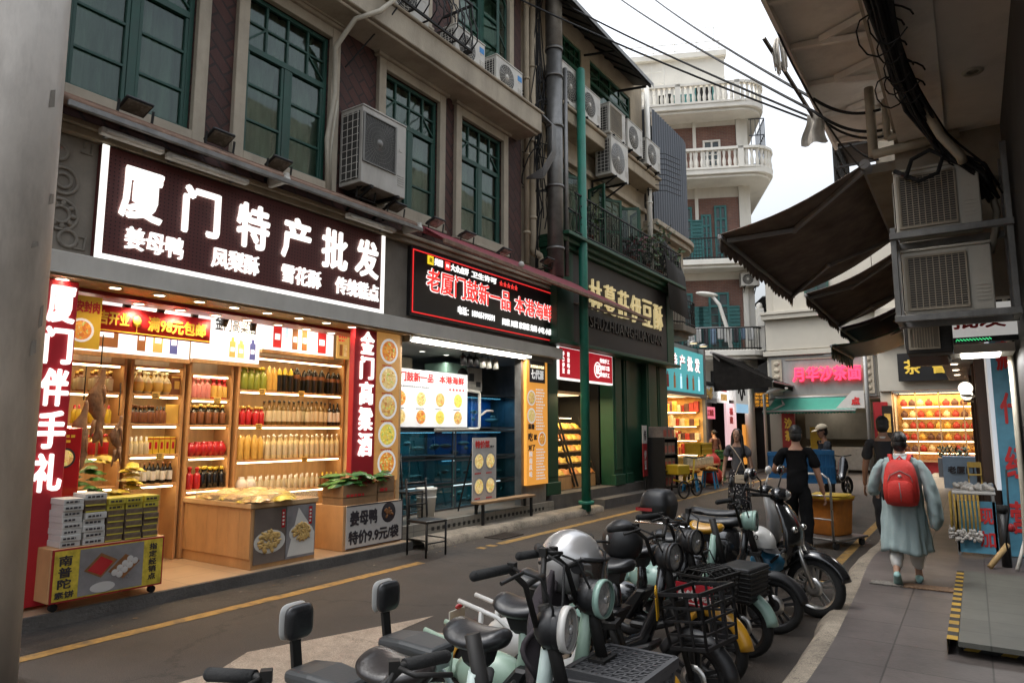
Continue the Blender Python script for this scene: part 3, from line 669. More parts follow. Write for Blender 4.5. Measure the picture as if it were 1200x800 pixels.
# awning rolls
mat('awning_red',(.22,.04,.05),.8,var=.2,scale=9,dirt=.4); mat('rust_bar',(.24,.15,.105),.7,.3,var=.35,scale=7,dirt=.5)
t=thing('awning_roll','rolled awning with pale cassette bars running above the maroon sign','awning',(-6.75,5,4.6),world=True)
m=MB(); m.cyl((-6.66,2.55,4.69),(-6.66,7.40,4.69),.045,12); m.out('roll','rust_bar',t)
m=MB(); m.box(-6.95,-6.70,2.5,7.42,4.745,4.775); m.box(-6.735,-6.70,2.5,7.42,4.70,4.744); m.out('cover','rust_bar',t,bevel=.004)
m=MB(); m.box(-6.60,-6.56,2.62,7.44,4.60,4.66); m.out('front_bar','galvanised',t,bevel=.008)
m=MB()
for y in (2.52,5.0,7.38): m.box(-6.95,-6.58,y,y+.05,4.62,4.74); m.cyl((-6.62,y-.01,4.66),(-6.62,y+.06,4.66),.05,10)
m.out('bracket','white_plastic',t,bevel=.006)
t=thing('awning_roll','red striped awning edge jutting past the restaurant sign towards the green post','awning',(-6.75,10,4.6),world=True)
m=MB(); m.cyl((-6.66,7.5,4.68),(-6.66,12.1,4.66),.05,12); m.out('roll','awning_red',t)
m=MB(); m.loft([[(-6.66,7.5,4.73),(-6.66,12.1,4.71)],[(-6.30,7.6,4.50),(-6.22,14.8,4.34)]],0,False,False,False); m.out('fabric','awning_red',t,solid=.008)
m=MB(); m.bar((-6.30,7.6,4.47),(-6.22,15.2,4.30),.05,.07); m.bar((-6.9,12.0,4.36),(-6.35,15.3,4.26),.03,.045); m.out('front_bar','rust_bar',t,bevel=.006)
MB().ell((-6.30,9.7,4.53),(.05,.06,.06)).out('bar_end','white_plastic',t)
t2=t
# ================= outdoor units
mat('fan_rim',(.16,.155,.14),.5,var=.15); mat('fan_dark',(.05,.048,.044),.6,var=.2); mat('vent_dark',(.035,.033,.03),.7,var=.2); mat('sticker_blue',(.02,.20,.50),.5,var=.1)
mat('unit_grimy',(.42,.40,.36),.55,var=.14,scale=2.2,dirt=.6,dirtc=(.14,.115,.09))
def acunit(name,lab,loc,rz=0,w=.9,h=.7,d=.36,group=None,mt='white_plastic',fan='fan_dark',bracket=True,sticker=False,slats=False,square=False):
    """front looks along local +x; origin at the bottom middle of the back"""
    t=thing(name,lab,'air conditioner',loc,rz,group)
    MB().box(0,d,-w/2,w/2,0,h).box(-.0,d+.01,-w/2-.006,w/2+.006,h+.001,h+.03).out('casing',mt,t,bevel=.012,seg=2)
    fy=-w*.12; fr=h*.40
    g=MB()
    if square:
        fz=h*.60; q=w*.34
        MB().box(d,d+.004,fy-q,fy+q,fz-q*1.15,fz+q*1.15).out('fan_opening',fan,t)
        for b in ((fy-q-.03,fy-q,fz-q*1.2,fz+q*1.2),(fy+q,fy+q+.03,fz-q*1.2,fz+q*1.2),(fy-q,fy+q,fz-q*1.2,fz-q*1.15),(fy-q,fy+q,fz+q*1.15,fz+q*1.2)): g.box(d+.003,d+.02,*b)
        for k in range(44):
            a=k*PI/22; e=min(q/max(1e-3,abs(math.cos(a))),q*1.15/max(1e-3,abs(math.sin(a)))); g.bar((d+.010,fy+.05*math.cos(a),fz+.05*math.sin(a)),(d+.010,fy+e*math.cos(a),fz+e*math.sin(a)),.003,.003)
        for k in range(1,6): g.tube([(d+.009,fy+q*k/5.2*math.cos(a*PI/14),fz+q*k/5.2*math.sin(a*PI/14)) for a in range(28)],.0022,4,closed=True)
        g.lathe([(0,.022),(.05,.018),(.055,.005)],(d,fy,fz),14,axis='x')
    elif not slats:
        MB().lathe([(0,.003),(fr,.003),(fr,.0)],(d,fy,h*.5),28,axis='x').out('fan_opening',fan,t)
        for k in range(1,7): g.tube([(d+.012,fy+fr*k/6.2*math.cos(a*PI/12),h*.5+fr*k/6.2*math.sin(a*PI/12)) for a in range(24)],.0035,4,closed=True)
        for k in range(16):
            a=k*PI/8; g.bar((d+.010,fy+.05*math.cos(a),h*.5+.05*math.sin(a)),(d+.010,fy+fr*math.cos(a+.35),h*.5+fr*math.sin(a+.35)),.005,.005)
        g.lathe([(0,.022),(.05,.018),(.055,.005)],(d,fy,h*.5),14,axis='x')
    else:
        MB().box(d,d+.004,-w/2+.04,w*.22,.06,h-.06).out('fan_opening',fan,t)
        for k in range(9): y=-w/2+.05+k*(w*.72-.1)/8; g.box(d+.006,d+.014,y-.004,y+.004,.06,h-.06)
        for k in range(22): z=.07+k*(h-.14)/21; g.box(d+.005,d+.010,-w/2+.05,w*.215,z-.0025,z+.0025)
        for b in ((-w/2+.025,-w/2+.045,.04,h-.04),(w*.215,w*.235,.04,h-.04),(-w/2+.045,w*.215,.04,.06),(-w/2+.045,w*.215,h-.06,h-.04)): g.box(d+.004,d+.02,*b)
    g.out('grille',('fan_rim' if square else 'white_plastic') if not slats else 'stone_trim',t)
    v=MB(); 
    v.box(.04,d-.05,-w/2-.010,-w/2-.007,.06,h-.06)
    v.out('side_vent','vent_dark',t)
    v=MB()
    for k in range(10): z=.08+k*(h-.16)/9; v.box(.05,d-.06,-w/2-.017,-w/2-.011,z-.004,z+.004)
    for k in range(4): x=.06+k*(d-.14)/3; v.box(x-.004,x+.004,-w/2-.019,-w/2-.012,.06,h-.06)
    v.out('side_grille','white_plastic',t)
    v=MB()
    for k in range(5): v.box(d+.001,d+.006,w*.31,w*.46,h*.15+k*.035,h*.15+k*.035+.015)
    v.box(d+.001,d+.006,w*.34,w*.40,h*.62,h*.66)
    v.out('panel_louvre',mt,t)
    if sticker: MB().box(d+.001,d+.004,w*.30,w*.46,h*.68,h*.86).out('sticker','sticker_blue',t)
    if bracket:
        b=MB()
        for y in (-w*.3,w*.3): b.box(-.2,d+.04,y-.02,y+.02,-.045,-.003); b.bar((d-.02,y,-.045),(-.15,y,-.32),.03,.03); b.box(-.2,-.16,y-.02,y+.02,-.40,-.04)
        b.out('bracket','black_iron',t)
    return t
acunit('outdoor_unit','large grimy wall unit with a square fan grille between the second and third windows',(-7.03,6.63,5.0),0,.86,1.08,.44,square=True,mt='unit_grimy')
acunit('outdoor_unit','white unit with a dark fan and blue sticker on the ledge, beside the iron cage',(-6.98,8.66,7.80),0,.82,.56,.34,'outdoor units on the ledge',bracket=False,sticker=True)
acunit('outdoor_unit','white unit with a dark fan and blue sticker at the far end of the ledge',(-6.98,9.85,7.80),0,.86,.58,.34,'outdoor units on the ledge',bracket=False,sticker=True)
acunit('outdoor_unit','grey unit standing inside the black iron window cage',(-6.98,7.1,7.85),0,.9,.7,.36,'outdoor units on the ledge',bracket=False)
t=thing('window_cage','black iron cage with curved bars in front of an upper window','cage',(-6.6,7,7.8),world=True)
m=MB(); xa,xb=-7.0,-6.38
for z in (7.83,8.65):
    for (p,q) in (((xb,5.9),(xb,8.35)),((xb,8.35),(xa,8.35)),((xa,5.9),(xb,5.9))): m.bar((p[0],p[1],z),(q[0],q[1],z),.035,.035)
m.out('rail','black_iron',t)
m=MB()
for k in range(15):
    y=5.95+k*.17; m.tube([(xb,y,8.65),(xb+.03,y,8.4),(xb+.13,y,8.15),(xb+.12,y,7.95),(xb,y,7.83)],.012,5)
for k in range(4): x=xa+.1+k*.15; m.tube([(x,8.35,8.65),(x,8.38,8.4),(x,8.46,8.15),(x,8.44,7.95),(x,8.35,7.83)],.012,5)
for k in range(6): m.tube([(xb+.05,7.2+.16*k+.1*math.cos(a*.7),8.25+.12*math.sin(a*.7)) for a in range(8)],.008,5)
m.out('bars','black_iron',t)
m=MB()
for k in range(8): m.box(xa,xb,5.95+k*.33,5.98+k*.33,7.815,7.83)
m.out('shelf','black_iron',t)
# hose and conduits on the facade
mat('hose_cream',(.42,.38,.30),.6,var=.15,scale=5,dirt=.3)
t=tag(MB().tube([(-6.45,6.5,8.2),(-6.40,6.55,7.75),(-6.42,6.3,7.45),(-6.6,6.02,7.25),(-6.9,5.95,6.9),(-6.98,6.03,6.3),(-6.98,5.93,5.6),(-6.97,5.97,4.8)],.035,8).tube([(-6.98,6.08,6.2),(-6.99,6.0,5.4),(-6.98,6.02,4.85)],.018,6).out('drain_hose','hose_cream'),'pale drain hose hanging from the ledge behind the big wall unit','hose')
tag(MB().tube([(-6.45,6.9,8.1),(-6.5,6.62,7.6),(-6.8,6.45,7.2),(-6.95,6.3,6.9),(-6.97,6.2,6.75)],.012,6).out('cable','black_rubber'),'thin black cable hanging below the ledge by the drain hose','cable')

# ================= snack shop contents
def shelf(name,lab,x,y0,y1,zs,ztop,d=.34,group='wooden bottle shelves on the back wall'):
    t=thing(name,lab,'shelf',(x,(y0+y1)/2,.12),group=group,world=True)
    for q_ in (y0,y1-.035): MB().box(x-d,x,q_,q_+.035,.12,ztop).out('side_panel','oak',t,bevel=.004)
    MB().box(x-d-.02,x-d-.003,y0,y1,.12,ztop).out('back_panel','light_oak',t)
    for z in zs:
        s=MB().box(x-d,x,y0+.037,y1-.037,z-.03,z).out('shelf_board','oak',t,bevel=.003)
        MB().box(x-.05,x-.01,y0+.08,y1-.08,z-.048,z-.032).out('light_strip','strip_warm',s)
    return t
xs=-8.2
BAY=[('far',4.22,4.90,(2.47,2.13,1.77,1.40,1.05),2.56,-8.28),('middle',4.93,5.56,(2.42,2.10,1.76,1.36,.95),2.58,-8.24),('right',5.60,7.50,(2.72,2.24,1.76,1.29,.85),2.80,-8.2)]
for n_,a,b,zs,zt,x in BAY:
    shelf('bottle_shelf',{'far':'left bay of wooden shelves holding pale flasks and dark gift bottles','middle':'narrow middle bay of wooden shelves with red and black bottles','right':'wide right bay of wooden shelves filled with rows of liquor bottles'}[n_],x,a,b,zs,zt)
shelf('bottle_shelf','leftmost bay of shelves with jars, half hidden behind the hanging hams',-8.3,3.2,4.18,(2.47,2.13,1.77,1.40,1.05),2.56)
# lit pictures over the shelves
mat('lit_shop_white',(.95,.97,1),em=.92,emc=(.93,.98,1),var=.0); mat('pic_blue',(.10,.12,.35),em=.5,var=0); mat('pic_gold',(.55,.36,.10),em=.7,var=0); mat('pic_red',(.6,.03,.03),em=.8,var=0); mat('pic_brown',(.25,.10,.03),em=.6,var=0); mat('pic_sky',(.5,.75,.9),em=1.0,var=0)
PM=['lit_shop_white','pic_blue','pic_gold','pic_red','pic_brown','pic_sky','ink_dark','food_1']
def litbox(lab,x,y0,y1,z0,z1,items,text=None):
    t=thing('lit_picture_panel',lab,'light box',(x,y0,z0),group='lit pictures above the shelves',world=True)
    m=MB(); m.box(x-.06,x,y0,y1,z0,z1,0)
    for (yy,zz,w,h,k) in items:
        m.box(x+.001,x+.004,y0+yy-w/2,y0+yy+w/2,z0+zz,z0+zz+h*.8,k); m.box(x+.001,x+.005,y0+yy-w/4,y0+yy+w/4,z0+zz+h*.8,z0+zz+h,k); m.box(x+.004,x+.006,y0+yy-w*.32,y0+yy+w*.32,z0+zz+h*.28,z0+zz+h*.5,0 if k else 6)
    if text: put(m,text[0],(x+.002,y0+text[1],z0+text[2]),*EX,text[3],text[4],.004,.01,6)
    if text: bars(m,x+.001,y0+.06,y0+.5,z0+.10,z0+.36,5,5)
    m.out('panel',PM,t)
    MB().box(x-.07,x+.012,y0-.012,y1+.012,z0-.05,z0-.003).out('frame','light_oak',t)
litbox('small lit picture of a snack box and jars at the left end',-8.2,3.55,4.88,2.58,3.22,[(.3,.06,.3,.4,4),(.72,.05,.10,.45,4),(.92,.05,.12,.4,2),(1.12,.05,.1,.38,1)])
litbox('wide lit panel with brush lettering and small bottle pictures',-8.19,4.93,5.90,2.60,3.28,[(.55,.06,.09,.27,2),(.68,.06,.10,.24,7),(.86,.05,.09,.28,1)],('金门高粱酒',.28,.40,.62,.20))
litbox('lit panel with tall red and black boxed bottles',-8.18,5.94,7.22,2.82,3.30,[(.24,.04,.14,.40,3),(.55,.04,.10,.38,4),(.72,.04,.10,.38,4),(1.05,.03,.16,.42,3),(.4,.04,.06,.3,5)])
t=thing('wall_poster','small ochre poster with two bottles at the end of the lit panels','poster',(-8.1,7.3,2.85),world=True)
m=MB(); m.box(-8.16,-8.14,7.26,7.51,2.80,3.25,2); m.box(-8.139,-8.136,7.31,7.37,2.84,3.02,4); m.box(-8.139,-8.136,7.40,7.46,2.84,3.02,7); bars(m,-8.139,7.29,7.49,3.06,3.22,3,3); m.out('panel',PM,t)
# bottles
def glassy(n,c,r=.12,e=0): return mat(n,c,r,var=.06,scale=10,em=e)
for n_,c in (('b_amber',(.16,.10,.03)),('b_dark',(.02,.018,.014)),('b_green',(.22,.26,.04)),('b_gold',(.62,.40,.10)),('b_red',(.42,.02,.025)),('b_pink',(.6,.22,.2)),('b_clear',(.62,.56,.38)),('b_pale',(.68,.58,.32)),('b_cream',(.62,.54,.36)),('b_black',(.012,.011,.01)),('b_white',(.75,.73,.68)),('b_brown',(.20,.08,.035)),('b_yellow',(.62,.45,.05))): glassy(n_,c)
def bottle_mesh(kind,body,cap,label):
    m=MB()
    if kind=='wine': pr=[(0,0),(.038,0),(.040,.01),(.040,.19),(.034,.225),(.014,.255),(.013,.295),(.015,.297),(.015,.325),(0,.326)]; ms=[0,0,2,0,0,0,1,1,1]; pr.insert(3,(.0405,.05)); ms=[0,0,0,2,0,0,0,1,1,1]
    elif kind=='flask': pr=[(0,0),(.03,0),(.055,.03),(.068,.08),(.062,.14),(.03,.20),(.014,.215),(.013,.24),(.024,.245),(.024,.275),(0,.28)]; ms=[0,0,2,2,0,0,0,1,1,1]
    elif kind=='jar': pr=[(0,0),(.045,0),(.05,.02),(.05,.19),(.03,.215),(.022,.22),(.024,.26),(.03,.262),(.028,.30),(0,.305)]; ms=[0,0,2,0,0,0,1,1,1]
    elif kind=='small': pr=[(0,0),(.028,0),(.03,.01),(.03,.12),(.012,.15),(.012,.19),(0,.192)]; ms=[0,0,2,0,1,1]
    elif kind=='bullet': pr=[(0,0),(.042,0),(.044,.02),(.044,.17),(.04,.22),(.026,.275),(.008,.31),(0,.315)]; ms=[0,0,0,2,1,1,1]
    elif kind=='vase': pr=[(0,0),(.04,0),(.065,.05),(.07,.10),(.05,.15),(.032,.17),(.036,.19),(.0,.19)]; ms=[0]*7
    m.lathe(pr,(0,0,0),10,ms=ms); return m
PRO={}
def bottle_row(kind,body,cap,label,n,y0,y1,z,x,lab,grp,s=1.0,depth=None,jit=.01):
    depth=depth or (2 if n>3 else 1)
    key=(kind,body,cap,label)
    for r in range(depth):
        for i in range(n):
            if n>5 and U(0,1)<.05: continue
            y=y0+(y1-y0)*(i+.5)/n+U(-jit,jit)*.5; p=(x-.05-r*.10+U(-jit,jit),y,z+.001)
            if key not in PRO:
                o=bottle_mesh(kind,body,cap,label).out('bottle',[body,cap,label]); PRO[key]=o
            else:
                o=PRO[key].copy(); COL.objects.link(o)
            o.location=p; q_=s*U(.96,1.04); o.scale=(q_,q_,q_); o.rotation_euler=(0,0,U(0,6)); tag(o,lab,'bottle',grp)
a3,b3=5.66,7.46; x3=-8.2
bottle_row('jar','b_green','b_yellow','b_green',4,5.66,6.07,2.24,x3,'olive green jar bottle on the top shelf of the right bay','olive jar bottles',1.12)
bottle_row('bullet','b_gold','b_gold','b_gold',2,6.08,6.24,2.24,x3,'gold bottle between olive jars and dark bottles on the top shelf','gold bottles on the top shelf',1.1)
bottle_row('bullet','b_dark','b_yellow','b_dark',3,6.24,6.54,2.24,x3,'dark bottle with a bright gold cap on the top shelf','gold capped dark bottles',1.1)
bottle_row('bullet','b_dark','b_black','b_brown',8,6.54,7.46,2.24,x3,'dark pointed bottle on the top shelf of the right bay','dark pointed bottles',1.12)
bottle_row('jar','b_red','b_gold','b_red',4,5.66,6.08,1.76,x3,'red bottle on the second shelf of the right bay','red bottles on the second shelf',.85)
bottle_row('wine','b_amber','b_dark','b_cream',13,6.10,7.20,1.76,x3,'clear bottle with a cream label in the second row of the right bay','cream labelled bottles',1.08,2)
bottle_row('wine','b_black','b_black','b_white',3,7.21,7.46,1.76,x3,'black bottle at the far end of the second row','black wine bottles at the end',1.05)
bottle_row('bullet','b_gold','b_gold','b_gold',4,5.66,6.08,1.29,x3,'gold bullet shaped bottle on the third shelf of the right bay','gold bottles on the third shelf',1.05)
bottle_row('wine','b_pale','b_white','b_cream',14,6.10,7.46,1.29,x3,'pale yellow bottle with a white cap on the third shelf','pale bottles on the third shelf',1.02,2)
bottle_row('vase','b_white','b_white','b_white',2,5.68,5.98,.85,x3,'squat white jar on the lowest shelf in view of the right bay','white jars',1.1)
bottle_row('small','b_clear','b_white','b_cream',11,6.0,7.1,.85,x3,'small clear bottle on the lowest shelf in view of the right bay','small bottles on the low shelf',1.05,2)
bottle_row('small','b_black','b_yellow','b_brown',4,7.1,7.46,.85,x3,'small dark bottle with a yellow cap on the low right shelf','small dark bottles low right',1.05)
x2=-8.24
bottle_row('jar','b_pink','b_pink','b_pink',4,4.98,5.24,2.10,x2,'pinkish bottle on the top row of the middle bay','pink bottles in the middle bay',.88,1,.005)
bottle_row('jar','b_red','b_red','b_gold',3,5.26,5.50,2.10,x2,'bright red bottle on the top row of the middle bay','red bottles high in the middle bay',.88)
bottle_row('jar','b_black','b_gold','b_brown',5,4.98,5.50,1.76,x2,'black bottle with a gold neck in the middle bay','black bottles in the middle bay',.85)
bottle_row('vase','b_red','b_gold','b_red',6,4.98,5.50,1.36,x2,'round red bottle in the third row of the middle bay','round red bottles in the middle bay',.95)
bottle_row('jar','b_red','b_red','b_red',2,4.98,5.18,.95,x2,'red bottle in the bottom row of the middle bay','red bottles low in the middle bay',.9)
bottle_row('jar','b_black','b_yellow','b_black',4,5.18,5.52,.95,x2,'black bottle with a yellow cap in the bottom row of the middle bay','black bottles low in the middle bay',.9)
x1=-8.28
bottle_row('flask','b_cream','b_cream','b_gold',4,4.28,4.74,2.13,x1,'cream ceramic flask on the top row of the left bay','cream flasks',.98)
bottle_row('jar','b_black','b_brown','b_brown',6,4.26,4.56,1.77,x1,'dark squat bottle in the second row of the left bay','dark squat bottles in the left bay',.72)
bottle_row('small','b_brown','b_black','b_brown',3,4.56,4.70,1.77,x1,'slim brown bottle in the second row of the left bay','slim brown bottles in the left bay',1.1)
bottle_row('small','b_pale','b_white','b_cream',4,4.26,4.50,1.40,x1,'small pale bottle in the third row of the left bay','small pale bottles in the left bay',1.1)
bottle_row('wine','b_black','b_brown','b_white',4,4.42,4.86,1.05,x1,'black wine bottle with a white label low in the left bay','wine bottles low in the left bay',.78)
bottle_row('flask','b_clear','b_brown','b_cream',2,4.24,4.42,1.05,x1,'round clear flask low in the left bay','round flasks low in the left bay',.8)
bottle_row('small','b_yellow','b_red','b_yellow',5,3.3,4.1,1.77,-8.3,'yellow bottle on the half hidden leftmost shelves','yellow bottles on the leftmost shelves',1.1)
bottle_row('jar','b_gold','b_red','b_red',5,3.3,4.1,1.40,-8.3,'gold and red jar on the half hidden leftmost shelves','jars on the leftmost shelves',.8)
bottle_row('jar','b_brown','b_gold','b_cream',5,3.3,4.1,2.13,-8.3,'brown jar on the top of the half hidden leftmost shelves','brown jars on the leftmost shelves',.8)
def giftbox(lab,grp,c,size,mt,rz=0,trim=None):
    t=thing('gift_box',lab,'box',c,rz,grp)
    a,b,h=size
    MB().box(-a/2,a/2,-b/2,b/2,0,h).out('box_body',mt,t,bevel=.004)
    if trim: MB().box(a/2,a/2+.002,-b*.22,b*.22,h*.3,h*.7).box(a/2,a/2+.0015,-b*.5,b*.5,h*.86,h*.92).out('box_print',trim,t)
for i,y in enumerate((4.36,4.53,4.70,4.82)): giftbox('brown carton behind the cream flasks','brown cartons behind the flasks',(-8.5 if i<3 else -8.38,y,2.131),(.1,.15,.25),'b_brown',0,'b_gold')
giftbox('shiny gold carton leaning on the second row of the left bay',None,(-8.38,4.80,1.771),(.07,.15,.24),'b_gold',R(-20))
for i in range(5): giftbox('yellow and red carton in the third row of the left bay','yellow cartons in the left bay',(-8.38,4.53+i*.072,1.401),(.1,.065,.21),'b_yellow',0,'b_red')
mat('tag_yellow',(.75,.50,.12),var=.1)
for i,(x,y,z) in enumerate(((-8.19,5.30,2.08),(-8.15,5.95,2.22),(-8.15,6.62,2.22),(-8.15,5.92,1.74),(-8.15,6.72,1.27),(-8.22,4.5,2.11),(-8.22,4.6,1.38))):
    m=MB(); m.box(0,.004,-.05,.05,-.04,.04); bars(m,.004,-.045,.05,-.03,.03,3,1); o=m.out('price_tag',['tag_yellow','ink_dark']); o.location=(x,y,z); tag(o,'yellow price tag clipped to a shelf edge','price tag','price tags on the shelves')
# banners
mat('banner_red',(.62,.022,.035),.6,var=.06); mat('banner_yellow',(.88,.58,.05),.6,var=.05); mat('gold_ink',(.9,.62,.08),.5,var=0)
t=thing('red_banner','red banner with yellow characters hung inside the shop front','banner',(-7.5,4,2.7),world=True)
m=MB(); xb=-7.55
m.grid(lambda u,v:(xb+.008*math.sin(u*9),3.42+1.32*u,2.72+.29*v),20,2,0); m.out('cloth','banner_red',t,solid=.004)
m=MB(); put(m,'满98元包邮',(xb+.014,3.98,2.78),*EX,.70,.17,.004,.03,0); put(m,'吉开业',(xb+.014,3.46,2.80),*EX,.32,.15,.004,.03,0)
m.box(xb+.012,xb+.016,3.42,4.74,2.735,2.748,0); m.lathe([(0,-.06),(.035,-.05),(.05,0),(.035,.05),(0,.06)],(xb+.02,3.86,2.87),10,0,.2,1); m.bar((xb+.02,3.86,2.81),(xb+.02,3.86,2.74),.004,.012,0); m.out('lettering','gold_ink',t)
t=thing('yellow_banner','yellow hanging poster with red characters and a plate of meat','banner',(-7.3,3.3,2.6),world=True)
m=MB(); m.box(-7.31,-7.30,3.05,3.38,2.50,3.03,11)
put(m,'同安封肉',(-7.298,3.06,2.86),*EX,.30,.12,.004,.03,8); dish(m,-7.299,3.2,2.68,.12,12,2,12)
m.out('panel',FM[:11]+['banner_yellow','lit_white'],t)
# track spotlights
t=thing('lamp_track','black ceiling track inside the snack shop','track',(-7.9,4,3.25),world=True); MB().box(-7.92,-7.88,3.1,6.2,3.25,3.285).out('rail','black_plastic',t)
for y in (3.55,3.95,4.35,4.75,5.2,5.6):
    t=thing('track_spotlight','black cylinder spotlight on the ceiling track of the snack shop','spotlight',(-7.9,y,3.25),U(-.4,.4),'track spotlights')
    MB().cyl((0,0,0),(0,0,-.07),.012,8).out('stem','black_plastic',t); MB().cyl((-.01,0,-.06),(-.08,.02,-.22),.045,12).out('lamp_head','black_plastic',t)
    MB().lathe([(0,-.002),(.036,-.002)],(0,0,0),12).xf(Matrix.Translation((-.083,.021,-.224))@Vector((-.4,.1,-.9)).to_track_quat('Z','Y').to_matrix().to_4x4()).out('lens','lamp_white',t)
# hanging hams
mat('ham',(.26,.145,.075),.55,var=.5,scale=9,bump=.4,bscale=30)
for x,y,z,s,lb in ((-7.7,3.60,2.36,.82,'dried duck hanging by a cord at the left of the shelves, nearer the red banner'),(-7.62,3.42,2.0,.75,'smaller dried duck hanging against the red upright panel'),(-7.62,3.78,1.85,.5,'little strip of dried meat hanging below the ducks')):
    t=thing('hanging_duck',lb,'dried meat',(x,y,z))
    m=MB(); m.loft([[(r*.6*math.cos(a*PI/7)*(1+.3*math.sin(a*1.7+q*14)),r*math.sin(a*PI/7)*(1+.25*math.sin(2*a*PI/7+q*11))+.03*math.sin(q*9+1),-q*s) for a in range(14)] for q,r in ((.0,.012),(.05,.02),(.12,.045*s),(.2,.06*s),(.3,.085*s),(.42,.10*s),(.5,.085*s),(.58,.095*s),(.68,.06*s),(.74,.075*s),(.82,.045*s),(.9,.05*s),(.98,.012))])
    for k in range(5): q=U(.2,.85); m.loft([[(r*math.cos(a*PI/4)+.02,U(-.06,.06)*s*0+(.04*(-1)**k)*s+r*math.sin(a*PI/4)+zz*.15*(-1)**k,-q*s-zz) for a in range(8)] for zz,r in ((0,.02),(.06,.028*s),(.13,.02*s),(.18,.006))])
    m.out('meat','ham',t)
    MB().cyl((0,0,0),(0,0,.35),.006,5).out('cord','black_rubber',t)
# packages of green leaf packets on the left
mat('packet_green',(.05,.16,.03),.3,var=.5,scale=14); mat('packet_yellow',(.55,.42,.05),.35,var=.4,scale=14); mat('packet_brown',(.22,.09,.03),.4,var=.4,scale=14); mat('clear_wrap',(.60,.41,.18),.18,var=.35,scale=22)
def packet(lab,cat,grp,c,size,mt,rot,nm='food_packet'):
    m=MB(); a,b,h=size
    m.grid(lambda u,v:((u-.5)*a,(v-.5)*b,h*(1-abs(2*u-1)**3)*(1-abs(2*v-1)**3)+.006*math.sin(u*17+v*9)),10,8); m.grid(lambda u,v:((u-.5)*a,(v-.5)*b,-.001),1,1)
    o=m.out(nm,mt); o.location=c; o.rotation_euler=rot; tag(o,lab,cat,grp)
for i in range(22):
    g=i%2==0
    packet('shiny green packet heaped at the left of the serving counter' if g else 'yellow packet heaped at the left of the serving counter','packet','green packets on the counter' if g else 'yellow packets on the counter',(-7.93+U(-.12,.12),(3.62 if g else 3.98)+U(-.2,.2),.955+.020*i),(.30,.13,.035),'packet_green' if g else 'packet_yellow',(U(-.12,.12),U(-.12,.12),U(-.5,.5)))
t=thing('serving_counter','long wooden serving counter along the left wall of the snack shop','counter',(-7.6,3.9,.12),world=True)
MB().box(-8.1,-7.75,3.1,4.3,.12,.93).out('body','oak',t,bevel=.006); MB().box(-8.12,-7.73,3.07,4.33,.932,.95).out('worktop','light_oak',t)
# red snack-gift box behind the cart
t=thing('red_display_box','red printed box with a round bowl picture behind the carton stacks','box',(-7.5,3.2,1.2),world=True)
m=MB(); m.box(-7.8,-7.5,3.08,3.38,.12,1.72,0); m.out('body','b_red',t,bevel=.01)
m=MB(); dish(m,-7.498,3.23,1.42,.10,7,4,10); bars(m,-7.499,3.12,3.35,1.56,1.66,2,11); m.out('print',FM[:11]+['banner_yellow'],t)
# display counter with two pictures
t=thing('display_counter','island counter with plank front and two food pictures at its end','counter',(-7.4,5.4,.12),world=True)
m=MB(); m.box(-8.6,-6.90,4.98,5.90,.12,.80); m.out('body','oak',t,bevel=.005)
m=MB(); 
for k in range(8): m.box(-8.6+k*.2125,-8.392+k*.2125,4.965,4.979,.24,.80)
m.out('front_plank','oak',t,bevel=.002)
m=MB(); m.box(-8.6,-6.88,4.94,5.92,.802,.86); m.out('worktop','light_oak',t,bevel=.005)
mat('case_glass',(.7,.6,.42),.1,alpha=.35,var=0)
m=MB(); 
for b in ((-6.90,-6.892,4.95,5.91),(-8.0,-7.992,4.95,5.91)): m.box(*b,.862,.95)
for b in ((4.95,4.958),(5.902,5.91)): m.box(-7.99,-6.902,*b,.862,.95)
m.out('glass_rim','case_glass',t)
mat('photo_dark',(.15,.12,.10),.3,var=.25,scale=3); mat('photo_grey',(.22,.21,.21),.3,var=.3,scale=4); mat('noodle',(.55,.36,.12),.5,var=.4,scale=22)
m=MB(); m.box(-6.897,-6.885,5.01,5.44,.17,.79,0); m.box(-6.897,-6.885,5.45,5.88,.17,.79,1)
m.add([(-6.884,5.47,.2),(-6.884,5.87,.2),(-6.884,5.87,.45),(-6.884,5.62,.76)],[(0,1,2,3)],3)
for (yy,zz,w,h,k) in ((5.22,.42,.185,.19,2),(5.67,.47,.15,.16,2)):
    m.lathe([(0,.002),(w+.03,.001)],(-6.884,yy,zz-.01),24,3,sx=1,sy=.62,axis='x')
    for i in range(60): a=U(0,6.28); q=math.sqrt(U(0,1))*.8; m.ell((-6.876,yy+w*q*math.cos(a),zz+h*.75*q*math.sin(a)),(.012,U(.02,.05),U(.012,.025)),8,5,k,rot=(U(0,3),0,0))
for yy in (5.40,5.80): m.box(-6.883,-6.881,yy-.025,yy+.025,.55,.76,4); bars(m,-6.881,yy-.015,yy+.02,.57,.74,4,5)
m.out('picture_panel',['photo_dark','photo_grey','noodle','lit_grey' if 'lit_grey' in MATS else 'white_paint','b_red','white_paint'],t)
for i in range(22):
    packet('clear wrapped tray of pastry on the island counter','pastry tray','wrapped pastry trays',(-7.9+.14*(i%8)+U(-.02,.02),5.10+.28*(i//8)+U(-.03,.03),.865+.02*(i%3)),(.24,.26,.06),'clear_wrap' if i%3 else 'packet_yellow',(U(-.1,.1),U(-.1,.1),U(-.3,.3)))
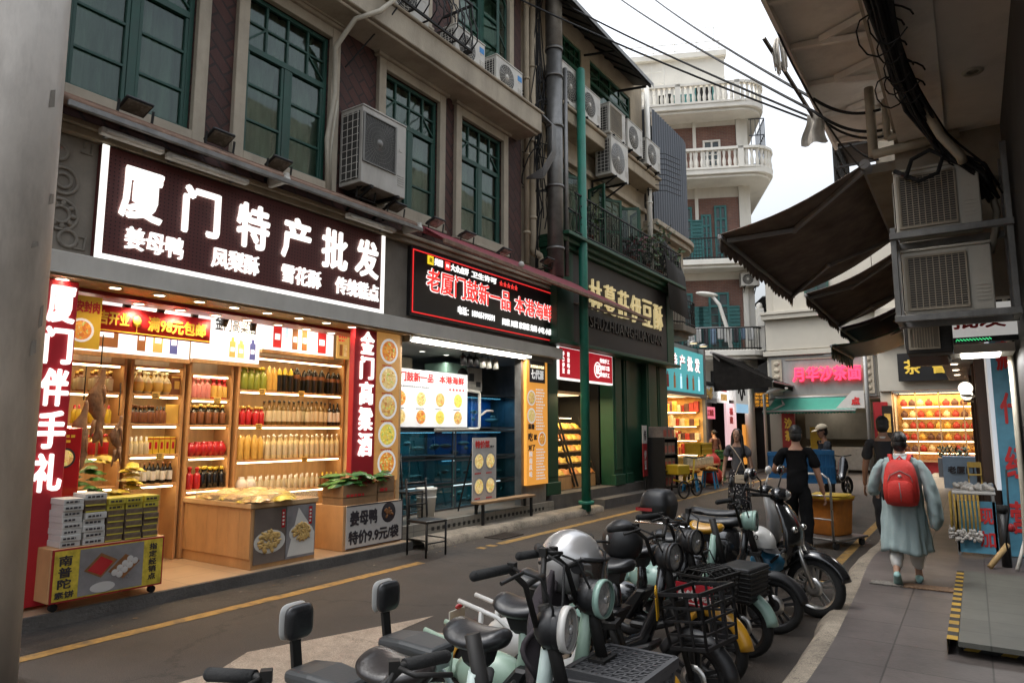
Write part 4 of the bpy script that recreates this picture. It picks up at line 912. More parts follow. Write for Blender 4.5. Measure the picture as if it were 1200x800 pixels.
# second counter with the duck poster
t=thing('crate_counter','low wooden counter with a white poster of the duck offer beside the menu pillar','counter',(-7.2,6.7,.12),world=True)
MB().box(-7.5,-6.93,6.38,7.48,.12,.70).out('body','oak',t,bevel=.006)
mat('poster_white',(.52,.50,.47),.5,var=.08)
m=MB(); m.box(-6.925,-6.91,6.42,7.49,.14,.70,0); m.box(-6.909,-6.907,6.42,7.49,.685,.70,1); m.box(-6.909,-6.907,7.475,7.49,.14,.684,1); m.box(-6.909,-6.907,6.42,7.474,.14,.152,1)
put(m,'姜母鸭',(-6.909,6.48,.43),*EX,.50,.20,.004,.03,1); put(m,'特价9.9元/袋',(-6.909,6.46,.19),*EX,.95,.18,.004,.03,1)
m.lathe([(0,.004),(.13,.003),(.14,.001)],(-6.909,7.2,.55),18,1,axis='x'); 
for i in range(12): a=U(0,6.28); q=U(0,.08); m.ell((-6.902,7.2+q*math.cos(a),.55+q*math.sin(a)),(.006,.03,.02),8,5,2,rot=(a,0,0))
m.out('poster',['poster_white','ink_dark','packet_brown'],t)
mat('carton',(.28,.17,.085),.85,var=.15,scale=5,bump=.1,dirt=.2)
for i,(y,z,sz,lb) in enumerate(((6.72,.702,(.4,.62,.26),'open brown carton full of green packets on the low counter'),(7.22,.702,(.4,.32,.34),'brown carton standing on the low counter beside the open one'),)):
    t=thing('carton',lb,'carton',(-7.18,y,z)); a,b,h=sz
    m=MB(); m.box(-a/2,a/2,-b/2,-b/2+.012,0,h); m.box(-a/2,a/2,b/2-.012,b/2,0,h); m.box(a/2-.012,a/2,-b/2+.012,b/2-.012,0,h); m.box(-a/2,-a/2+.012,-b/2+.012,b/2-.012,0,h); m.box(-a/2,a/2,-b/2,b/2,h*.35,h*.38); m.out('carton_body','carton',t)
    m=MB(); bars(m,a/2+.001,-b*.4,b*.35,h*.35,h*.6,1,0); m.out('carton_print','ink_red',t)
for i in range(3): t=thing('carton','flat brown carton standing on edge behind the low counter','carton',(-7.4,7.05+i*.15,.702),R(4*i),'cartons on edge'); MB().box(-.2,.2,-.05,.05,0,.42).out('carton_body','carton',t,bevel=.004)
for i in range(40):
    g=i%5!=4
    packet('long green leaf packet heaped in the open carton' if g else 'dark brown packet heaped in the open carton','packet','leaf packets in the open carton' if g else 'brown packets in the open carton',(-7.12+U(-.12,.12),6.40+.0195*i,.96+U(0,.13)),(.40,.11,.04),'packet_green' if g else 'packet_brown',(U(-.25,.25),U(-.25,.35),U(.1,1.0)))
# ================= box cart
t=thing('display_cart','low wooden cart on castors with a yellow framed cake poster, loaded with boxes','cart',(-7.0,3.35,.12),world=True)
m=MB(); m.box(-7.30,-6.74,2.86,3.87,.20,.66); m.out('body','oak',t,bevel=.006)
m=MB(); m.box(-6.738,-6.725,2.87,3.86,.20,.655,0); m.box(-6.7245,-6.722,2.885,3.845,.215,.64,1); m.box(-6.7215,-6.72,3.09,3.66,.225,.632,2)
put(m,'南',(-6.721,2.92,.51),*EX,.11,.09,.003,.02,3); put(m,'普',(-6.721,2.92,.41),*EX,.11,.09,.003,.02,3); put(m,'陀',(-6.721,2.92,.315),*EX,.11,.085,.003,.02,3); put(m,'素饼',(-6.721,2.90,.235),*EX,.16,.06,.003,.02,3)
putv(m,'指定经销点',(-6.721,3.715,.26),*EX,.075,.35,.003,.02,3,.14)
m.add([(-6.719,3.13,.44),(-6.719,3.28,.36),(-6.719,3.42,.50),(-6.719,3.27,.58)],[(0,1,2,3)],4); m.add([(-6.7185,3.16,.44),(-6.7185,3.28,.38),(-6.7185,3.38,.49),(-6.7185,3.27,.55)],[(0,1,2,3)],5)
m.add([(-6.719,3.34,.40),(-6.719,3.48,.32),(-6.719,3.63,.46),(-6.719,3.49,.54)],[(0,1,2,3)],4)
for i in range(4):
    for j in range(2): m.lathe([(0,.003),(.03,.001)],(-6.7185,3.40+i*.045+j*.045,.385+i*.035-j*.022),12,6,axis='x')
m.lathe([(0,.001),(.11,.001)],(-6.7188,3.30,.275),20,6,sx=1,sy=.42,axis='x')
m.out('poster',['red_panel','banner_yellow_dull' if 'banner_yellow_dull' in MATS else 'packet_yellow','photo_grey','ink_dark','packet_brown','b_red','poster_white'],t)
for y in (2.93,3.80):
    for x in (-7.24,-6.80):
        o=MB().cyl((x-.02,y,.155),(x+.02,y,.155),.034,12).out('castor','black_rubber',t)
        MB().box(x-.03,x+.03,y-.03,y+.03,.19,.202).out('castor_plate','steel',o)
mat('box_white',(.52,.51,.48),.5,var=.08); mat('box_brown',(.12,.085,.055),.45,var=.4,scale=16); mat('box_lemon',(.50,.42,.05),.5,var=.15)
cols=[(2.93,3.10,8,'box_white'),(3.11,3.30,5,'box_white'),(3.31,3.47,7,'box_lemon'),(3.48,3.64,7,'box_lemon'),(3.65,3.80,7,'box_lemon')]
for ci,(a,b,n,mt) in enumerate(cols):
    w=b-a; h=.052 if ci==0 else .056
    for i in range(n+(3 if ci==1 else 0)):
        dark=(ci>1 and i<n-2) or (ci==1 and i in (5,6))
        lab={True:'flat box with a brown food picture stacked on the cart',False:'flat white box stacked on the cart' if mt=='box_white' else 'flat yellow box on top of the picture boxes on the cart'}[dark]
        t=thing('cake_box',lab,'box',(-6.88+U(-.012,.012),(a+b)/2+U(-.004,.004),.662+i*(h+.001)),U(-.04,.04),'picture boxes on the cart' if dark else ('white boxes on the cart' if mt=='box_white' else 'yellow boxes on the cart'))
        MB().box(-.13,.13,-w/2+.002,w/2-.002,0,h).out('box_body',('box_brown' if dark else mt),t,bevel=.003)
        m=MB()
        if dark: m.box(.131,.132,-w*.45,w*.45,.004,h*.3,0)
        else: bars(m,.131,-w*.38,w*.4,h*.2,h*.8,1,1,.95)
        m.out('box_print',['box_lemon','ink_dark'],t)
# ================= restaurant: tanks, fan, chairs, bucket, poster, bench
mat('tank_frame',(.10,.11,.12),.4,.5,var=.15); mat('tank_blue',(.02,.11,.30),.4,var=.3,scale=2); mat('tank_teal',(.05,.16,.15),.4,var=.4,scale=3); mat('fish',(.25,.2,.15),.4,var=.4,scale=9)
mat('added_tank_glow',(.8,.95,1),em=1.2,emc=(.75,.95,1),var=0)
def tank(lab,y0,y1,z0,z1,bk,x=-7.75,d=.7):
    t=thing('fish_tank',lab,'fish tank',(x,(y0+y1)/2,z0),group='glass fish tanks in the restaurant',world=True)
    m=MB(); e=.025
    for y in (y0,y1-e):
        for xx in (x-d,x-e): m.box(xx,xx+e,y,y+e,z0,z1)
    for z in (z0,z1-e):
        m.box(x-e,x,y0+e,y1-e,z,z+e); m.box(x-d,x-d+e,y0+e,y1-e,z,z+e)
    m.out('frame','tank_frame',t)
    MB().box(x-d+.01,x-d+.02,y0+e,y1-e,z0,z1).out('back_panel',bk,t); MB().box(x-d,x-.01,y0,y1,z0+.002,z0+.012).out('tank_base','kitchen_dark',t)
    MB().box(x-.40,x-.37,y0+.1,y1-.1,z1-.045,z1-.03).out('added_tank_lamp','added_tank_glow',t)  # this strip and the area light below are added to make the tank glow
    d_=bpy.data.lights.new('added_tank_lamp','AREA'); d_.shape='RECTANGLE'; d_.size=.2; d_.size_y=(y1-y0)*.8; d_.energy=(6 if bk=='tank_blue' and z0>1.5 else 1.2)*LK; d_.color=(.55,.8,1) if bk=='tank_blue' else (.7,1,.92); o_=bpy.data.objects.new('added_tank_lamp',d_); COL.objects.link(o_); o_.parent=t; o_.location=(-.385,0,z1-z0-.06)
    MB().box(x-.012,x-.008,y0+e,y1-e,z0+e,z1-e).out('glass_pane','tank_water',t)
    m=MB()
    for i in range(7): m.ell((x-.2-U(0,.35),y0+.1+U(0,y1-y0-.2),z0+.06+U(0,(z1-z0)*.4)),(.035,U(.08,.15),.04),8,6,rot=(0,0,U(-1,1)))
    m.out('fish','fish',t)
tank('bright blue fish tank at the top of the tank rack',9.75,11.8,1.72,2.36,'tank_blue'); tank('dark tank below the white menu board',7.75,9.70,1.24,1.68,'tank_teal'); tank('dark tank under the blue one',9.75,11.8,1.2,1.68,'tank_blue')
tank('dark middle tank in the left stack of the restaurant',7.75,9.70,.76,1.20,'tank_teal'); tank('dark middle tank in the right stack of the restaurant',9.75,11.8,.74,1.16,'tank_teal'); tank('lowest tank on the left behind the white bucket',7.75,9.70,.31,.72,'tank_teal'); tank('lowest tank on the right behind the dish poster',9.75,11.8,.31,.70,'tank_teal')
t=thing('water_pipe','white plastic water pipe bent round the blue tank','pipe',(-7.6,10,2),world=True); MB().tube([(-7.68,9.62,2.42),(-7.68,10.35,2.40),(-7.68,10.37,2.36),(-7.68,10.37,1.75),(-7.68,10.34,1.71),(-7.68,9.1,1.69)],.03,8).tube([(-7.68,10.37,1.95),(-7.68,10.6,2.05),(-7.68,10.8,2.05)],.022,8).out('pipe','white_paint',t)
t=thing('chiller_unit','pale green tank chiller with a dark round fan on top of the tanks','chiller',(-7.9,9.9,2.4),world=True)
mat('chiller_green',(.22,.36,.30),.5,var=.1); MB().box(-8.3,-7.78,9.5,10.1,2.42,2.90).out('casing','chiller_green',t,bevel=.01); MB().box(-8.3,-7.80,10.15,10.62,2.42,2.86).out('control_box','white_plastic',t,bevel=.01)
MB().lathe([(0,.003),(.17,.003),(.17,0)],(-7.78,9.98,2.66),20,axis='x').out('fan_opening','vent_dark',t); MB().box(-7.799,-7.795,10.2,10.35,2.6,2.75).box(-7.799,-7.795,10.42,10.56,2.5,2.6).out('control_panel','kitchen_dark',t)
t=thing('range_hood','beige wall cabinet near the restaurant ceiling','cabinet',(-8.6,8.3,2.6),world=True); MB().box(-9.15,-8.4,7.8,9.3,2.5,3.0).out('body','beige_plaster',t,bevel=.02); MB().box(-8.396,-8.38,8.45,8.50,2.55,2.85).out('handle','black_plastic',t)
for i,(y,c) in enumerate(((9.3,'black_plastic'),(9.48,'black_plastic'),(9.66,'black_plastic'),(9.86,'white_paint'),(10.04,'white_paint'),(10.26,'white_paint'))):
    t=thing('ceiling_spotlight','%s cylinder spotlight hanging from the restaurant ceiling'%('black' if c[0]=='b' else 'white'),'spotlight',(-7.25,y,3.02),0,('black' if c[0]=='b' else 'white')+' spotlights of the restaurant')
    MB().cyl((0,0,0),(0,0,-.05),.012,6).out('stem','black_plastic',t); MB().cyl((0,0,-.05),(.02,0,-.22),.055,14).out('lamp_head',c,t)
def poster_stand():
    t=thing('dish_poster','leaning poster headed with a special offer over four dark dishes','poster',(-7.05,9.7,.5),world=True)
    m=MB(); m.box(-7.06,-7.045,9.33,10.02,.50,1.56,11)
    put(m,'特价菜',(-7.044,9.40,1.38),*EX,.42,.13,.004,.03,8); bars(m,-7.044,9.84,9.99,1.38,1.44,1,7)
    for (y,z) in ((9.51,1.16),(9.84,1.16),(9.51,.74),(9.84,.74)): dish(m,-7.044,y,z,.155,9,3,9); bars(m,-7.044,y-.12,y+.12,z-.22,z-.18,1,8)
    m.out('panel',FM[:11]+['poster_white'],t)
    m=MB(); m.bar((-7.07,9.4,1.5),(-7.4,9.4,.32),.02,.02); m.bar((-7.07,9.95,1.5),(-7.4,9.95,.32),.02,.02); m.box(-7.08,-7.0,9.33,10.02,.48,.498); m.out('stand','black_iron',t)
poster_stand()
t=thing('low_bench','low dark wooden bench on the restaurant step','bench',(-6.95,10.2,.3),world=True); MB().box(-7.02,-6.80,9.25,10.95,.47,.51).out('seat','carton',t,bevel=.004)
for y in (9.35,10.85): MB().box(-7.0,-6.96,y-.02,y+.02,.302,.47).box(-6.86,-6.82,y-.02,y+.02,.13,.47).out('leg','black_iron',t)
mat('dark_wood',(.018,.013,.010),.35,var=.3,scale=6)
def chair(lab,loc,rz):
    t=thing('chair',lab,'chair',loc,rz,'black chairs outside the restaurant')
    MB().box(-.2,.2,-.2,.2,.44,.475).out('seat','dark_wood',t,bevel=.012,seg=2)
    for x in (-.185,.185):
        MB().tube([(x,.185,0),(x,.185,.44)],.014,8).out('leg','black_iron',t)
        MB().tube([(x,-.185,0),(x,-.185,.46),(x,-.23,1.02)],.015,8).out('leg','black_iron',t)
    m=MB()
    for z in (.95,.80,.66): m.tube([(-.185,-.20-(z-.46)*.06,z),(0,-.235-(z-.46)*.06,z),(.185,-.20-(z-.46)*.06,z)],.02 if z>.9 else .011,8)
    m.out('backrest','black_iron',t)
    m=MB(); m.tube([(-.185,.185,.18),(.185,.185,.18)],.009,6); m.tube([(-.185,-.185,.22),(-.185,.185,.22)],.009,6); m.tube([(.185,-.185,.22),(.185,.185,.22)],.009,6); m.out('stretcher','black_iron',t)
chair('black metal chair standing on the road edge by the duck poster',(-6.34,7.36,0),R(-95)); chair('black metal chair up on the restaurant floor behind the other one',(-7.28,7.95,.30),R(-80))
t=thing('plastic_bucket','pair of stacked white plastic buckets on the restaurant floor','bucket',(-7.3,8.45,.30)); MB().lathe([(0,0),(.13,0),(.155,.32),(.165,.33),(.165,.35),(.15,.35)],(0,0,0),20).out('bucket_body','white_paint',t); MB().lathe([(.157,.33),(.165,.44),(.175,.45),(.175,.48),(.16,.48),(.15,.40)],(0,0,0),20).out('second_bucket','white_paint',t)
# ================= pipes between the buildings
t=thing('flue_pipe','thick stained metal flue pipe rising between the brick and cream buildings','pipe',(-6.7,11.7,4.7),world=True)
m=MB(); m.cyl((-6.78,11.72,4.75),(-6.78,11.72,9.6),.165,20); m.cyl((-6.78,11.72,9.6),(-6.78,11.72,14),.18,20); m.out('pipe','galvanised',t)
for z in (5.3,6.6,7.9,9.0,9.6):
    m=MB().cyl((-6.78,11.72,z),(-6.78,11.72,z+.05),.19,20)
    if z in (6.6,9.0): m.bar((-6.78,11.72,z+.02),(-7.3,11.72,z+.02),.05,.04)
    m.out('clamp_ring','galvanised',t)
m=MB(); m.cyl((-6.66,11.97,4.8),(-6.66,11.97,9.3),.05,8); m.out('side_pipe','galvanised',t)
for (x,y,z0,z1,r,mt,lb) in ((-7.0,10.98,4.9,13.5,.055,'beige_plaster','cream downpipe at the end of the brick wall, nearest the brick'),(-7.0,11.2,5.25,13.5,.075,'beige_plaster','thicker cream downpipe with a bend above the sign band'),(-7.02,11.38,4.9,13,.035,'black_rubber','thin black pipe behind the flue'),(-6.9,17.05,5.6,11.3,.075,'white_paint','white downpipe at the far corner of the cream building')):
    t=thing('downpipe',lb,'pipe',(x,y,z0),world=True)
    m=MB()
    if r==.075 and y<12: m.tube([(x,y,z1),(x,y,z0),(x,y+.02,z0-.06),(x+.02,y+.22,z0-.1),(x+.02,y+.26,z0-.18),(x+.02,y+.26,4.7)],r,10)
    else: m.cyl((x,y,z0),(x,y,z1),r,10)
    m.out('pipe',mt,t)
    for i in range(int((z1-z0)/1.6)): MB().cyl((x,y,z0+.6+i*1.6),(x,y,z0+.65+i*1.6),r+.018,10).out('clamp_ring',mt,t)
rr=random.Random(5)
m=MB()
for k in range(16):
    y=11.15+rr.uniform(0,.5); x=-7.05+rr.uniform(0,.12); z0=rr.uniform(5,7); z1=rr.uniform(8.5,12.5)
    m.tube([(x+rr.uniform(-.05,.08),y+rr.uniform(-.12,.12),z0+(z1-z0)*i/6) for i in range(7)],.012,5)
for k in range(7):
    z=rr.uniform(5.2,9.6); m.bar((-7.15,11.05,z),(-6.85,11.65,z+rr.uniform(-.1,.1)),.015,.015)
for k in range(4):
    c=(-6.95,11.25+.05*k,7.4+.35*k); m.tube([(c[0]+.18*math.cos(a*.5),c[1]-.2+.18*math.sin(a*.5),c[2]-.5+.35*math.cos(a*.5)) for a in range(13)],.014,5,closed=True)
m.out('cable_tangle','black_rubber'); o=bpy.data.objects['cable_tangle']; tag(o,'tangle of black wires hanging beside the thick flue pipe','cables')
m=MB()
for k in range(6): m.tube([(-6.5-.03*k,10.72,7.75),(-6.4,10.95+.03*k,7.6),(-6.45,11.05+.03*k,7.1),(-6.6,10.95,6.75-.04*k),(-6.95,10.9,6.6)],.017,6)
tag(m.out('hose_loops','grey_metal'),'loops of grey hoses at the end of the pale ledge','hose')
# ================= cream building with the green shop
bB=thing('cream_building','old cream building with green window frames and metal eaves over a dark green shop','building',(-7.2,15,0),world=True)
hB=[(12.75,13.75,8.95,10.6),(14.2,16.6,9.3,10.75)]; hC=[(12.7,13.9,6.0,7.5),(14.6,16.3,6.05,7.3)]
m=MB(); facade(m,-7.5,-7.2,10.86,17.4,8.4,11.6,[(a,b,8.95,10.75) for a,b,_,_ in hB]); facade(m,-7.5,-7.2,10.86,18.5,4.6,8.4,[(a,b,5.7,7.5) for a,b,_,_ in hC])
m.box(-14,-7.5,18.3,18.5,.3,8.4); m.box(-14,-7.5,17.2,17.4,8.4,11.6); m.out('wall','beige_plaster',bB)
MB().box(-8.3,-8.2,11,18,4.6,11.5).out('dark_backing','dark_void',bB)  # another dark panel added behind windows to block light
for (a,b,c,d) in hB: window(a,b,8.95,10.75,bB,x=-7.2,sur=False,fm='green_wood',top=.3)
for (a,b,c,d) in hC: window(a,b,5.7,7.5,bB,x=-7.2,sur=False,fm='green_wood',top=.25)
# open green shutters on the balcony storey
for (y,rz,s) in ((14.6,R(35),1),(15.5,R(60),1),(16.3,R(-50),-1),(12.7,R(30),1),(13.9,R(-70),-1)):
    m=MB(); w=.55*s
    a,b=min(0,w),max(0,w)
    m.box(-.02,.02,a,a+.06,5.72,7.3); m.box(-.02,.02,b-.06,b,5.72,7.3)
    for z in (5.72,6.45,7.24): m.box(-.019,.019,a+.06,b-.06,z,z+.06)
    mm=Matrix.Translation((-7.14,y,0))@Matrix.Rotation(-rz if s>0 else -rz,4,'Z'); m.xf(mm); w_=m.out('shutter','green_wood',bB)
    MB().box(-.004,.004,a+.06,b-.06,5.78,7.24).xf(mm).out('pane','window_glass',w_)
m=MB(); m.box(-7.22,-6.72,11.9,17.35,8.22,8.5); m.box(-7.22,-6.66,11.9,17.4,8.502,8.58); m.out('ledge','beige_plaster',bB,bevel=.015)
m=MB(); m.box(-7.22,-7.08,12.0,17.3,7.62,7.75); m.out('moulding','beige_plaster',bB,bevel=.01)
mat('eave_metal',(.085,.08,.075),.7,.2,var=.3,scale=3,dirt=.4)
m=MB(); m.loft([[(-7.6,9.9,11.55),(-7.6,17.3,11.55)],[(-6.3,9.9,10.55),(-6.3,15.9,10.55)]],0,False,False,False); m.out('eave_sheet','eave_metal',bB,solid=.03)
m=MB()
for k in range(11): y=10.1+k*.55; m.bar((-7.25,y,11.25),(-6.27,y,10.53),.05,.07)
m.bar((-6.32,9.9,10.52),(-6.32,15.9,10.52),.05,.06); m.bar((-7.2,13.9,10.7),(-6.4,13.9,10.55),.04,.04); m.bar((-7.2,15.8,10.6),(-6.4,15.8,10.5),.05,.05)
m.out('eave_rafter','black_iron',bB)
m=MB(); m.loft([[(-7.6,9.9,11.60),(-7.6,17.3,11.60)],[(-6.25,9.9,10.60),(-6.25,15.95,10.60)],[(-6.25,9.9,10.50),(-6.25,15.95,10.50)]],0,False,False,False); m.out('roof','galvanised',bB)
# outdoor units on the cream building
un=[((-7.12,12.40,8.62),.95,.85,'tall white unit on the cream ledge, half behind the green post'),((-7.08,13.2,8.6),.9,.7,'white unit with slatted side second along the cream ledge'),((-7.0,14.4,8.62),.9,.72,'white unit third along the cream ledge, right of the green post'),((-7.0,15.45,8.62),.92,.72,'white unit fourth along the cream ledge under the wide window'),((-7.0,16.65,8.6),.92,.7,'white unit at the far end of the cream ledge'),((-6.98,14.45,7.62),.95,.92,'large unit with a pale round fan on brackets below the cream ledge')]
for (p,w,h,lb) in un: acunit('outdoor_unit',lb,p,0,w,h,.42,'outdoor units on the cream building',bracket=True,fan='grey_metal' if 'round fan' in lb else 'fan_dark',slats='ledge' in lb and 'third' in lb)
m=MB()
for k in range(8): m.tube([(-6.9,16.9,9.2-.15*k),(-6.5,17.3,9.22-.15*k),(-6.3,17.9,9.2-.15*k)],.012,5)
m.bar((-6.88,16.95,8.0),(-6.88,16.95,9.4),.03,.03); tag(m.out('antenna_bars','black_iron'),'row of thin iron rods sticking out at the far corner of the cream building','rods')
# dark boxed-out storey and cream corner
mat('slate_sheet',(.075,.082,.095),.5,.3,var=.12,scale=2)
t=thing('corrugated_annex','dark grey corrugated metal box jutting out at the end of the cream building','annex',(-7,18.8,7.4),world=True)
m=MB(); pts=[(-6.95,17.45),(-6.95,20.0),(-7.0,20.4),(-7.2,20.7),(-7.6,20.8)]
ring=[]
n=80; seglen=[math.dist(pts[i],pts[i+1]) for i in range(4)]; tot=sum(seglen)
for i in range(n+1):
    d=tot*i/n; k=0
    while k<3 and d>seglen[k]: d-=seglen[k]; k+=1
    a,b=pts[k],pts[k+1]; q=d/seglen[k]; x,y=a[0]+(b[0]-a[0])*q,a[1]+(b[1]-a[1])*q
    off=.025 if i%4<2 else 0
    ring.append((x+off,y))
m.loft([[(x,y,7.45) for x,y in ring],[(x,y,10.75) for x,y in ring]],0,False,False,False); m.box(-9.5,-6.96,17.43,17.45,7.45,10.75); m.box(-9.5,-7.5,20.79,20.8,7.45,10.75); m.box(-9.5,-7.02,17.46,20.4,10.25,10.3)
m.out('cladding','slate_sheet',t)
m=MB(); 
for z0,z1,o in ((7.15,7.3,.08),(7.302,7.44,.18)):
    q=[(p[0]+o,p[1]+(o if i>2 else 0)) for i,p in enumerate(pts)]
    m.prism([(-9.5,17.3)]+[(q[0][0],17.3)]+q[1:]+[(-9.5,20.8+o)],z0,z1,'z')
m.out('curved_slab','stone_trim',t,bevel=.01)
m=MB(); q=[(p[0]-.15,p[1]-.1) for p in pts]; m.prism([(-9.5,18.55)]+[(q[0][0],18.55)]+q[1:]+[(-9.5,20.65)],4.6,7.148,'z'); m.out('corner_wall','stone_trim',t)
# green shopfront
t=thing('green_shopfront','dark green wooden shopfront with tall pillars under a black sign','shopfront',(-7.1,15,.4),world=True)
for (a,b,d) in ((11.8,12.32,0),(14.85,15.35,.05),(15.6,15.95,0),(16.9,17.6,.05),(17.8,18.5,0)):
    MB().box(-7.4,-7.1+d,a,b,.4,4.55).box(-7.12,-7.08+d,a+.08,b-.08,.75,3.9).box(-7.12,-7.05+d,a-.02,b+.02,.401,.65).out('pillar','green_wood',t,bevel=.01)
MB().box(-7.42,-7.2,15.36,18.5,.4,4.5).out('board_wall','green_wood',t)
m=MB(); 
for z0,z1,x in ((4.5,4.58,-6.62),(3.42,3.5,-6.72),(5.43,5.52,-6.72),(5.522,5.62,-6.62),(5.622,5.70,-6.48)): m.box(-7.3,x,11.75,18.6,z0,z1) if z0>5 or z0<3.5 else None
m.box(-7.3,-6.8,11.8,12.5,3.5,5.43); m.box(-7.3,-6.8,17.85,18.35,3.5,5.43); m.out('cornice','green_wood',t,bevel=.01)
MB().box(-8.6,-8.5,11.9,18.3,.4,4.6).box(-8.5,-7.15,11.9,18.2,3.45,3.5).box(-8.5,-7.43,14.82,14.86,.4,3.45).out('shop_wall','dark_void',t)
mat('sign_brown',(.030,.026,.024),.6,var=.15); mat('letter_gold',(.62,.50,.25),em=.35,emc=(1,.82,.42),var=.1); mat('letter_dull',(.036,.031,.027),.4,.4,var=.1)
t=thing('gold_letter_sign','wide dark brown sign with gold characters over the green shop','sign',(-6.9,15,3.5),world=True)
MB().box(-7.0,-6.82,12.5,17.85,3.52,5.42).out('panel','sign_brown',t)
m=MB(); 
for i,c in enumerate('林蔓莊伊豆酥'): put(m,c,(-6.81,13.2+i*.735,4.33+.0*i),*EX,.58,.68,.05,.0,0)
put(m,'SHUZHUANGHUAYUAN',(-6.815,13.2,3.92),*EX,4.2,.26,.03,.01,1); m.out('lettering',['letter_gold','letter_dull'],t)
mat('lit_red',(.42,.012,.02),em=.55,emc=(.60,.014,.03),var=0)
t=thing('red_light_sign','red lit sign with white characters hanging behind the green post','sign',(-7.05,13.8,2.7),world=True)
m=MB(); m.box(-7.14,-7.05,12.28,14.84,2.74,3.44,1); m.box(-7.049,-7.04,12.30,14.81,2.78,3.41,0)
putv(m,'手作伊豆',(-7.038,12.4,2.86),*EX,.1,.48,.004,.03,1); putv(m,'鼓浪屿店',(-7.038,12.62,2.86),*EX,.1,.48,.004,.03,1)
for i,c in enumerate('林莊'): m.lathe([(.15,.004),(.185,.004)],(-7.04,13.42+.62*i,3.05),20,1,axis='x'); put(m,c,(-7.036,13.31+.62*i,2.95),*EX,.22,.22,.004,.04,1)
for r in range(3): put(m,'传统手工糕点'[:4+r%2],(-7.038,14.15,3.22-r*.16),*EX,.5,.11,.004,.02,1)
m.out('panel',['lit_red','letter_soft'],t)
t=thing('red_fascia_board','dark red board under the gold letter sign','sign',(-7,14,3.4),world=True)
m=MB(); m.box(-6.99,-6.95,13.55,15.0,3.46,3.72); bars(m,-6.949,14.2,14.85,3.5,3.66,1,1); m.out('panel',['red_panel','letter_soft'],t)
# bread shelves behind the post
for (y0,y1,lb) in ((12.45,13.45,'sloping bread shelf in warm light between the green pillar and the green post'),(13.6,14.6,'second sloping bread shelf just right of the green post')):
    t=thing('bread_shelf',lb,'shelf',(-7.4,(y0+y1)/2,.4),group='bread shelves of the green shop',world=True)
    m=MB()
    for y in (y0,y1): m.bar((-7.35,y,.45),(-7.85,y,2.0),.03,.04)
    m.out('frame','black_iron',t)
    MB().box(-8.2,-7.42,y0,y1,.41,.68).out('base','oak',t)
    for k in range(5):
        z=.70+k*.25; x=-7.42-k*.09
        s=MB().add([(x,y0,z),(x,y1,z),(x-.28,y1,z+.08),(x-.28,y0,z+.08)],[(0,1,2,3)]).out('tray','oak',t,solid=.015); MB().box(x-.30,x-.27,y0,y1,z+.26,z+.27).out('light_strip','strip_warm',s)
mat('bread_yellow',(.72,.48,.08),.5,var=.3,scale=12); mat('bread_orange',(.62,.24,.06),.5,var=.3,scale=12)
for (y0,y1) in ((12.45,13.45),(13.6,14.6)):
    for k in range(5):
        for i in range(4):
            packet('wrapped yellow bread on a sloping shelf of the green shop' if (k+i)%3 else 'wrapped orange bread on a sloping shelf of the green shop','bread','yellow breads on the sloping shelves' if (k+i)%3 else 'orange breads on the sloping shelves',(-7.55-k*.09,y0+.13+i*.24,.76+k*.25),(.26,.22,.08),'bread_yellow' if (k+i)%3 else 'bread_orange',(0,.28,U(-.1,.1)),'bread')
d=bpy.data.lights.new('bread_lamp','AREA'); d.energy=30*LK; d.size=2; d.color=(1,.75,.4); 
t=thing('ceiling_lamp','warm slatted lamp box above the bread shelves','light',(-7.9,13.4,2.5)); MB().box(-.3,.3,-.9,.9,0,.06).out('housing','oak',t); MB().box(-.25,.25,-.85,.85,-.02,-.003).out('lamp','strip_warm_soft' if 'strip_warm_soft' in MATS else 'lit_cream',t)
o=bpy.data.objects.new('bread_lamp',d); COL.objects.link(o); o.location=(.25,0,-.06); o.parent=t
# notice boards at the green shop
t=thing('notice_board','red and white notice board leaning by the green pillar','sign',(-6.85,16.2,.2),R(8)); m=MB(); m.box(-.01,.01,-.2,.2,.35,1.15,0); m.box(-.01,.011,-.2,.2,1.152,1.6,1); putv(m,'伊豆',(.012,-.1,.5),(0,1,0),(0,0,1),.2,.5,.004,.03,1); putv(m,'传',(.012,-.1,1.2),(0,1,0),(0,0,1),.22,.3,.004,.03,2); m.out('board',['red_panel','poster_white','ink_dark'],t); MB().bar((0,0,.0),(0,0,.35),.03,.03).out('post','black_iron',t)
t=thing('display_stand','stand of stacked cartons beside the notice board','stand',(-6.7,16.95,.2),world=True)
mat('carton_grey',(.24,.19,.16),.7,var=.3,scale=6)
m=MB(); m.box(-6.95,-6.45,16.5,16.53,.2,1.5); m.box(-6.95,-6.45,17.4,17.43,.2,1.5)
for z in (.25,.65,1.05,1.45): m.box(-6.95,-6.45,16.53,17.4,z,z+.02)
m.out('rack','black_iron',t)
for z in (.272,.672,1.072,1.472):
    for i in range(3):
        t=thing('carton','printed carton on the stand beside the notice board','carton',(-6.7,16.7+i*.27,z),U(-.06,.06),'cartons on the stand'); MB().box(-.2,.2,-.12,.12,0,.3).out('carton_body','carton_grey',t,bevel=.006); m=MB(); m.box(.2005,.202,-.09,.09,.05,.22); m.out('carton_print','red_panel',t)
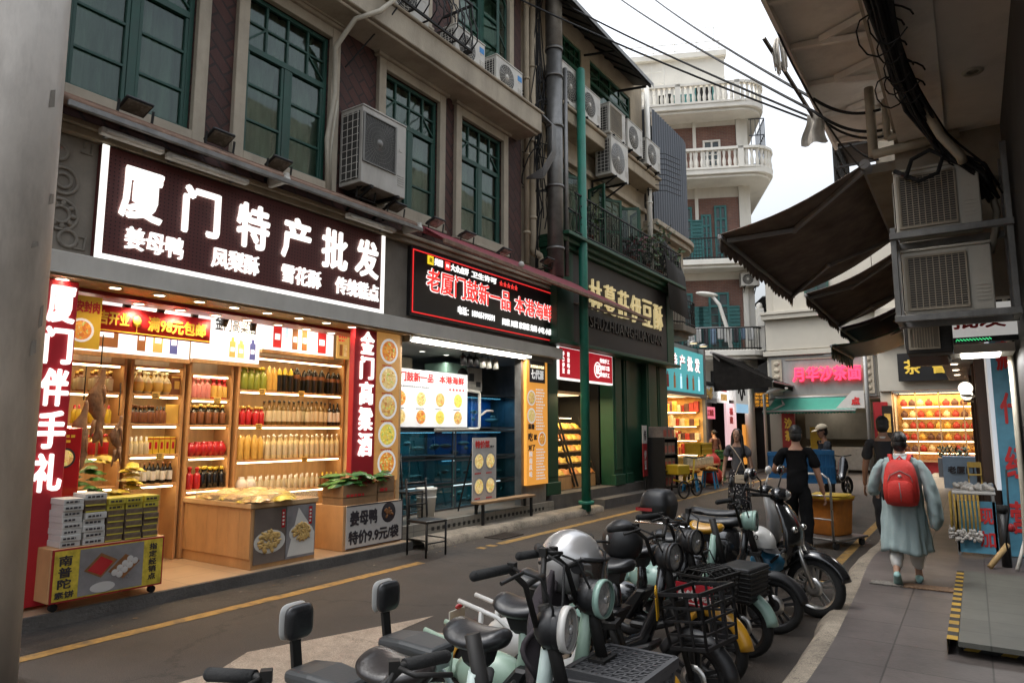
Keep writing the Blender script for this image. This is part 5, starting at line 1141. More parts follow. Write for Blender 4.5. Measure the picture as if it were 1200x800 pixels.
# balcony over the sign: railing and plants
t=thing('balcony_railing','black wrought iron balcony railing above the gold letter sign','railing',(-6.6,15.5,5.7),world=True)
m=MB()
for z in (5.78,6.62): m.bar((-6.58,12.2,z),(-6.58,18.5,z),.035,.03); 
m.bar((-7.2,18.5,6.62),(-6.58,18.5,6.62),.035,.03); m.bar((-7.2,18.5,5.78),(-6.58,18.5,5.78),.035,.03); m.out('rail','black_iron',t)
m=MB()
for k in range(48):
    y=12.25+k*.132; m.bar((-6.58,y,5.78),(-6.58,y,6.62),.014,.014)
    if k%4==1:
        for s in (-1,1): m.tube([(-6.57,y+.06+s*.05*math.cos(a*.55),6.2+s*.12+.09*math.sin(a*.55)) for a in range(10)],.009,5)
m.out('bars','black_iron',t)
t=thing('small_balcony','small black iron balcony with a carved slab beyond the green shop','balcony',(-7.3,19.4,4.6),world=True)
m=MB(); m.prism([(-7.9,18.7),(-7.0,18.7),(-6.75,19.0),(-6.75,20.1),(-7.0,20.4),(-7.9,20.4)],4.55,4.72,'z'); m.prism([(-7.9,18.8),(-7.15,18.8),(-6.95,19.1),(-6.95,20.0),(-7.15,20.3),(-7.9,20.3)],4.40,4.548,'z'); m.out('slab','grey_stone',t)
m=MB(); P_=[(-7.4,18.72),(-7.0,18.75),(-6.78,19.0),(-6.78,20.1),(-7.0,20.35)]
for z in (4.8,5.5): m.tube([(x,y,z) for x,y in P_],.02,6)
for i in range(4):
    for k in range(7): a,b=P_[i],P_[i+1]; q=k/7; x,y=a[0]+(b[0]-a[0])*q,a[1]+(b[1]-a[1])*q; m.bar((x,y,4.72),(x,y,5.5),.014,.014)
for k in range(6): m.tube([(-6.77,19.1+k*.18+.07*math.cos(a*.6),5.1+.12*math.sin(a*.6)) for a in range(11)],.009,5)
m.out('railing','black_iron',t)
def plant(lab,loc,r,h,n,cat='potted plant',cols=('leaf_green',),grp=None,pot=True,seed=1):
    rr=random.Random(seed); t=thing('potted_plant',lab,cat,loc,group=grp)
    if pot: MB().lathe([(0,0),(.09,0),(.13,.2),(.14,.2),(.14,.23),(.12,.23),(.1,.18),(0,.17)],(0,0,0),14).out('pot','carton' if 'terra' not in MATS else 'terra',t)
    m=MB(); s=MB()
    for i in range(n):
        a=rr.uniform(0,6.28); q=r*math.sqrt(rr.random()); z=.2+h*rr.random()**.8; c=Vector((q*math.cos(a)*(0.4+.6*z/h),q*math.sin(a)*(.4+.6*z/h),z))
        l=rr.uniform(.07,.15); d=Vector((rr.gauss(0,1),rr.gauss(0,1),rr.gauss(-.2,.7))).normalized(); w=d.orthogonal().normalized()*l*.28
        m.add([c,c+d*l*.5+w,c+d*l,c+d*l*.5-w],[(0,1,2,3)],rr.randrange(len(cols)))
        if i%9==0: s.tube([(0,0,.15),(c.x*.5,c.y*.5,z*.6),tuple(c)],.006,4)
    m.out('foliage',list(cols),t); s.out('stem','dark_wood',t)
    return t
mat('terra',(.16,.055,.03),.8,var=.2); mat('leaf_green',(.045,.085,.022),.6,var=.5,scale=6); mat('leaf_dark',(.018,.035,.014),.6,var=.5,scale=6); mat('leaf_red',(.10,.025,.03),.6,var=.4,scale=6)
for i,(y,r,h,n,lb,c) in enumerate(((13.2,.3,.7,150,'dark leafy pot plant at the left end of the iron balcony',('leaf_dark','leaf_green')),(15.5,.4,.5,190,'reddish bushy plant in a pot in the middle of the iron balcony',('leaf_red','leaf_dark')),(16.4,.5,.8,260,'dense dark shrub right of the reddish plant on the iron balcony',('leaf_dark','leaf_green')),(17.3,.45,1.25,220,'tallest spreading green plant near the end of the iron balcony',('leaf_green','leaf_dark')),(18.2,.4,.9,170,'bright green trailing plant at the far corner of the iron balcony',('leaf_green',)))):
    plant(lb,(-6.8,y,5.72),r,h,n,cols=c,seed=i+3)
m=MB(); m.loft([[(-6.75,17.2,7.0),(-6.75,18.6,6.7)],[(-6.55,17.25,6.2),(-6.55,18.7,6.0)],[(-6.5,17.3,4.9),(-6.5,18.75,4.8)]],0,True,False,False); mat('net_dark',(.03,.028,.025),.9,var=.3); tag(m.out('shade_cloth','net_dark',solid=.02),'dark shade cloth draped at the far end of the iron balcony','cloth')
# green post
t=thing('green_post','tall round green post standing on the kerb before the dark green shop','post',(-6.60,12.56,.07)); MB().cyl((0,0,0),(0,0,9.42),.094,20).out('post_shaft','green_pole',t); MB().lathe([(.094,9.42),(.085,9.46),(.05,9.49),(0,9.495)],(0,0,0),20).out('cap','green_pole',t); MB().bar((0,-.1,6.1),(.0,.9,6.05),.03,.03).bar((0,-.6,6.15),(0,.1,6.12),.03,.03).out('arm','black_iron',t); MB().cyl((0,0,.13),(0,0,.2),.16,16).out('base','green_pole',t)
# big lamp post beside the camera
mat('post_grey',(.54,.50,.445),.5,.1,var=.2,scale=2.6,bump=.15,bscale=14,dirt=.6,dirtc=(.11,.09,.075),stretch=(1,1,.5))
t=thing('grey_lamp_post','thick pale grey metal post at the left edge with torn stickers','post',(-5.62,1.93,0))
MB().tube([(0,0,0),(0,0,9)],[.29,.22],28).out('post_shaft','post_grey',t)
m=MB()
for (a,z,w,h) in ((.45,4.0,.05,.16),(.75,3.3,.06,.10),(.7,2.4,.04,.18),(.5,2.2,.05,.12),(.3,2.95,.05,.06)):
    z0=z; r=.29-.07*z/9+.002
    m.add([(r*math.cos(a-w*2+PI*.0),r*math.sin(a-w*2),z0),(r*math.cos(a+w*2),r*math.sin(a+w*2),z0+.03),(r*math.cos(a+w*1.6),r*math.sin(a+w*1.6),z0+h),(r*math.cos(a-w*1.4),r*math.sin(a-w*1.4),z0+h*.85)],[(0,1,2,3)],0)
m.out('torn_sticker','grey_stone',t)
# ================= shops further down the left side
mat('lit_teal',(.1,.45,.48),em=.42,emc=(.10,.55,.60),var=0); mat('lit_warm_wall',(.75,.45,.15),.7,var=.35,scale=5); mat('goods_red',(.35,.03,.02),.6,var=.5,scale=9); mat('goods_gold',(.6,.36,.07),.6,var=.5,scale=9); mat('goods_dark',(.10,.04,.03),.6,var=.5,scale=9); mat('goods_cream',(.65,.55,.35),.6,var=.3,scale=9)
t=thing('teal_shop','narrow shop with a warm lit interior under a bright turquoise sign','shop',(-8.1,22.2,0),world=True)
m=MB(); m.box(-9.6,-9.5,18.8,25,.06,2.9); m.out('back_wall','lit_warm_wall',t)
m=MB(); m.box(-9.5,-8.05,18.7,18.8,.06,4.5); m.box(-9.5,-7.95,24.4,24.6,.06,4.6); m.box(-9.5,-8.1,18.8,24.4,2.88,2.95); m.box(-9.5,-8.16,18.8,24.4,2.95,4.6); m.out('wall','grey_metal',t)
m=MB(); m.box(-8.12,-7.92,18.8,24.5,2.80,2.93); m.out('fascia','grey_metal',t)
for k in range(4):
    s=MB().box(-9.45,-8.7,20.4,24.2,.8+k*.5,.83+k*.5).out('shelf_board','oak',t); MB().box(-8.74,-8.71,20.5,24.1,.785+k*.5,.798+k*.5).out('light_strip','strip_warm',s)
g=['goods_red','goods_gold','goods_dark','goods_cream']
for k in range(4):
    for i in range(17):
        o=MB().box(-.1,.1,-.085,.085,0,U(.2,.36)).out('packet',g[rnd.randrange(4)],bevel=.01); o.location=(-8.86+U(-.05,.05),20.55+i*.215,.832+k*.5); tag(o,'packet of snacks on the warm lit shelves of the turquoise shop','packet','packets in the turquoise shop')
for k in range(4):
    MB().box(-9.4,-8.15,24.05,24.38,.8+k*.5,.83+k*.5).out('shelf_board','oak',t); MB().box(-9.35,-8.2,24.06,24.09,.785+k*.5,.798+k*.5).out('light_strip','strip_warm',t)
MB().box(-9.5,-8.06,24.385,24.397,.06,2.85).out('end_panel','lit_warm_wall',t)
for k in range(5):
    for i in range(7):
        o=MB().box(-.085,.085,-.08,.08,0,U(.22,.38)).out('packet',g[rnd.randrange(4)],bevel=.01); o.location=(-9.28+i*.18,24.2,(.832+(k-1)*.5) if k else .45); tag(o,'packet of snacks stacked on the end wall of the turquoise shop','packet','packets on the end wall of the turquoise shop')
d=bpy.data.lights.new('shop_lamp','AREA'); d.energy=110*LK; d.size=3; d.color=(1,.7,.35); o=bpy.data.objects.new('shop_lamp',d); COL.objects.link(o)
tl=thing('ceiling_lamp','warm ceiling lamp panel inside the turquoise shop','light',(-8.6,22.3,2.86)); MB().box(-.4,.4,-1.6,1.6,-.02,.0).out('lamp','lit_cream',tl); o.parent=tl; o.location=(0,0,-.04)
t=thing('teal_sign','bright turquoise lit sign with red-edged white characters and bottle pictures','sign',(-7.95,21.8,3),world=True)
m=MB(); m.box(-8.1,-7.95,19.0,24.3,2.95,4.38,0)
for i,c in enumerate('闽台特产批发'): put(m,c,(-7.945,19.6+i*.75,3.68),*EX,.52,.50,.01,.06,1); put(m,c,(-7.932,19.6+i*.75,3.68),*EX,.52,.50,.012,.01,2)
for i in range(8): y=19.5+i*.6; m.box(-7.947,-7.94,y,y+.16,3.05,3.45,3+i%3); m.box(-7.947,-7.94,y+.05,y+.11,3.45,3.55,3+i%3)
m.out('panel',['lit_teal','ink_red','letter_soft','pic_brown','pic_sky','goods_red'],t)
for i in range(5): 
    t=thing('sign_lamp','small round lamp on an arm above the turquoise sign','lamp',(-7.75,19.6+i*1.05,4.62),0,'lamps over the turquoise sign'); MB().lathe([(0,0),(.16,-.0),(.17,.02),(.05,.09),(0,.1)],(0,0,0),14).out('lamp_shade','galvanised',t); MB().lathe([(0,-.004),(.13,-.004)],(0,0,0),14).out('lamp','lit_cream',t); MB().bar((0,0,.08),(-.3,0,.05),.025,.025).out('arm','galvanised',t)
t=thing('blue_side_sign','narrow upright pale blue lit sign at the edge of the turquoise shop','sign',(-7.9,18.9,.3),world=True); m=MB(); m.box(-7.96,-7.88,18.62,19.1,.35,2.85,0); putv(m,'闽台特产',(-7.878,18.75,.6),*EX,.25,2.1,.006,.04,1); m.out('panel',['lit_teal','ink_red'],t)
# bakery-like shop beyond, with a pink notice, picture panels and a column
t=thing('corner_shop','bright snack shop under the black awning beyond the turquoise shop','shop',(-8.3,27,0),world=True)
m=MB(); m.box(-10.2,-10,24.7,31,.06,3.6); m.box(-10,-8.2,24.62,24.7,.06,3.6); m.out('wall','kitchen_wall',t)
MB().box(-9.98,-9.9,24.8,27.6,.06,2.4).out('back_panel','lit_warm_wall',t); MB().box(-10,-8.2,24.7,30.5,3.3,3.4).out('ceiling','grey_metal',t)
m=MB(); m.box(-8.3,-8.2,24.7,30,2.9,3.35,0); put(m,'百年鱼丸',(-8.195,24.9,2.98),*EX,1.2,.25,.01,.03,1); m.out('fascia',['lit_white','ink_grey'],t)
def panelthing(nm,lab,cat,x,y0,y1,z0,z1,fn,mats):
    t=thing(nm,lab,cat,(x,(y0+y1)/2,z0),world=True); m=MB(); m.box(x-.08,x,y0,y1,z0,z1,0); fn(m); m.out('panel',mats,t); return t
mat('lit_pink',(.9,.25,.3),em=.6,emc=(1,.22,.32),var=0); mat('lit_blush',(.9,.6,.65),em=.6,emc=(1,.68,.72),var=0); mat('lit_blue',(.3,.6,.9),em=.6,emc=(.45,.75,1),var=0)
panelthing('pink_notice','small glowing pink notice near the woman','sign',-8.2,24.9,26.3,2.10,2.55,lambda m:put(m,'手工现做',(-8.19,25.1,2.2),*EX,1.0,.25,.006,.04,1),['lit_pink','ink_red'])
panelthing('flower_picture','lit picture of yellow noodles above the pink notice','sign',-8.2,24.8,26.6,2.7,3.5,lambda m:[m.ell((-8.18,25.6+U(-.35,.35),3.0+U(-.15,.2)),(.02,.14,.10),8,6,1) for _ in range(16)],['kitchen_dark','goods_gold'])
panelthing('second_picture','lit white picture panel beside the noodle picture','sign',-8.2,26.8,28.2,2.75,3.5,lambda m:[m.box(-8.195,-8.19,27.1,27.9,2.85,3.1,1),m.box(-8.195,-8.19,27.1,27.9,3.2,3.3,2)],['lit_white','goods_gold','ink_red'])
panelthing('pink_standing_panel','tall pale pink lit panel standing behind the two shoppers','sign',-8.1,27.4,28.8,.5,2.75,lambda m:[putv(m,'福建',(-8.09,27.8,1.9),*EX,.5,.7,.006,.04,1),m.ell((-8.08,28.1,1.2),(.02,.3,.35),10,8,2)],['lit_blush','ink_red','goods_gold'])
panelthing('blue_hanging_sign','blue and white lit sign with a brush character under the awning','sign',-7.55,26.9,28.6,2.35,3.55,lambda m:[m.box(-7.549,-7.545,26.9,28.6,2.35,2.7,1),m.tube([(-7.54,27.2+.9*(i/12),3.1+.25*math.sin(i*.8)) for i in range(13)],.04,5,2),m.box(-7.549,-7.546,27.1,28.3,3.35,3.5,3)],['lit_white','lit_blue','ink_dark','lit_blue'])
t=thing('white_column','round white column at the street corner by the blue sign','column',(-7.6,29.0,0)); MB().cyl((0,0,0),(0,0,3.7),.2,16).out('shaft','white_paint',t); MB().box(-.27,.27,-.27,.27,3.7,3.9).out('cap','white_paint',t,bevel=.02)
panelthing('orange_post_lamp','narrow orange lit strip at the foot of the white column','light box',-7.75,28.6,28.85,.3,1.9,lambda m:None,['lit_orange'])
# black awning
mat('awning_black',(.014,.013,.012),1,var=.3,scale=6,spec=0); mat('awning_brown',(.19,.15,.125),1,spec=.05,var=.3,scale=2.5,bump=.3,bscale=12,dirt=.5,dirtc=(.08,.06,.05)); mat('awning_green',(.02,.17,.12),.8,var=.12,scale=4); mat('arm_grey',(.30,.29,.28),.5,.4,var=.15)
def awning(name,lab,A,B,Cc,D,mt,arms,val=.28,thick=.012,n=26):
    """A,B: wall line; Cc,D: front rail (A-Cc and B-D are the sides)"""
    A,B,Cc,D=map(Vector,(A,B,Cc,D)); t=thing(name,lab,'awning',tuple((A+B)/2),world=True)
    m=MB(); m.grid(lambda u,v:tuple(A.lerp(B,u).lerp(Cc.lerp(D,u),v)-Vector((0,0,.10*math.sin(v*PI)))),12,8); m.out('fabric',mt,t,solid=thick)
    m=MB(); vs=[];fs=[]
    for i in range(n*4+1):
        u=i/(n*4); p=Cc.lerp(D,u); q=val*(.72+.28*abs(math.sin(u*n*PI))); vs+=[tuple(p),tuple(p-Vector((0,0,q))+ (Cc-A).normalized()*.02*math.sin(u*20))]
    fs=[(2*i,2*i+1,2*i+3,2*i+2) for i in range(n*4)]; m.add(vs,fs,0,True); m.out('valance',mt,t,solid=.006)
    MB().bar(Cc-Vector((0,0,.03)),D-Vector((0,0,.03)),.06,.07).out('front_rail','arm_grey',t,bevel=.01); MB().cyl(A,B,.06,10).out('roller','arm_grey',t)
    for (p,e,q) in arms:
        p,e,q=Vector(p),Vector(e),Vector(q); MB().bar(p,e,.055,.07).bar(e,q,.05,.06).ell(e,.05,8,6).out('folding_arm','arm_grey',t,bevel=.006)
    return t
awning('black_awning','large black awning with scalloped edge over the corner snack shop',(-8.2,26.1,4.64),(-8.2,30.5,4.64),(-6.05,26.5,3.5),(-6.05,30.6,3.5),'awning_black',[((-8.15,26.2,4.55),(-7.6,26.5,3.95),(-6.1,26.6,3.45)),((-8.15,30,4.55),(-7.4,29.3,3.95),(-6.1,30.3,3.45))],.25)
t=bpy.data.objects['black_awning']; MB().prism([(-8.2,4.6),(-6.05,3.48),(-6.05,3.25),(-6.9,3.2),(-8.2,3.15)],26.28,26.30,'y').out('side_curtain','awning_black',t)
# goods in front of the far shops
g2=[('red','goods_red'),('yellow','goods_gold'),('cream','goods_cream')]
t=thing('goods_table','low display table crowded with packets before the turquoise shop','table',(-7.1,20.2,.06)); MB().box(-.5,.5,-1.2,1.2,.55,.6).out('table_top','oak',t)
for x in (-.45,.45):
    for y in (-1.1,1.1): MB().box(x-.03,x+.03,y-.03,y+.03,0,.549).out('leg','black_iron',t)
for i in range(18):
    c,mt=g2[i%3]; o=MB().box(-.12,.12,-.1,.1,0,U(.15,.3)).out('packet',mt,bevel=.02); o.location=(-7.4+.3*(i%3),19.2+.36*(i//3),.661); o.rotation_euler=(0,0,U(0,1)); tag(o,'%s packet on the low table before the turquoise shop'%c,'packet','%s packets on the low table'%c)
mat('crate_yellow',(.55,.36,.02),.5,var=.15); mat('crate_green',(.04,.20,.05),.5,var=.2); mat('crate_blue',(.015,.13,.30),.45,var=.15,scale=3); mat('stool_blue',(.02,.22,.40),.45,var=.1); mat('crate_orange',(.42,.14,.015),.6,var=.25,scale=5,dirt=.35); mat('bag_red',(.5,.03,.02),.5,var=.3)
def crate(nm,lab,loc,size,mt,rz=0,grp=None,slots=True):
    a,b,h=size; t=thing(nm,lab,'crate',loc,rz,grp); m=MB(); e=.015
    for s in (-1,1):
        for (P,Q) in (((s*a/2,-b/2),(s*a/2,b/2)),((-a/2,s*b/2),(a/2,s*b/2))):
            for z0,z1 in ((0,h*.12),(h*.86,h)): m.bar((P[0],P[1],(z0+z1)/2),(Q[0],Q[1],(z0+z1)/2),e*2,z1-z0)
            n=int(math.dist(P,Q)/.065)
            for i in range(n+1): x=P[0]+(Q[0]-P[0])*i/n; y=P[1]+(Q[1]-P[1])*i/n; m.bar((x,y,h*.1),(x,y,h*.88),.02,.02)
            m.bar((P[0],P[1],h*.5),(Q[0],Q[1],h*.5),e,.04)
    m.box(-a/2,a/2,-b/2,b/2,.0,.012)
    for s in (-1,1): m.box(s*(a/2-.012)-.004,s*(a/2-.012)+.004,-b/2,b/2,.02,h*.9); m.box(-a/2+.01,a/2-.01,s*(b/2-.012)-.004,s*(b/2-.012)+.004,.02,h*.9)
    m.out('crate_body',mt,t); return t
crate('plastic_crate','yellow plastic crate on top of the goods before the turquoise shop',(-7.0,20.7,.95),(.5,1.0,.35),'crate_yellow'); crate('plastic_crate','green plastic crate stacked beside the yellow one',(-7.0,22.2,.75),(.45,.7,.28),'crate_green'); crate('plastic_crate','second green crate at the bottom of the green stack',(-7.0,22.2,.06),(.45,.7,.6),'crate_green')
for i,(y,z) in enumerate(((21.3,.06),(21.7,.06),(21.5,.5))):
    o=MB().loft([[(r*math.cos(a*PI/5)*(1+.12*math.sin(a*2.3+q)),r*math.sin(a*PI/5),q) for a in range(10)] for q,r in ((0,.18),(.1,.25),(.3,.24),(.42,.14),(.5,.07),(.58,.10))]).out('plastic_bag','bag_red'); o.location=(-6.85,y,z); tag(o,'red plastic bag heaped by the green crates','bag','red bags by the green crates')
def stool(lab,loc,rz=0,h=.5):
    t=thing('plastic_stool',lab,'stool',loc,rz,'blue plastic stools'); MB().box(-.17,.17,-.17,.17,h-.04,h).out('seat','stool_blue',t,bevel=.02,seg=2)
    for x in (-1,1):
        for y in (-1,1): MB().bar((x*.20,y*.20,0),(x*.14,y*.14,h-.03),.06,.04).out('leg','stool_blue',t)
    m=MB(); m.bar((.19,-.19,.12),(.19,.19,.12),.02,.04); m.bar((-.19,-.19,.12),(-.19,.19,.12),.02,.04); m.out('stretcher','stool_blue',t); return t
stool('blue plastic stool with a tray of snacks, nearer the red bags',(-6.65,18.9,0),.2); stool('blue plastic stool with snacks at the edge of the yellow line',(-6.5,20.1,0),.1)
for (x,y,lb) in ((-6.65,18.9,'round tray of snacks on the nearer blue stool'),(-6.5,20.1,'round tray of snacks on the farther blue stool')):
    t=thing('snack_tray',lb,'tray',(x,y,.502)); MB().lathe([(0,0),(.24,0),(.28,.06),(.27,.06),(.23,.015),(0,.015)],(0,0,0),16).out('tray_rim','crate_orange',t); m=MB()
    for i in range(18): a=U(0,6.28); q=U(0,.2); m.ell((q*math.cos(a),q*math.sin(a),.05+U(0,.05)),(.05,.04,.03),8,5)
    m.out('food','goods_gold',t)
# yellow three-wheeled trolley bike
t=thing('yellow_tricycle','small yellow cargo tricycle parked by the notice board','tricycle',(-6.25,16.9,0),R(70))
def wheel(mb,c,r,w,ax='y',sp=0):
    pass
m=MB(); m.box(-.3,.15,-.24,.24,.58,.82); m.out('cargo_box','crate_yellow',t,bevel=.02); m=MB(); m.tube([(-.2,0,.45),(.25,0,.35),(.55,0,.45),(.62,0,.95)],.025,8); m.tube([(.25,0,.35),(.2,0,.7)],.02,8); m.tube([(.2,.0,.35),(.3,.1,.5),(.35,.0,.55)],.03,6); m.out('frame','crate_yellow',t)
MB().tube([(.58,-.25,1.0),(.62,0,.96),(.58,.25,1.0)],.015,8).out('handlebar','black_iron',t); MB().ell((.2,0,.74),(.13,.09,.045)).out('seat','black_plastic',t)
for (x,y) in ((-.15,.28),(-.15,-.28),(.68,0)): MB().lathe([(.19,-.02),(.22,-.015),(.225,0),(.22,.015),(.19,.02),(.185,0),(.19,-.02)],(x,y,.225),18,axis='y').out('tyre','black_rubber',t)
# ================= white corner building at the end of the street
CZ=R(204.3); CO=(-8.0,31.2,0)
bC=thing('white_corner_building','white corner building with red brick panels and rounded balconies at the end of the street','building',CO,CZ)
# local: +x runs left along the front, +y points out towards the street
mat('white_wall',(.70,.67,.60),.75,var=.08,scale=1.2,dirt=.35,dirtc=(.33,.29,.23)); mat('teal_wood',(.03,.14,.135),.55,var=.2,scale=4)
m=MB(); W_=7.0
for (z0,z1) in ((0,5.2),(5.2,9.2),(9.2,13.2),(13.2,16.4)):
    m.box(0,W_,-.5,-.2,z0,z1); m.box(-.3,0,-8,-.2,z0,z1)
m.box(.6,W_,-2.4,-2.2,16.4,20.5); m.box(.3,.6,-8,-2.2,16.4,20.5); m.box(.2,W_,-2.5,-2.0,20.5,20.78)
m.box(0,.22,-.199,-.08,0,16.3); m.box(2.05,2.2,-.199,-.09,9.2,16.3)
m.out('wall','white_wall',bC)
m=MB()
for z0,z1 in ((5.35,8.5),(9.4,12.4),(13.5,15.9)): m.box(.23,W_,-.198,-.15,z0,z1)
m.out('brick_panel','red_brick',bC)
m=MB()
for z0,z1 in ((5.3,8.4),(9.4,12.3),(13.5,15.9)): m.box(-.349,-.301,-7,-.6,z0,z1)
m.out('brick_side','red_brick',bC)
def slab(z0,z1,o,r=1.1,mb=None,ins=0):
    """balcony slab with a rounded corner, sticking out o"""
    pts=[(W_,-.2),(W_,o)]; 
    for k in range(9):
        a=PI/2+PI/2*k/8; pts.append((r-o+ (r)*math.cos(a)- .0,o-r+r*math.sin(a)))
    pts+= [(-o,-7),(0,-7)]
    return [(x,y) for x,y in pts]
def path(o,r=1.1): return slab(0,0,o,r)[1:-1]
m=MB()
for z,o in ((4.9,.9),(9.0,.9),(13.05,1.25),(16.3,1.0)):
    m.prism(slab(0,0,o),z,z+.25,'z'); m.prism(slab(0,0,o-.12),z-.14,z-.002,'z')
m.out('balcony_slab','white_wall',bC,bevel=.02)
def walk(o,step):
    P_=path(o); out=[]; acc=0
    for a,b in zip(P_[:-1],P_[1:]):
        L_=math.dist(a,b); d=0
        while acc+ (L_-d)>=step:
            d+=step-acc; acc=0; out.append((a[0]+(b[0]-a[0])*d/L_,a[1]+(b[1]-a[1])*d/L_))
        acc+=L_-d
    return out
# stone balustrades on the two upper balconies
for z,o in ((13.3,1.18),(16.55,.93)):
    m=MB(); P_=path(o)
    for zz,w,h in ((z+.03,.2,.1),(z+.92,.24,.12)): 
        for a,b in zip(P_[:-1],P_[1:]): m.bar((a[0],a[1],zz),(b[0],b[1],zz),w,h)
    for i,(x,y) in enumerate(walk(o,.24)):
        if i%11==5: m.box(x-.12,x+.12,y-.12,y+.12,z,z+1.02)
        else: m.lathe([(.05,z+.08),(.075,z+.2),(.085,z+.35),(.045,z+.55),(.07,z+.75),(.06,z+.87)],(x,y,0),8)
    m.out('balustrade','white_wall',bC)
for z,o in ((5.15,.82),(9.25,.82)):
    m=MB(); P_=path(o)
    for zz in (z+.08,z+.98):
        for a,b in zip(P_[:-1],P_[1:]): m.bar((a[0],a[1],zz),(b[0],b[1],zz),.05,.05)
    for i,(x,y) in enumerate(walk(o,.13)): m.bar((x,y,z),(x,y,z+.98),.022,.022)
    m.out('iron_railing','black_iron',bC)
m=MB(); m.box(-.5,-.2,.3,.65,5.0,7.0); m.ell((-.35,.48,7.1),(.14,.14,.18)); m.out('gate_post','white_wall',bC)
def cwin(x0,x1,z0,z1,mt='teal_wood',leaf=True,y=-.145):
    m=MB(); t_=.09
    for b in ((x0,x0+t_,z0,z1),(x1-t_,x1,z0,z1),(x0+t_,x1-t_,z0,z0+t_),(x0+t_,x1-t_,z1-t_,z1),((x0+x1)/2-.04,(x0+x1)/2+.04,z0+t_,z1-t_)): m.box(b[0],b[1],y,y+.08,b[2],b[3])
    zt=z0+(z1-z0)*.76; m.box(x0+t_,x1-t_,y+.002,y+.075,zt-.05,zt+.05)
    for k in range(4): zz=z0+(zt-z0)*(k+1)/5; m.box(x0+t_,x1-t_,y+.01,y+.05,zz-.02,zz+.02)
    w=m.out('window',mt,bC); MB().box(x0+.03,x1-.03,y+.004,y+.02,z0+.03,z1-.03).out('pane','pane_dark',w)
    if leaf:
        for (a,s) in ((x0,-1),(x1,1)):
            l=MB(); 
            for k in range(12): zz=z0+.05+(zt-z0-.1)*k/11; l.box(min(a,a+s*.45),max(a,a+s*.45),y+.03,y+.09,zz-.03,zz+.03)
            l.box(min(a,a+s*.45),max(a,a+s*.45),y+.035,y+.06,z0,zt); l.out('shutter',mt,w)
mat('pane_dark',(.05,.065,.065),.12,var=.3,scale=2); mat('pane_green',(.16,.33,.28),.2,var=.2,scale=3)
cwin(.85,1.75,5.3,7.9); cwin(2.45,3.5,5.3,7.9); cwin(.8,1.35,9.35,12.0,leaf=False); cwin(1.5,1.95,9.35,11.6,leaf=False); cwin(2.35,3.3,9.35,12.0); cwin(.95,1.75,13.4,15.2,'white_wall',False); cwin(4.2,5.2,9.35,12.0); cwin(4.2,5.2,5.3,7.9)
MB().box(.9,1.8,-2.199,-2.15,16.6,19.0).out('window_opening','dark_void',bC); MB().box(1.95,2.9,-2.199,-2.14,17.3,18.6).out('window_shutter','teal_wood',bC)
m=MB(); 
for b in ((.85,.95,16.6,19.0),(1.75,1.85,16.6,19.0),(.95,1.75,18.9,19.0),(1.32,1.38,16.6,18.9)): m.box(b[0],b[1],-2.148,-2.08,b[2],b[3])
m.out('window_frame','teal_wood',bC)
MB().box(2.95,3.6,-2.199,-2.15,17.2,18.7).out('window_opening','dark_void',bC)
MB().box(-.36,-.302,-3.0,-1.4,13.5,16.0).out('side_window','pane_dark',bC); MB().box(-.36,-.302,-3.0,-1.4,9.5,12.0).out('side_window','teal_wood',bC); MB().box(-.36,-.302,-3.0,-1.4,5.4,8.0).out('side_window','pane_dark',bC)
m=MB()
for z in (17.3,17.9,18.5,19.1,21.1,21.5):
    m.bar((3.4,-.6,z),(5.5,-.6,z),.04,.04) if z<20 else m.bar((.4,-2.4,z),(6,-2.4,z),.03,.03)
for x in (3.4,4.0,4.6,5.2): m.bar((x,-.6,16.5),(x,-.6,19.4),.05,.05)
for x in (.5,1.6,2.7,3.8): m.bar((x,-2.4,20.75),(x,-2.4,21.6),.03,.03)
m.bar((.7,-2.6,20.75),(.7,-2.6,22.6),.03,.03); m.bar((.3,-2.6,22.3),(1.2,-2.6,22.4),.02,.02); m.out('roof_railing','white_paint',bC)
# things on its balconies
def cw(x,y,z): return Matrix.Translation(CO)@Matrix.Rotation(CZ,4,'Z')@Vector((x,y,z))
p=cw(-.05,-.1,8.1); acunit('outdoor_unit','small white unit on the brick corner above the lower balcony of the white building',tuple(p),CZ+R(90),.8,.6,.4)
mat('cloth_white',(.6,.6,.58),.9,var=.1); mat('cloth_blue',(.2,.28,.38),.9,var=.15); mat('cloth_dark',(.06,.055,.06),.9,var=.2)
for i in range(12):
    m=MB(); w=U(.18,.32); h=U(.5,.95); m.grid(lambda u,v:((u-.5)*w,.03*math.sin(u*8+i),-h*v*(1-.1*abs(u-.5))),6,6); o=m.out('laundry',['cloth_white','cloth_blue','cloth_dark','cloth_white'][i%4],solid=.01)
    o.location=cw(.1+i*.32,.7,6.15+.0*i); o.rotation_euler=(0,0,CZ); c_=['white','blue','dark','white'][i%4]; tag(o,'%s washing hanging on the lower balcony of the white building'%c_,'laundry','%s washing on the balcony'%c_)
t=thing('laundry_pole','thin pole carrying the washing on the lower balcony','pole',tuple(cw(2,.7,6.18)),CZ); MB().cyl((-2.6,0,0),(2.4,0,0),.02,6).out('pole','steel',t)
t=thing('dark_window_cage','dark enclosed balcony box at the right end of the lower balcony','cage',tuple(cw(-1.2,-1.2,5.2)),CZ); m=MB(); m.box(-.6,.3,-.9,.9,.2,2.2); m.out('glazing','pane_dark',t); m=MB()
for z in (.2,1.2,2.2): m.bar((.32,-.92,z),(.32,.92,z),.06,.06); m.bar((-.6,.92,z),(.32,.92,z),.06,.06); m.bar((-.62,-.92,z),(-.62,.92,z),.06,.06)
for y in (-.92,0,.92): m.bar((.32,y,.2),(.32,y,2.2),.06,.06); m.bar((-.62,y,.2),(-.62,y,2.2),.06,.06)
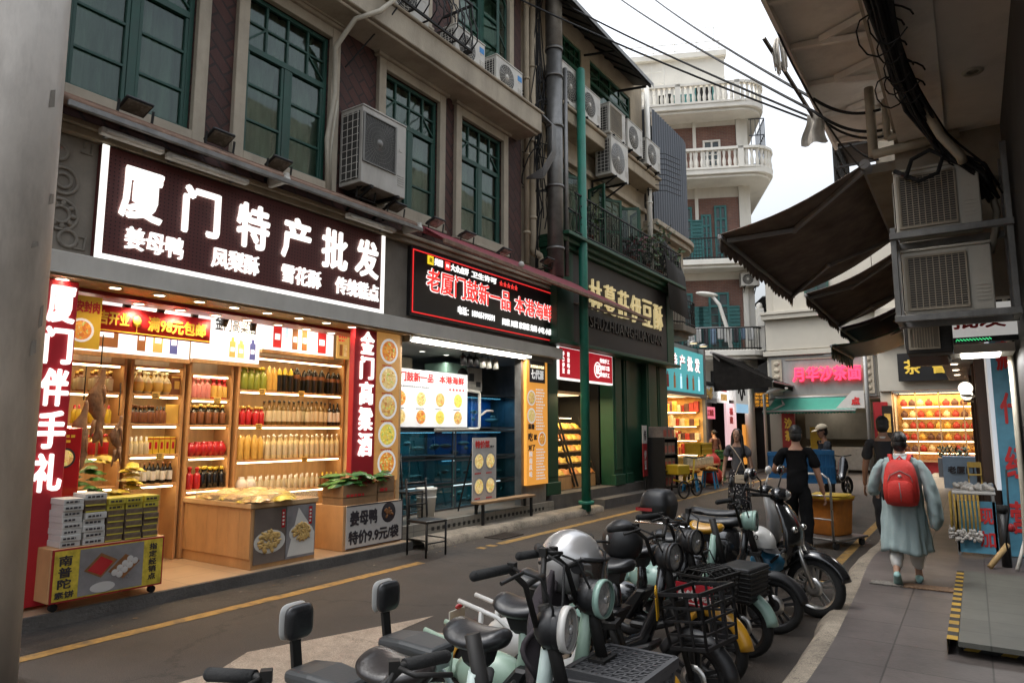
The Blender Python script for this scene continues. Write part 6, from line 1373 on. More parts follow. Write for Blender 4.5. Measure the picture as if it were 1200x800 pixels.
m.out('frame','grey_metal',t); m=MB(); m.box(-.9,.6,-1.2,1.2,2.4,2.46); m.out('canopy','grey_metal',t)
t=thing('window_grille_box','iron barred box window high on the side of the white building','cage',tuple(cw(-.35,-1.0,13.9)),CZ); m=MB()
for k in range(8): m.bar((-.7,-.9+k*.25,0),(-.7,-.9+k*.25,2.2),.03,.03)
for z in (0,.7,1.4,2.2): m.bar((-.7,-.9,z),(-.7,.9,z),.04,.04); m.bar((-.7,.9,z),(0,.9,z),.04,.04)
for k in range(4): m.bar((-.7+k*.2,.9,0),(-.7+k*.2,.9,2.2),.03,.03)
m.out('bars','slate_sheet',t)
t=thing('street_lamp','white street lamp with a curved neck rising behind the black awning','street lamp',(-8.62,30.2,0))
MB().tube([(0,0,0),(0,0,4.6),(.02,-.03,5.3),(-.1,-.12,6.2),(-.35,-.25,7.2),(-.62,-.35,7.6)],[.11,.10,.09,.085,.08,.07],10).out('post_shaft','white_paint',t); MB().ell((-.82,-.45,7.68),(.5,.2,.11),14,8,rot=(0,.15,.5)).out('lamp_head','white_paint',t)
t=thing('street_lamp','second white lamp head reaching out over the dark passage','street lamp',(-6.9,28.6,0)); MB().tube([(0,0,0),(0,0,3.1),(.3,-.1,3.2)],.06,8).out('post_shaft','white_paint',t); MB().ell((.55,-.15,3.25),(.42,.2,.10),14,8,rot=(0,-.15,0)).out('lamp_head','white_paint',t)
# passage between, its dark put in as near-black panels, with an LED text board
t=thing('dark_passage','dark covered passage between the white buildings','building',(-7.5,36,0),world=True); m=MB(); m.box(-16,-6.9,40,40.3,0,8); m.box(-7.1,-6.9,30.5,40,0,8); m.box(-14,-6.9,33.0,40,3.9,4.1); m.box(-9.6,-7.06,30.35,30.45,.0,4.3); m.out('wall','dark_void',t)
mat('led_amber',(.9,.4,.02),em=.6,emc=(1,.42,.03),var=0)
t=thing('led_board','black board with rows of amber LED characters in the dark passage','sign',(-7.8,30.2,2.9),world=True); m=MB(); m.box(-8.7,-7.06,30.2,30.3,2.62,3.30,0)
for r in range(4): put(m,'厦门老字号沙茶面土笋冻海蛎煎'[r*2:r*2+8],(-8.62,30.195,2.66+r*.155),*EY,1.5,.125,.01,.0,1)
m.out('panel',['sign_black','led_amber'],t)
# ================= pink sign shop and tea shop closing the street
bP=thing('white_shophouse','white two storey shophouse with pink neon sign and green awning facing down the street','building',(-5,30,0),world=True)
mat('pale_band',(.27,.265,.25),.6,var=.12,scale=3,dirt=.3); mat('cream_white',(.42,.39,.33),.75,var=.08,scale=1,dirt=.25,dirtc=(.34,.29,.22))
m=MB(); m.box(-7.05,-2.9,30,36,2.9,3.0)
m.box(-7.05,-2.9,30,30.3,2.95,5.35); m.box(-7.05,-6.6,30,36,0,2.95); m.box(-6.6,-2.9,33,33.2,0,2.95); m.box(-7.05,-2.9,30.3,36,5.3,10.2)
m.box(-6.7,-2.9,30.1,30.3,5.35,10.2); m.box(-7.15,-2.85,29.8,30.0,4.75,4.95); m.box(-7.15,-2.85,29.75,30.1,6.3,6.5); m.box(-7.2,-2.8,29.7,30.2,6.502,6.62); m.box(-7.05,-2.9,29.95,30.0,5.0,6.28)
m.out('wall','cream_white',bP,bevel=.01)
m=MB(); m.box(-6.95,-3.0,29.9,29.99,3.0,4.72); m.out('sign_band','pale_band',bP)
m=MB()
for x in (-6.85,-3.45): 
    m.box(x,x+.4,29.86,29.899,3.1,4.6)
    for k in range(5): m.ell((x+.2,29.86,3.3+k*.28),(.13,.03,.10),8,6)
m.box(-6.3,-3.6,29.87,29.899,3.05,3.1); m.box(-6.3,-3.6,29.87,29.899,4.55,4.6); m.out('carved_relief','stone_trim',bP)
w=MB().box(-5.45,-4.5,30.05,30.09,7.2,8.6).out('window','green_frame',bP); MB().box(-5.35,-4.6,30.04,30.049,7.3,8.5).out('pane','pane_dark',w); MB().box(-5.0,-4.95,30.02,30.039,7.3,8.5).box(-5.35,-4.6,30.02,30.038,7.88,7.93).out('window_bar','green_frame',w)
mat('neon_pink',(1,.08,.2),em=1.0,emc=(1,.03,.10),var=0); mat('neon_edge',(.5,.02,.06),em=.8,emc=(.8,.03,.1),var=0)
t=thing('pink_neon_sign','glowing pink five character sign on the grey band of the white shophouse','sign',(-5,29.8,3.4),world=True); m=MB(); put(m,'月华沙茶面',(-6.02,29.82,3.62),*EY,2.55,.62,.10,.03,0); m.out('lettering','neon_pink',t)
awning('green_awning','green awning with a pale edge over the noodle shop below the pink sign',(-6.75,29.85,3.0),(-3.5,29.85,3.0),(-7.0,28.6,2.45),(-3.6,28.6,2.45),'awning_green',[((-6.5,29.8,2.9),(-6.3,29.2,2.7),(-6.7,28.65,2.42)),((-3.8,29.8,2.9),(-3.9,29.2,2.7),(-3.7,28.65,2.42))],.14,n=30)
t=thing('white_corner_sign','white sign board with red characters at the end of the green awning','sign',(-3.4,28.7,2.5),world=True); m=MB(); m.add([(-4.3,28.7,2.5),(-3.3,28.7,2.5),(-3.3,28.7,3.15),(-3.7,28.7,3.15)],[(0,1,2,3)],0); put(m,'点',(-3.75,28.69,2.62),*EY,.3,.3,.005,.04,1); m.out('panel',['lit_white_soft' if 'lit_white_soft' in MATS else 'poster_white','ink_red'],t,solid=.03)
for x,lb in ((-6.55,'red couplet panel left of the noodle shop counter'),(-3.15,'red tiled pillar at the right of the noodle shop')):
    t=thing('couplet_board',lb,'panel',(x,29.9,.1),world=True); m=MB(); m.box(x,x+.5,29.85,29.95,.1,2.75,0); putv(m,'沙茶',(x+.1,29.845,1.2),*EY,.3,1.0,.006,.04,1); m.out('panel_body',['red_panel','gold_ink'],t)
t=thing('noodle_counter','steel counter and yellow box inside the dim noodle shop','counter',(-5,31,0),world=True); MB().box(-5.8,-3.5,30.6,31.2,.1,1.0).out('body','steel',t); MB().box(-5.6,-5.1,30.5,30.59,.5,1.8).out('yellow_box','crate_yellow',t); MB().box(-6.0,-3.3,31.8,31.9,1.3,2.4).out('menu_board','kitchen_wall',t)
d=bpy.data.lights.new('noodle_lamp','POINT'); d.energy=9*LK; d.color=(1,.85,.65); d.shadow_soft_size=.2; o=bpy.data.objects.new('noodle_lamp',d); COL.objects.link(o)
t=thing('ceiling_lamp','small white lamp under the ceiling of the noodle shop','light',(-4.9,31,2.8)); MB().lathe([(0,-.05),(.15,-.05),(.17,0),(0,.02)],(0,0,0),14).out('lamp','lit_white',t); o.parent=t; o.location=(0,-.2,-.3)
bT=thing('tea_shop','tea shop with warm glowing glass front at the end of the pavement','shop',(-1.2,30,0),world=True)
m=MB(); m.box(-2.88,1.5,29.8,30.1,3.15,6.4); m.box(-2.88,-2.5,29.9,34,0,3.15); m.box(-2.5,1.5,32.2,32.4,0,3.15); m.box(-2.88,1.5,30.1,36,6.3,10); m.box(-2.9,1.5,29.6,29.8,4.9,5.05); m.out('wall','cream_white',bT,bevel=.01)
m=MB()
for i in range(9):
    for j in range(3):
        m.lathe([(.17,0),(.20,.015),(.17,.03)],(-2.6+i*.34+(j%2)*.17,29.76,5.25+j*.28),12,axis='y')
m.out('lattice','stone_trim',bT)
MB().box(-2.5,1.5,32.1,32.19,.1,3.1).out('back_panel','lit_warm_wall',bT); MB().box(-2.5,1.5,30.0,32,.05,.5).out('plinth','red_panel',bT)
for k in range(5):
    s=MB().box(-2.4,1.4,31.6,32.0,.8+k*.45,.83+k*.45).out('shelf_board','oak',bT); MB().box(-2.3,1.3,31.61,31.64,.76+k*.45,.795+k*.45).out('light_strip','strip_warm',s)
m=MB()
for x in (-2.48,-1.75,-1.0,-.25,.5): m.box(x,x+.05,29.92,29.98,.5,3.1)
m.box(-2.5,1.5,29.92,29.98,.5,.56); m.out('glass_frame','oak',bT); MB().box(-2.48,1.5,29.945,29.955,.55,3.1).out('glass_front','shop_glass',bT)
for k in range(5):
    for i in range(13):
        o=MB().lathe([(0,0),(.1,0),(.13,.1),(.1,.2),(.05,.22),(.05,.27),(0,.27)],(0,0,0),10).out('tea_jar',g[rnd.randrange(4)]); o.location=(-2.25+i*.29,31.8,.832+k*.45); tag(o,'tea canister on the glowing shelves of the tea shop','canister','canisters in the tea shop')
d=bpy.data.lights.new('tea_lamp','AREA'); d.energy=120*LK; d.size=3; d.color=(1,.68,.32); o=bpy.data.objects.new('tea_lamp',d); COL.objects.link(o)
t=thing('ceiling_lamp','warm lamp panel in the ceiling of the tea shop','light',(-.9,31,3.1)); MB().box(-1.4,1.4,-.3,.3,-.02,.0).out('lamp','lit_cream',t); o.parent=t; o.location=(0,0,-.04)
t=thing('tea_sign','black board with gold tea shop characters','sign',(-1.2,29.6,3.6),world=True); m=MB(); m.box(-2.2,.2,29.6,29.72,3.5,4.55,0); 
for i,c in enumerate('茶會'): put(m,c,(-2.0+i*.85,29.595,3.75),*EY,.55,.55,.02,.02,1)
m.out('panel',['sign_black','gold_ink'],t)
t=thing('utility_pole','grey utility pole with a side arm between the noodle and tea shops','pole',(-2.95,26.5,0)); MB().cyl((0,0,0),(0,0,5.2),.07,12).out('post_shaft','grey_metal',t); MB().bar((0,0,4.3),(-1.3,0,4.35),.05,.05).out('arm','grey_metal',t); MB().ell((-.9,-.1,4.6),(.1,.1,.12)).out('camera_dome','black_plastic',t)
t=thing('picture_panel','small dark gold picture beside the tea shop glass','picture',(-2.75,29.8,1.5),world=True); m=MB(); m.box(-2.85,-2.5,29.78,29.88,1.3,2.6,0); m.box(-2.78,-2.57,29.77,29.779,1.6,2.3,1); m.out('panel_body',['dark_wood','goods_gold'],t)
t=thing('planter_box','dark planter with clipped greenery before the tea shop','planter',(-.6,27.5,0)); MB().box(-.45,.45,-.25,.25,0,.75).out('box_body','slate_sheet',t); 
m=MB()
for i in range(300): c=Vector((U(-.42,.42),U(-.24,.24),.75+U(0,.35))); d_=Vector((U(-1,1),U(-1,1),U(-.3,1))).normalized()*.1; w=d_.orthogonal().normalized()*.03; m.add([c,c+d_*.5+w,c+d_,c+d_*.5-w],[(0,1,2,3)])
m.out('foliage','leaf_dark',t)
t=thing('blue_bin','pale blue box with faint characters beside the planter','box',(-.35,22.5,.12)); m=MB(); m.box(-.4,.4,-.2,.2,0,.85,0); put(m,'老厦门',(-.3,-.205,.4),*EY,.6,.2,.004,.02,1); m.out('box_body',['lit_blue_dull' if 'lit_blue_dull' in MATS else 'cloth_blue','ink_dark'],t,bevel=.02)
# ================= right side: arcade, canopy, awnings
mat('soffit_beige',(.74,.71,.66),.85,var=.15,scale=1.5,dirt=.4,dirtc=(.10,.085,.065)); mat('soffit_white',(.70,.66,.61),.85,var=.1,scale=1.2,dirt=.35,dirtc=(.2,.17,.14)); mat('old_wall',(.30,.27,.22),.9,var=.25,scale=2,bump=.3,dirt=.5,dirtc=(.12,.10,.08)); mat('shutter_dark',(.035,.033,.03),.6,.3,var=.2)
bR=thing('arcade_building','old arcade building on the right with a dark ceiling and a bracketed canopy','building',(.5,8,0),world=True)
m=MB(); m.box(-.45,4,-1,8.3,4.8,4.95); m.out('ceiling','soffit_white',bR)
m=MB(); m.box(-.45,-.02,-1,8.3,4.78,4.798); m.out('ceiling_edge','soffit_beige',bR)
m=MB(); m.box(-.5,4,8.3,8.5,3.02,4.95); m.out('cross_beam','old_wall',bR)
m=MB(); m.box(-.52,3,9.02,13.2,4.0,9.5); m.box(-.86,3,13.2,28.5,4.0,9.5); m.out('wall','old_wall',bR); m=MB(); m.box(-.88,-.5,9.3,12.95,4.86,4.98); m.box(-.9,-.5,10.9,13.2,5.0,6.9); m.out('awning_beam','old_wall',bR)
m=MB(); m.box(.45,.55,3,9.3,.12,4.79); m.box(.42,1.2,9.3,9.9,.12,4.0); m.out('dark_shutter','shutter_dark',bR)
m=MB(); m.box(.30,.6,11.4,28.5,.12,3.9); m.out('shop_wall','dark_wood',bR)
m=MB(); m.box(-.45,.05,-1,8.3,5.6,5.75); m.box(-.5,-.4,-1,8.3,4.95,5.7); m.out('canopy_base','old_wall',bR)
t=thing('canopy','broad grey canopy with forked steel brackets over the right pavement','canopy',(-.9,6,5.7),world=True)
m=MB(); m.box(-1.32,-.42,1.0,10.3,5.76,5.80); m.box(-1.36,-1.32,1.0,10.35,5.66,5.82); m.out('sheet','soffit_beige',t)
for k in range(10):
    y=1.6+k*.95; m=MB()
    m.bar((-1.32,y,5.72),(-1.0,y+.02,5.70),.05,.06); m.bar((-1.02,y,5.70),(-.44,y-.28,5.70),.09,.08); m.bar((-1.02,y,5.70),(-.44,y+.22,5.70),.05,.07); m.bar((-1.02,y,5.68),(-.46,y-.28,5.45),.06,.05)
    m.out('bracket','soffit_beige',t)
# a dark iron cage window and broken masonry under the far end of the canopy
t=thing('window_cage','dark iron window cage jutting out past the end of the canopy','cage',(-1.2,11.5,5),world=True); m=MB()
for k in range(9): m.bar((-1.45,10.9+k*.2,5.35+.0*k),(-1.45,10.9+k*.2,6.2),.03,.03)
for z in (5.35,5.6,5.9,6.2): m.bar((-1.45,10.9,z),(-1.45,12.5,z),.03,.03); m.bar((-1.45,10.9,z),(-.86,10.9,z),.03,.03)
m.out('bars','black_iron',t); MB().box(-1.5,-.86,10.85,12.55,6.21,6.28).out('cage_roof','eave_metal',t)
m=MB()
for (p,q,r) in (((-.7,8.25,5.5),(-.7,8.25,4.7),.05),((-.7,8.2,4.7),(.1,8.2,4.75),.05),((-.55,8.2,5.3),(-.55,8.2,4.85),.035),((-.55,8.2,4.85),(.2,8.2,4.9),.035)): m.cyl(p,q,r,10)
tag(m.out('water_pipes','hose_cream'),'two bent cream water pipes at the end of the arcade ceiling','pipes')
# pole with a mop and rags above the wires
t=thing('pole_with_rags','leaning bamboo pole with a hank of strings and a rag hanging from the canopy edge','pole',(-1.4,8.6,6),world=True); m=MB(); m.bar((-1.75,8.04,6.35),(-1.35,9.35,5.55),.035,.035); m.out('pole','dark_wood',t)
mat('string_white',(.42,.39,.34),.95,var=.3,scale=9); m=MB(); rr=random.Random(2)
for k in range(46):
    a=rr.uniform(0,6.28); q=rr.uniform(.02,.07); c=(-1.62,8.2,6.25)
    m.tube([(c[0]+q*.5*math.cos(a),c[1]+q*.5*math.sin(a),c[2]+.13),(c[0]+q*1.2*math.cos(a),c[1]+q*math.sin(a)+.02,c[2]+.0),(c[0]+q*math.cos(a)+.02,c[1]+q*math.sin(a),c[2]-.20-rr.uniform(0,.12))],.009,4)
m.out('string_hank','string_white',t); m=MB(); m.grid(lambda u,v:(-1.42+.16*(u-.5)*(1+v)+.02*math.sin(v*6),9.1+.06*math.sin(u*9),5.75-.42*v),8,8); m.out('rag','string_white',t)
# outdoor units on a rack in the arcade mouth
t=thing('unit_rack','grey steel rack holding two outdoor units above the pavement','rack',(0,7.4,2.7),world=True)
m=MB()
for x in (-.50,.40):
    for y in (7.28,7.75): m.box(x-.025,x+.025,y-.025,y+.025,2.72,4.25 if x>0 else 3.6)
for z in (2.74,3.53):
    for y in (7.25,7.72): m.box(-.53,.43,y-.03,y+.03,z-.05,z+.01)
    for x in (-.50,.40): m.box(x-.024,x+.024,7.28,7.70,z-.045,z+.005)
m.out('frame','galvanised',t,bevel=.004)
mat('unit_old',(.50,.47,.40),.55,var=.12,scale=2,dirt=.4,dirtc=(.15,.125,.1))
acunit('outdoor_unit','upper old unit on the steel rack in the arcade, wires draped over its top',(-.13,7.70,3.55),R(-90),.68,.60,.36,'outdoor units on the rack',mt='unit_old',bracket=False,slats=True); acunit('outdoor_unit','lower slatted unit on the steel rack in the arcade',(-.10,7.70,2.76),R(-90),.70,.60,.36,'outdoor units on the rack',mt='unit_old',bracket=False,slats=True)
o=acunit('outdoor_unit','dark unit hanging under the rack beside the lit sign',(-.30,8.2,2.45),R(-90),.4,.36,.3,None,mt='shutter_dark',bracket=False,slats=True)
# thick bundle of cables
m=MB(); rr=random.Random(9)
pth=[(-.34,4.6,4.75),(-.33,5.4,4.72),(-.30,6.2,4.66),(-.22,6.9,4.6),(-.08,7.25,4.45),(.02,7.3,4.25),(.18,7.35,4.1),(.30,7.6,3.9)]
for k in range(26):
    o1=[(rr.gauss(0,.035),rr.gauss(0,.05),rr.gauss(0,.035)) for _ in pth]
    m.tube([(p[0]+o1[0][0]+q[0]*.35,p[1]+q[1]*.6,p[2]+o1[0][2]+q[2]*.4-.03) for p,q in zip(pth,o1)],rr.uniform(.009,.02),5)
for k in range(8):
    c=(-.3+rr.uniform(-.08,.08),6+rr.uniform(-.8,.8),4.55); r=rr.uniform(.06,.16); m.tube([(c[0]+r*math.cos(a*.5),c[1]+.5*r*math.sin(a*.9),c[2]+r*math.sin(a*.5)) for a in range(12)],.007,4)
m.tube([(-.45,7.25,4.15),(-.25,7.22,4.0),(-.1,7.22,4.05),(-.05,7.22,4.2),(-.15,7.22,4.28),(-.3,7.22,4.22),(-.36,7.22,4.05)],.02,6)
tag(m.out('cable_bundle','black_rubber'),'thick sagging bundle of black cables under the arcade ceiling','cables')
tag(MB().tube([(-.18,6.9,4.62),(-.05,7.1,4.35),(.08,7.15,4.15),(.1,7.2,4.1)],.04,8).tube([(.35,7.6,4.05),(.30,7.62,3.9),(.33,7.6,3.7),(.30,7.55,3.5),(.25,7.5,3.3)],.03,8).out('conduit','hose_cream'),'pale flexible conduit running down with the black cable bundle','conduit')
for x,y,lb in ((-.05,5.0,'small recessed ceiling lamp, unlit, nearer the camera'),(-.0,6.9,'small recessed ceiling lamp, unlit, nearer the steel rack')):
    t=thing('recessed_lamp',lb,'lamp',(x+.22,y,4.797)); MB().lathe([(.05,-.01),(.075,-.015),(.085,0)],(0,0,0),16).out('rim','unit_old',t); MB().lathe([(0,-.003),(.05,-.003)],(0,0,0),14).out('lens','flood_lens',t)
# brown awnings
awning('brown_awning','largest dark brown awning with scalloped valance, hung below the canopy',(-.87,9.05,4.92),(-.87,13.0,4.92),(-2.67,9.05,4.32),(-2.62,13.4,4.2),'awning_brown',[((-.9,9.12,4.86),(-1.85,9.75,4.42),(-2.62,9.2,4.26)),((-.9,12.8,4.86),(-1.8,12.2,4.42),(-2.6,13.2,4.14))],.24,n=22)
awning('brown_awning','second dark brown awning just beyond the largest one',(-.87,13.3,4.78),(-.87,16.9,4.78),(-2.42,13.5,4.22),(-2.4,17.2,4.1),'awning_brown',[((-.9,13.5,4.7),(-1.7,14.0,4.35),(-2.4,13.7,4.16)),((-.9,16.7,4.7),(-1.6,16.2,4.3),(-2.38,17,4.04))],.22,n=20)
mat('awning_plum',(.06,.035,.045),.9,var=.2)
awning('plum_awning','dusky plum awning edge furthest along the right side',(-.87,17.2,4.6),(-.87,21,4.5),(-2.4,17.3,4.05),(-2.3,21,3.95),'awning_plum',[((-.9,17.4,4.5),(-1.6,17.8,4.25),(-2.35,17.5,4.0))],.2,n=20)
awning('dark_green_awning','small dark green awning corner hanging below the plum awning',(-1.2,18.0,4.05),(-1.2,20.5,4.0),(-2.6,17.2,3.65),(-2.5,20.0,3.6),'green_frame',[((-1.2,18.2,4),(-1.8,18.4,3.85),(-2.5,17.4,3.62))],.35,n=12)
# shops under the arcade
t=thing('wholesale_sign','white lit sign with red brush characters over the far arcade shop','sign',(.1,8.6,2.7),world=True); m=MB(); m.box(-.17,.45,8.52,8.6,2.66,3.0,0); put(m,'批发',(-.1,8.515,2.74),*EY,.46,.19,.006,.02,1); m.out('panel',['lit_white','ink_red'],t)
mat('led_green',(.1,1,.3),em=3,emc=(.1,1,.35),var=0)
t=thing('led_ticker','thin ticker of green LED dots below the white sign','sign',(.1,8.6,2.6),world=True); m=MB(); m.box(-.17,.45,8.52,8.58,2.60,2.655,0)
for i in range(44): m.box(-.08+i*.007,-.077+i*.007,8.516,8.519,2.615+.006*(i*7%4),2.622+.006*(i*7%4),1)
m.out('panel',['sign_black','led_green'],t)
t=thing('lit_soffit','white boxed soffit with bright bars of light under the sign','light',(.1,9.5,2.5),world=True); MB().box(-.17,.42,8.62,9.25,2.50,2.59).box(-.17,-.15,8.6,9.9,2.50,2.7).out('casing','white_paint',t)
for k in range(5): MB().box(-.05,.30,8.68+k*.11,8.72+k*.11,2.485,2.499).out('lamp','tube_white',t)
d=bpy.data.lights.new('soffit_lamp','AREA'); d.energy=9*LK; d.size=.5; o=bpy.data.objects.new('soffit_lamp',d); COL.objects.link(o); o.parent=t; o.location=(0,-.5,-.04)
mat('sign_bluepic',(.10,.30,.42),.5,var=.5,scale=1.5); mat('sign_bluelit',(.05,.25,.6),em=.22,emc=(.06,.35,.75),var=.3,scale=2)
t=thing('upright_blue_sign','tall blue sea picture panel with big red brush characters at the right edge','sign',(.35,10.8,.2),world=True); m=MB(); m.box(.255,.72,10.8,10.88,.13,3.3,0)
for i,c in enumerate('藏什经营'): put(m,c,(.31,10.795,2.45-i*.68),*EY,.26,.40,.006,.02,1)
put(m,'94-1',(.29,10.795,3.05),*EY,.2,.1,.004,.02,2); m.out('panel',['sign_bluepic','ink_red','poster_white'],t)
t=thing('white_light_column','upright glowing white panel beside the brown pillar','light box',(.05,12,.9),world=True); MB().box(.215,.27,11.3,12.6,.9,2.9).out('panel','lit_white',t)
t=thing('blue_light_column','upright glowing blue panel beside the blue picture sign','light box',(.12,11.2,.9),world=True); MB().box(.29,.33,10.9,11.28,.5,3.1).out('panel','sign_bluelit',t)
mat('brown_clad',(.075,.04,.025),.5,var=.2,scale=3)
t=thing('brown_shopfront','brown clad shopfront with two glowing globe lamps along the right side','shopfront',(0,15,0),world=True); [MB().box(*b_,.12,2.9).out('pillar','brown_clad',t,bevel=.01) for b_ in ((.08,.29,12.7,13.2),(.05,.29,15.2,15.9),(.0,.29,18.5,19.3))]; MB().box(-.4,.15,11.6,20,2.901,3.25).out('soffit_box','brown_clad',t); m=MB(); m.box(-.80,-.25,13.2,13.4,2.75,3.7); m.out('side_board','brown_clad',t)
for i in range(5): 
    tt=thing('downlight','small round downlight in the brown soffit of the right shopfront','light',(-.2,12+i*1.5,2.895),0,'downlights in the brown soffit'); MB().lathe([(0,-.004),(.06,-.004)],(0,0,0),12).out('lamp','lamp_white',tt)
mat('globe',(1,.95,.85),em=2,emc=(1,.9,.72),var=0)
for y,lb in ((13.0,'glowing globe wall lamp on the nearer brown pillar'),(15.5,'glowing globe wall lamp on the farther brown pillar')):
    tt=thing('globe_lamp',lb,'wall lamp',(-.05,y,2.35)); MB().ell((0,0,0),.10,16,10).out('globe','globe',tt); MB().lathe([(.06,-.10),(.075,-.11),(.05,-.13),(0,-.14)],(0,0,0),12).bar((0,0,-.13),(.12,0,-.13),.03,.03).out('holder','unit_old',tt)
# shell stall
t=thing('shell_stall','small stall table with blue printed sides and white trinkets at the shop door','stall',(-.05,10.9,.12),world=True); m=MB(); m.box(-.28,.18,10.6,11.3,.88,.92); m.out('table_top','poster_white',t,bevel=.01)
for x in (-.25,.15):
    for y in (10.63,11.27): MB().box(x-.015,x+.015,y-.015,y+.015,.12,.88).out('leg','steel',t)
m=MB(); m.box(-.26,.17,10.615,10.63,.16,.80,0); m.box(-.275,-.262,10.63,11.27,.3,.80,0); put(m,'现',(-.02,10.61,.52),*EY,.16,.2,.004,.02,1); put(m,'加',(-.02,10.61,.24),*EY,.16,.2,.004,.02,1); m.out('poster',['sign_bluepic','ink_red'],t)
mat('shell_white',(.50,.47,.43),.5,var=.25,scale=12); mat('rope_yellow',(.45,.29,.06),.8,var=.3,scale=14)
m=MB()
for i in range(70): m.ell((U(-.26,.16),U(10.62,11.25),.93+U(0,.06)),(U(.02,.04),U(.02,.04),U(.015,.03)),7,5,rot=(U(0,3),U(0,3),0))
o=m.out('shell_trinkets','shell_white'); tag(o,'heap of white shell trinkets on the stall table','trinkets',kind='stuff')
for i in range(11):
    x,y=(-.27+.042*i,10.57) if i<7 else (-.32,10.62+(i-7)*.16)
    t=thing('shell_string','string of white shells on a yellow cord hanging from the stall','string',(x,y,.88),0,'shell strings on the stall'); m=MB(); m.tube([(0,0,0),(.005,-.01,-.25),(0,-.01,-.48)],.006,5); m.tube([(.012,0,0),(.016,-.012,-.3),(.008,-.01,-.48)],.006,5); m.out('cord','rope_yellow',t); m=MB()
    for k in range(9): m.ell((U(-.03,.03),-.015+U(-.025,.02),-.44-U(0,.16)),(U(.018,.03),U(.015,.025),U(.015,.028)),7,5,rot=(U(0,3),U(0,3),0))
    m.out('shells','shell_white',t)
t=thing('toy_chair','little yellow folding chair standing on the stall table','chair',(-.02,11.05,.92)); m=MB(); 
for x in (-.07,.07): m.bar((x,-.06,0),(x,.06,.34),.015,.015); m.bar((x,.08,0),(x,-.06,.19),.015,.015)
m.out('frame','rope_yellow',t); MB().box(-.075,.075,-.075,.075,.18,.195).out('seat','rope_yellow',t); MB().box(-.075,.075,.05,.062,.28,.35).out('backrest','rope_yellow',t)
# clutter at the foot of the right wall
t=thing('black_bollard','short black bollard with a red fitting at the top of the ramp','bollard',(.22,10.0,.12)); MB().cyl((0,0,0),(0,0,.62),.05,14).out('post','black_plastic',t); MB().cyl((0,0,.62),(0,0,.70),.06,14).out('cap','black_rubber',t); MB().ell((.07,-.03,.45),(.04,.04,.05)).out('fitting','red_panel',t)
mat('bamboo',(.45,.30,.13),.6,var=.2,scale=8)
tag(MB().cyl((.05,9.75,.14),(.24,9.95,.38),.03,10).out('bamboo_stick','bamboo'),'short bamboo stick leaning against the black bollard','stick')
tag(MB().cyl((.30,9.7,.14),(.42,9.9,.5),.02,10).out('white_stick','white_paint'),'white tube leaning by the right wall beside the bamboo stick','stick')
tag(MB().tube([(.40,9.25,3.9),(.40,9.25,1.0),(.38,9.2,.4),(.42,9.22,.14)],.028,10).out('standpipe','hose_cream'),'cream standpipe running down the dark right wall','pipe')
tag(MB().tube([(.28,9.6,1.25),(.27,9.55,.8),(.22,9.7,.45),(.25,9.8,.2)],.01,6).out('cord','black_rubber'),'thin black cord hanging in front of the blue picture panel','cord')
# ================= overhead wires
def wire(lab,pts,r):
    P=[Vector(p) for p in pts]; out=[]
    for a,b in zip(P[:-1],P[1:]):
        for i in range(12): q=i/12; out.append(a.lerp(b,q)-Vector((0,0,.10*4*q*(1-q))))
    out.append(P[-1]); tag(MB().tube(out,r,6).out('overhead_wire','black_rubber'),lab,'wire')
wire('lowest overhead wire, running from the cream eaves down to the end of the canopy',[(-7.4,10.1,10.47),(-1.3,10.59,6.01),(-.87,10.9,5.6)],.016)
wire('second overhead wire from below, sagging across the street',[(-7.4,12.2,11.5),(-1.3,9.41,5.68),(-.6,9.0,5.2)],.016)
wire('third overhead wire, crossing in front of the white building',[(-7.4,16.0,13.6),(-1.3,8.45,5.46),(-.6,8.3,5.0)],.018)
wire('topmost overhead wire, crossing the sky above the white building',[(-7.4,18.4,15.0),(-1.3,8.51,5.64),(-.6,8.2,5.2)],.018)
wire('thin loose wire from the sky to the outer edge of the canopy',[(-4.0,14,14.0),(-1.36,7.6,5.8)],.008)
wire('thin pair wire along the outer edge of the canopy',[(-1.37,5.8,5.9),(-1.33,8.0,5.62),(-1.0,10.5,5.3),(-.87,12,5.1)],.012)
# ================= electric bikes and scooters, noses to the kerb
mat('mint',(.26,.40,.34),.35,var=.12,scale=6,dirt=.45,dirtc=(.12,.12,.10),coat=.4); mat('pale_mint',(.36,.44,.41),.4,var=.12,scale=6,dirt=.45,dirtc=(.12,.12,.10),coat=.3); mat('sage',(.30,.42,.33),.4,var=.12,scale=6,dirt=.45,dirtc=(.12,.12,.10),coat=.3); mat('paint_yellow',(.50,.25,.015),.35,var=.08,coat=.4); mat('paint_white',(.55,.54,.51),.35,var=.06,coat=.3)
mat('vinyl',(.018,.018,.019),.33,var=.2,scale=9,bump=.08,bscale=60); mat('vinyl_brown',(.022,.018,.017),.30,var=.2,scale=9,bump=.06,bscale=60); mat('vinyl_grey',(.034,.036,.037),.5,var=.15,scale=9,bump=.05,bscale=60); mat('basket_grey',(.060,.060,.064),.55,var=.15,scale=6,bump=.1,bscale=80); mat('head_lens',(.34,.34,.33),.12,.35,var=.45,scale=45,coat=1); mat('red_lens',(.35,.01,.01),.15,var=.1,coat=1); mat('plate_red',(.40,.015,.025),.45,var=.1); mat('amber',(.5,.16,.01),.2,var=.1,coat=1); mat('helmet_silver',(.42,.41,.40),.28,.55,var=.05,coat=.6); mat('helmet_white',(.62,.61,.58),.3,var=.05,coat=.4); mat('tag_orange',(.55,.30,.01),.5,var=.1); mat('jacket_dark',(.035,.028,.032),.9,var=.3,scale=7)
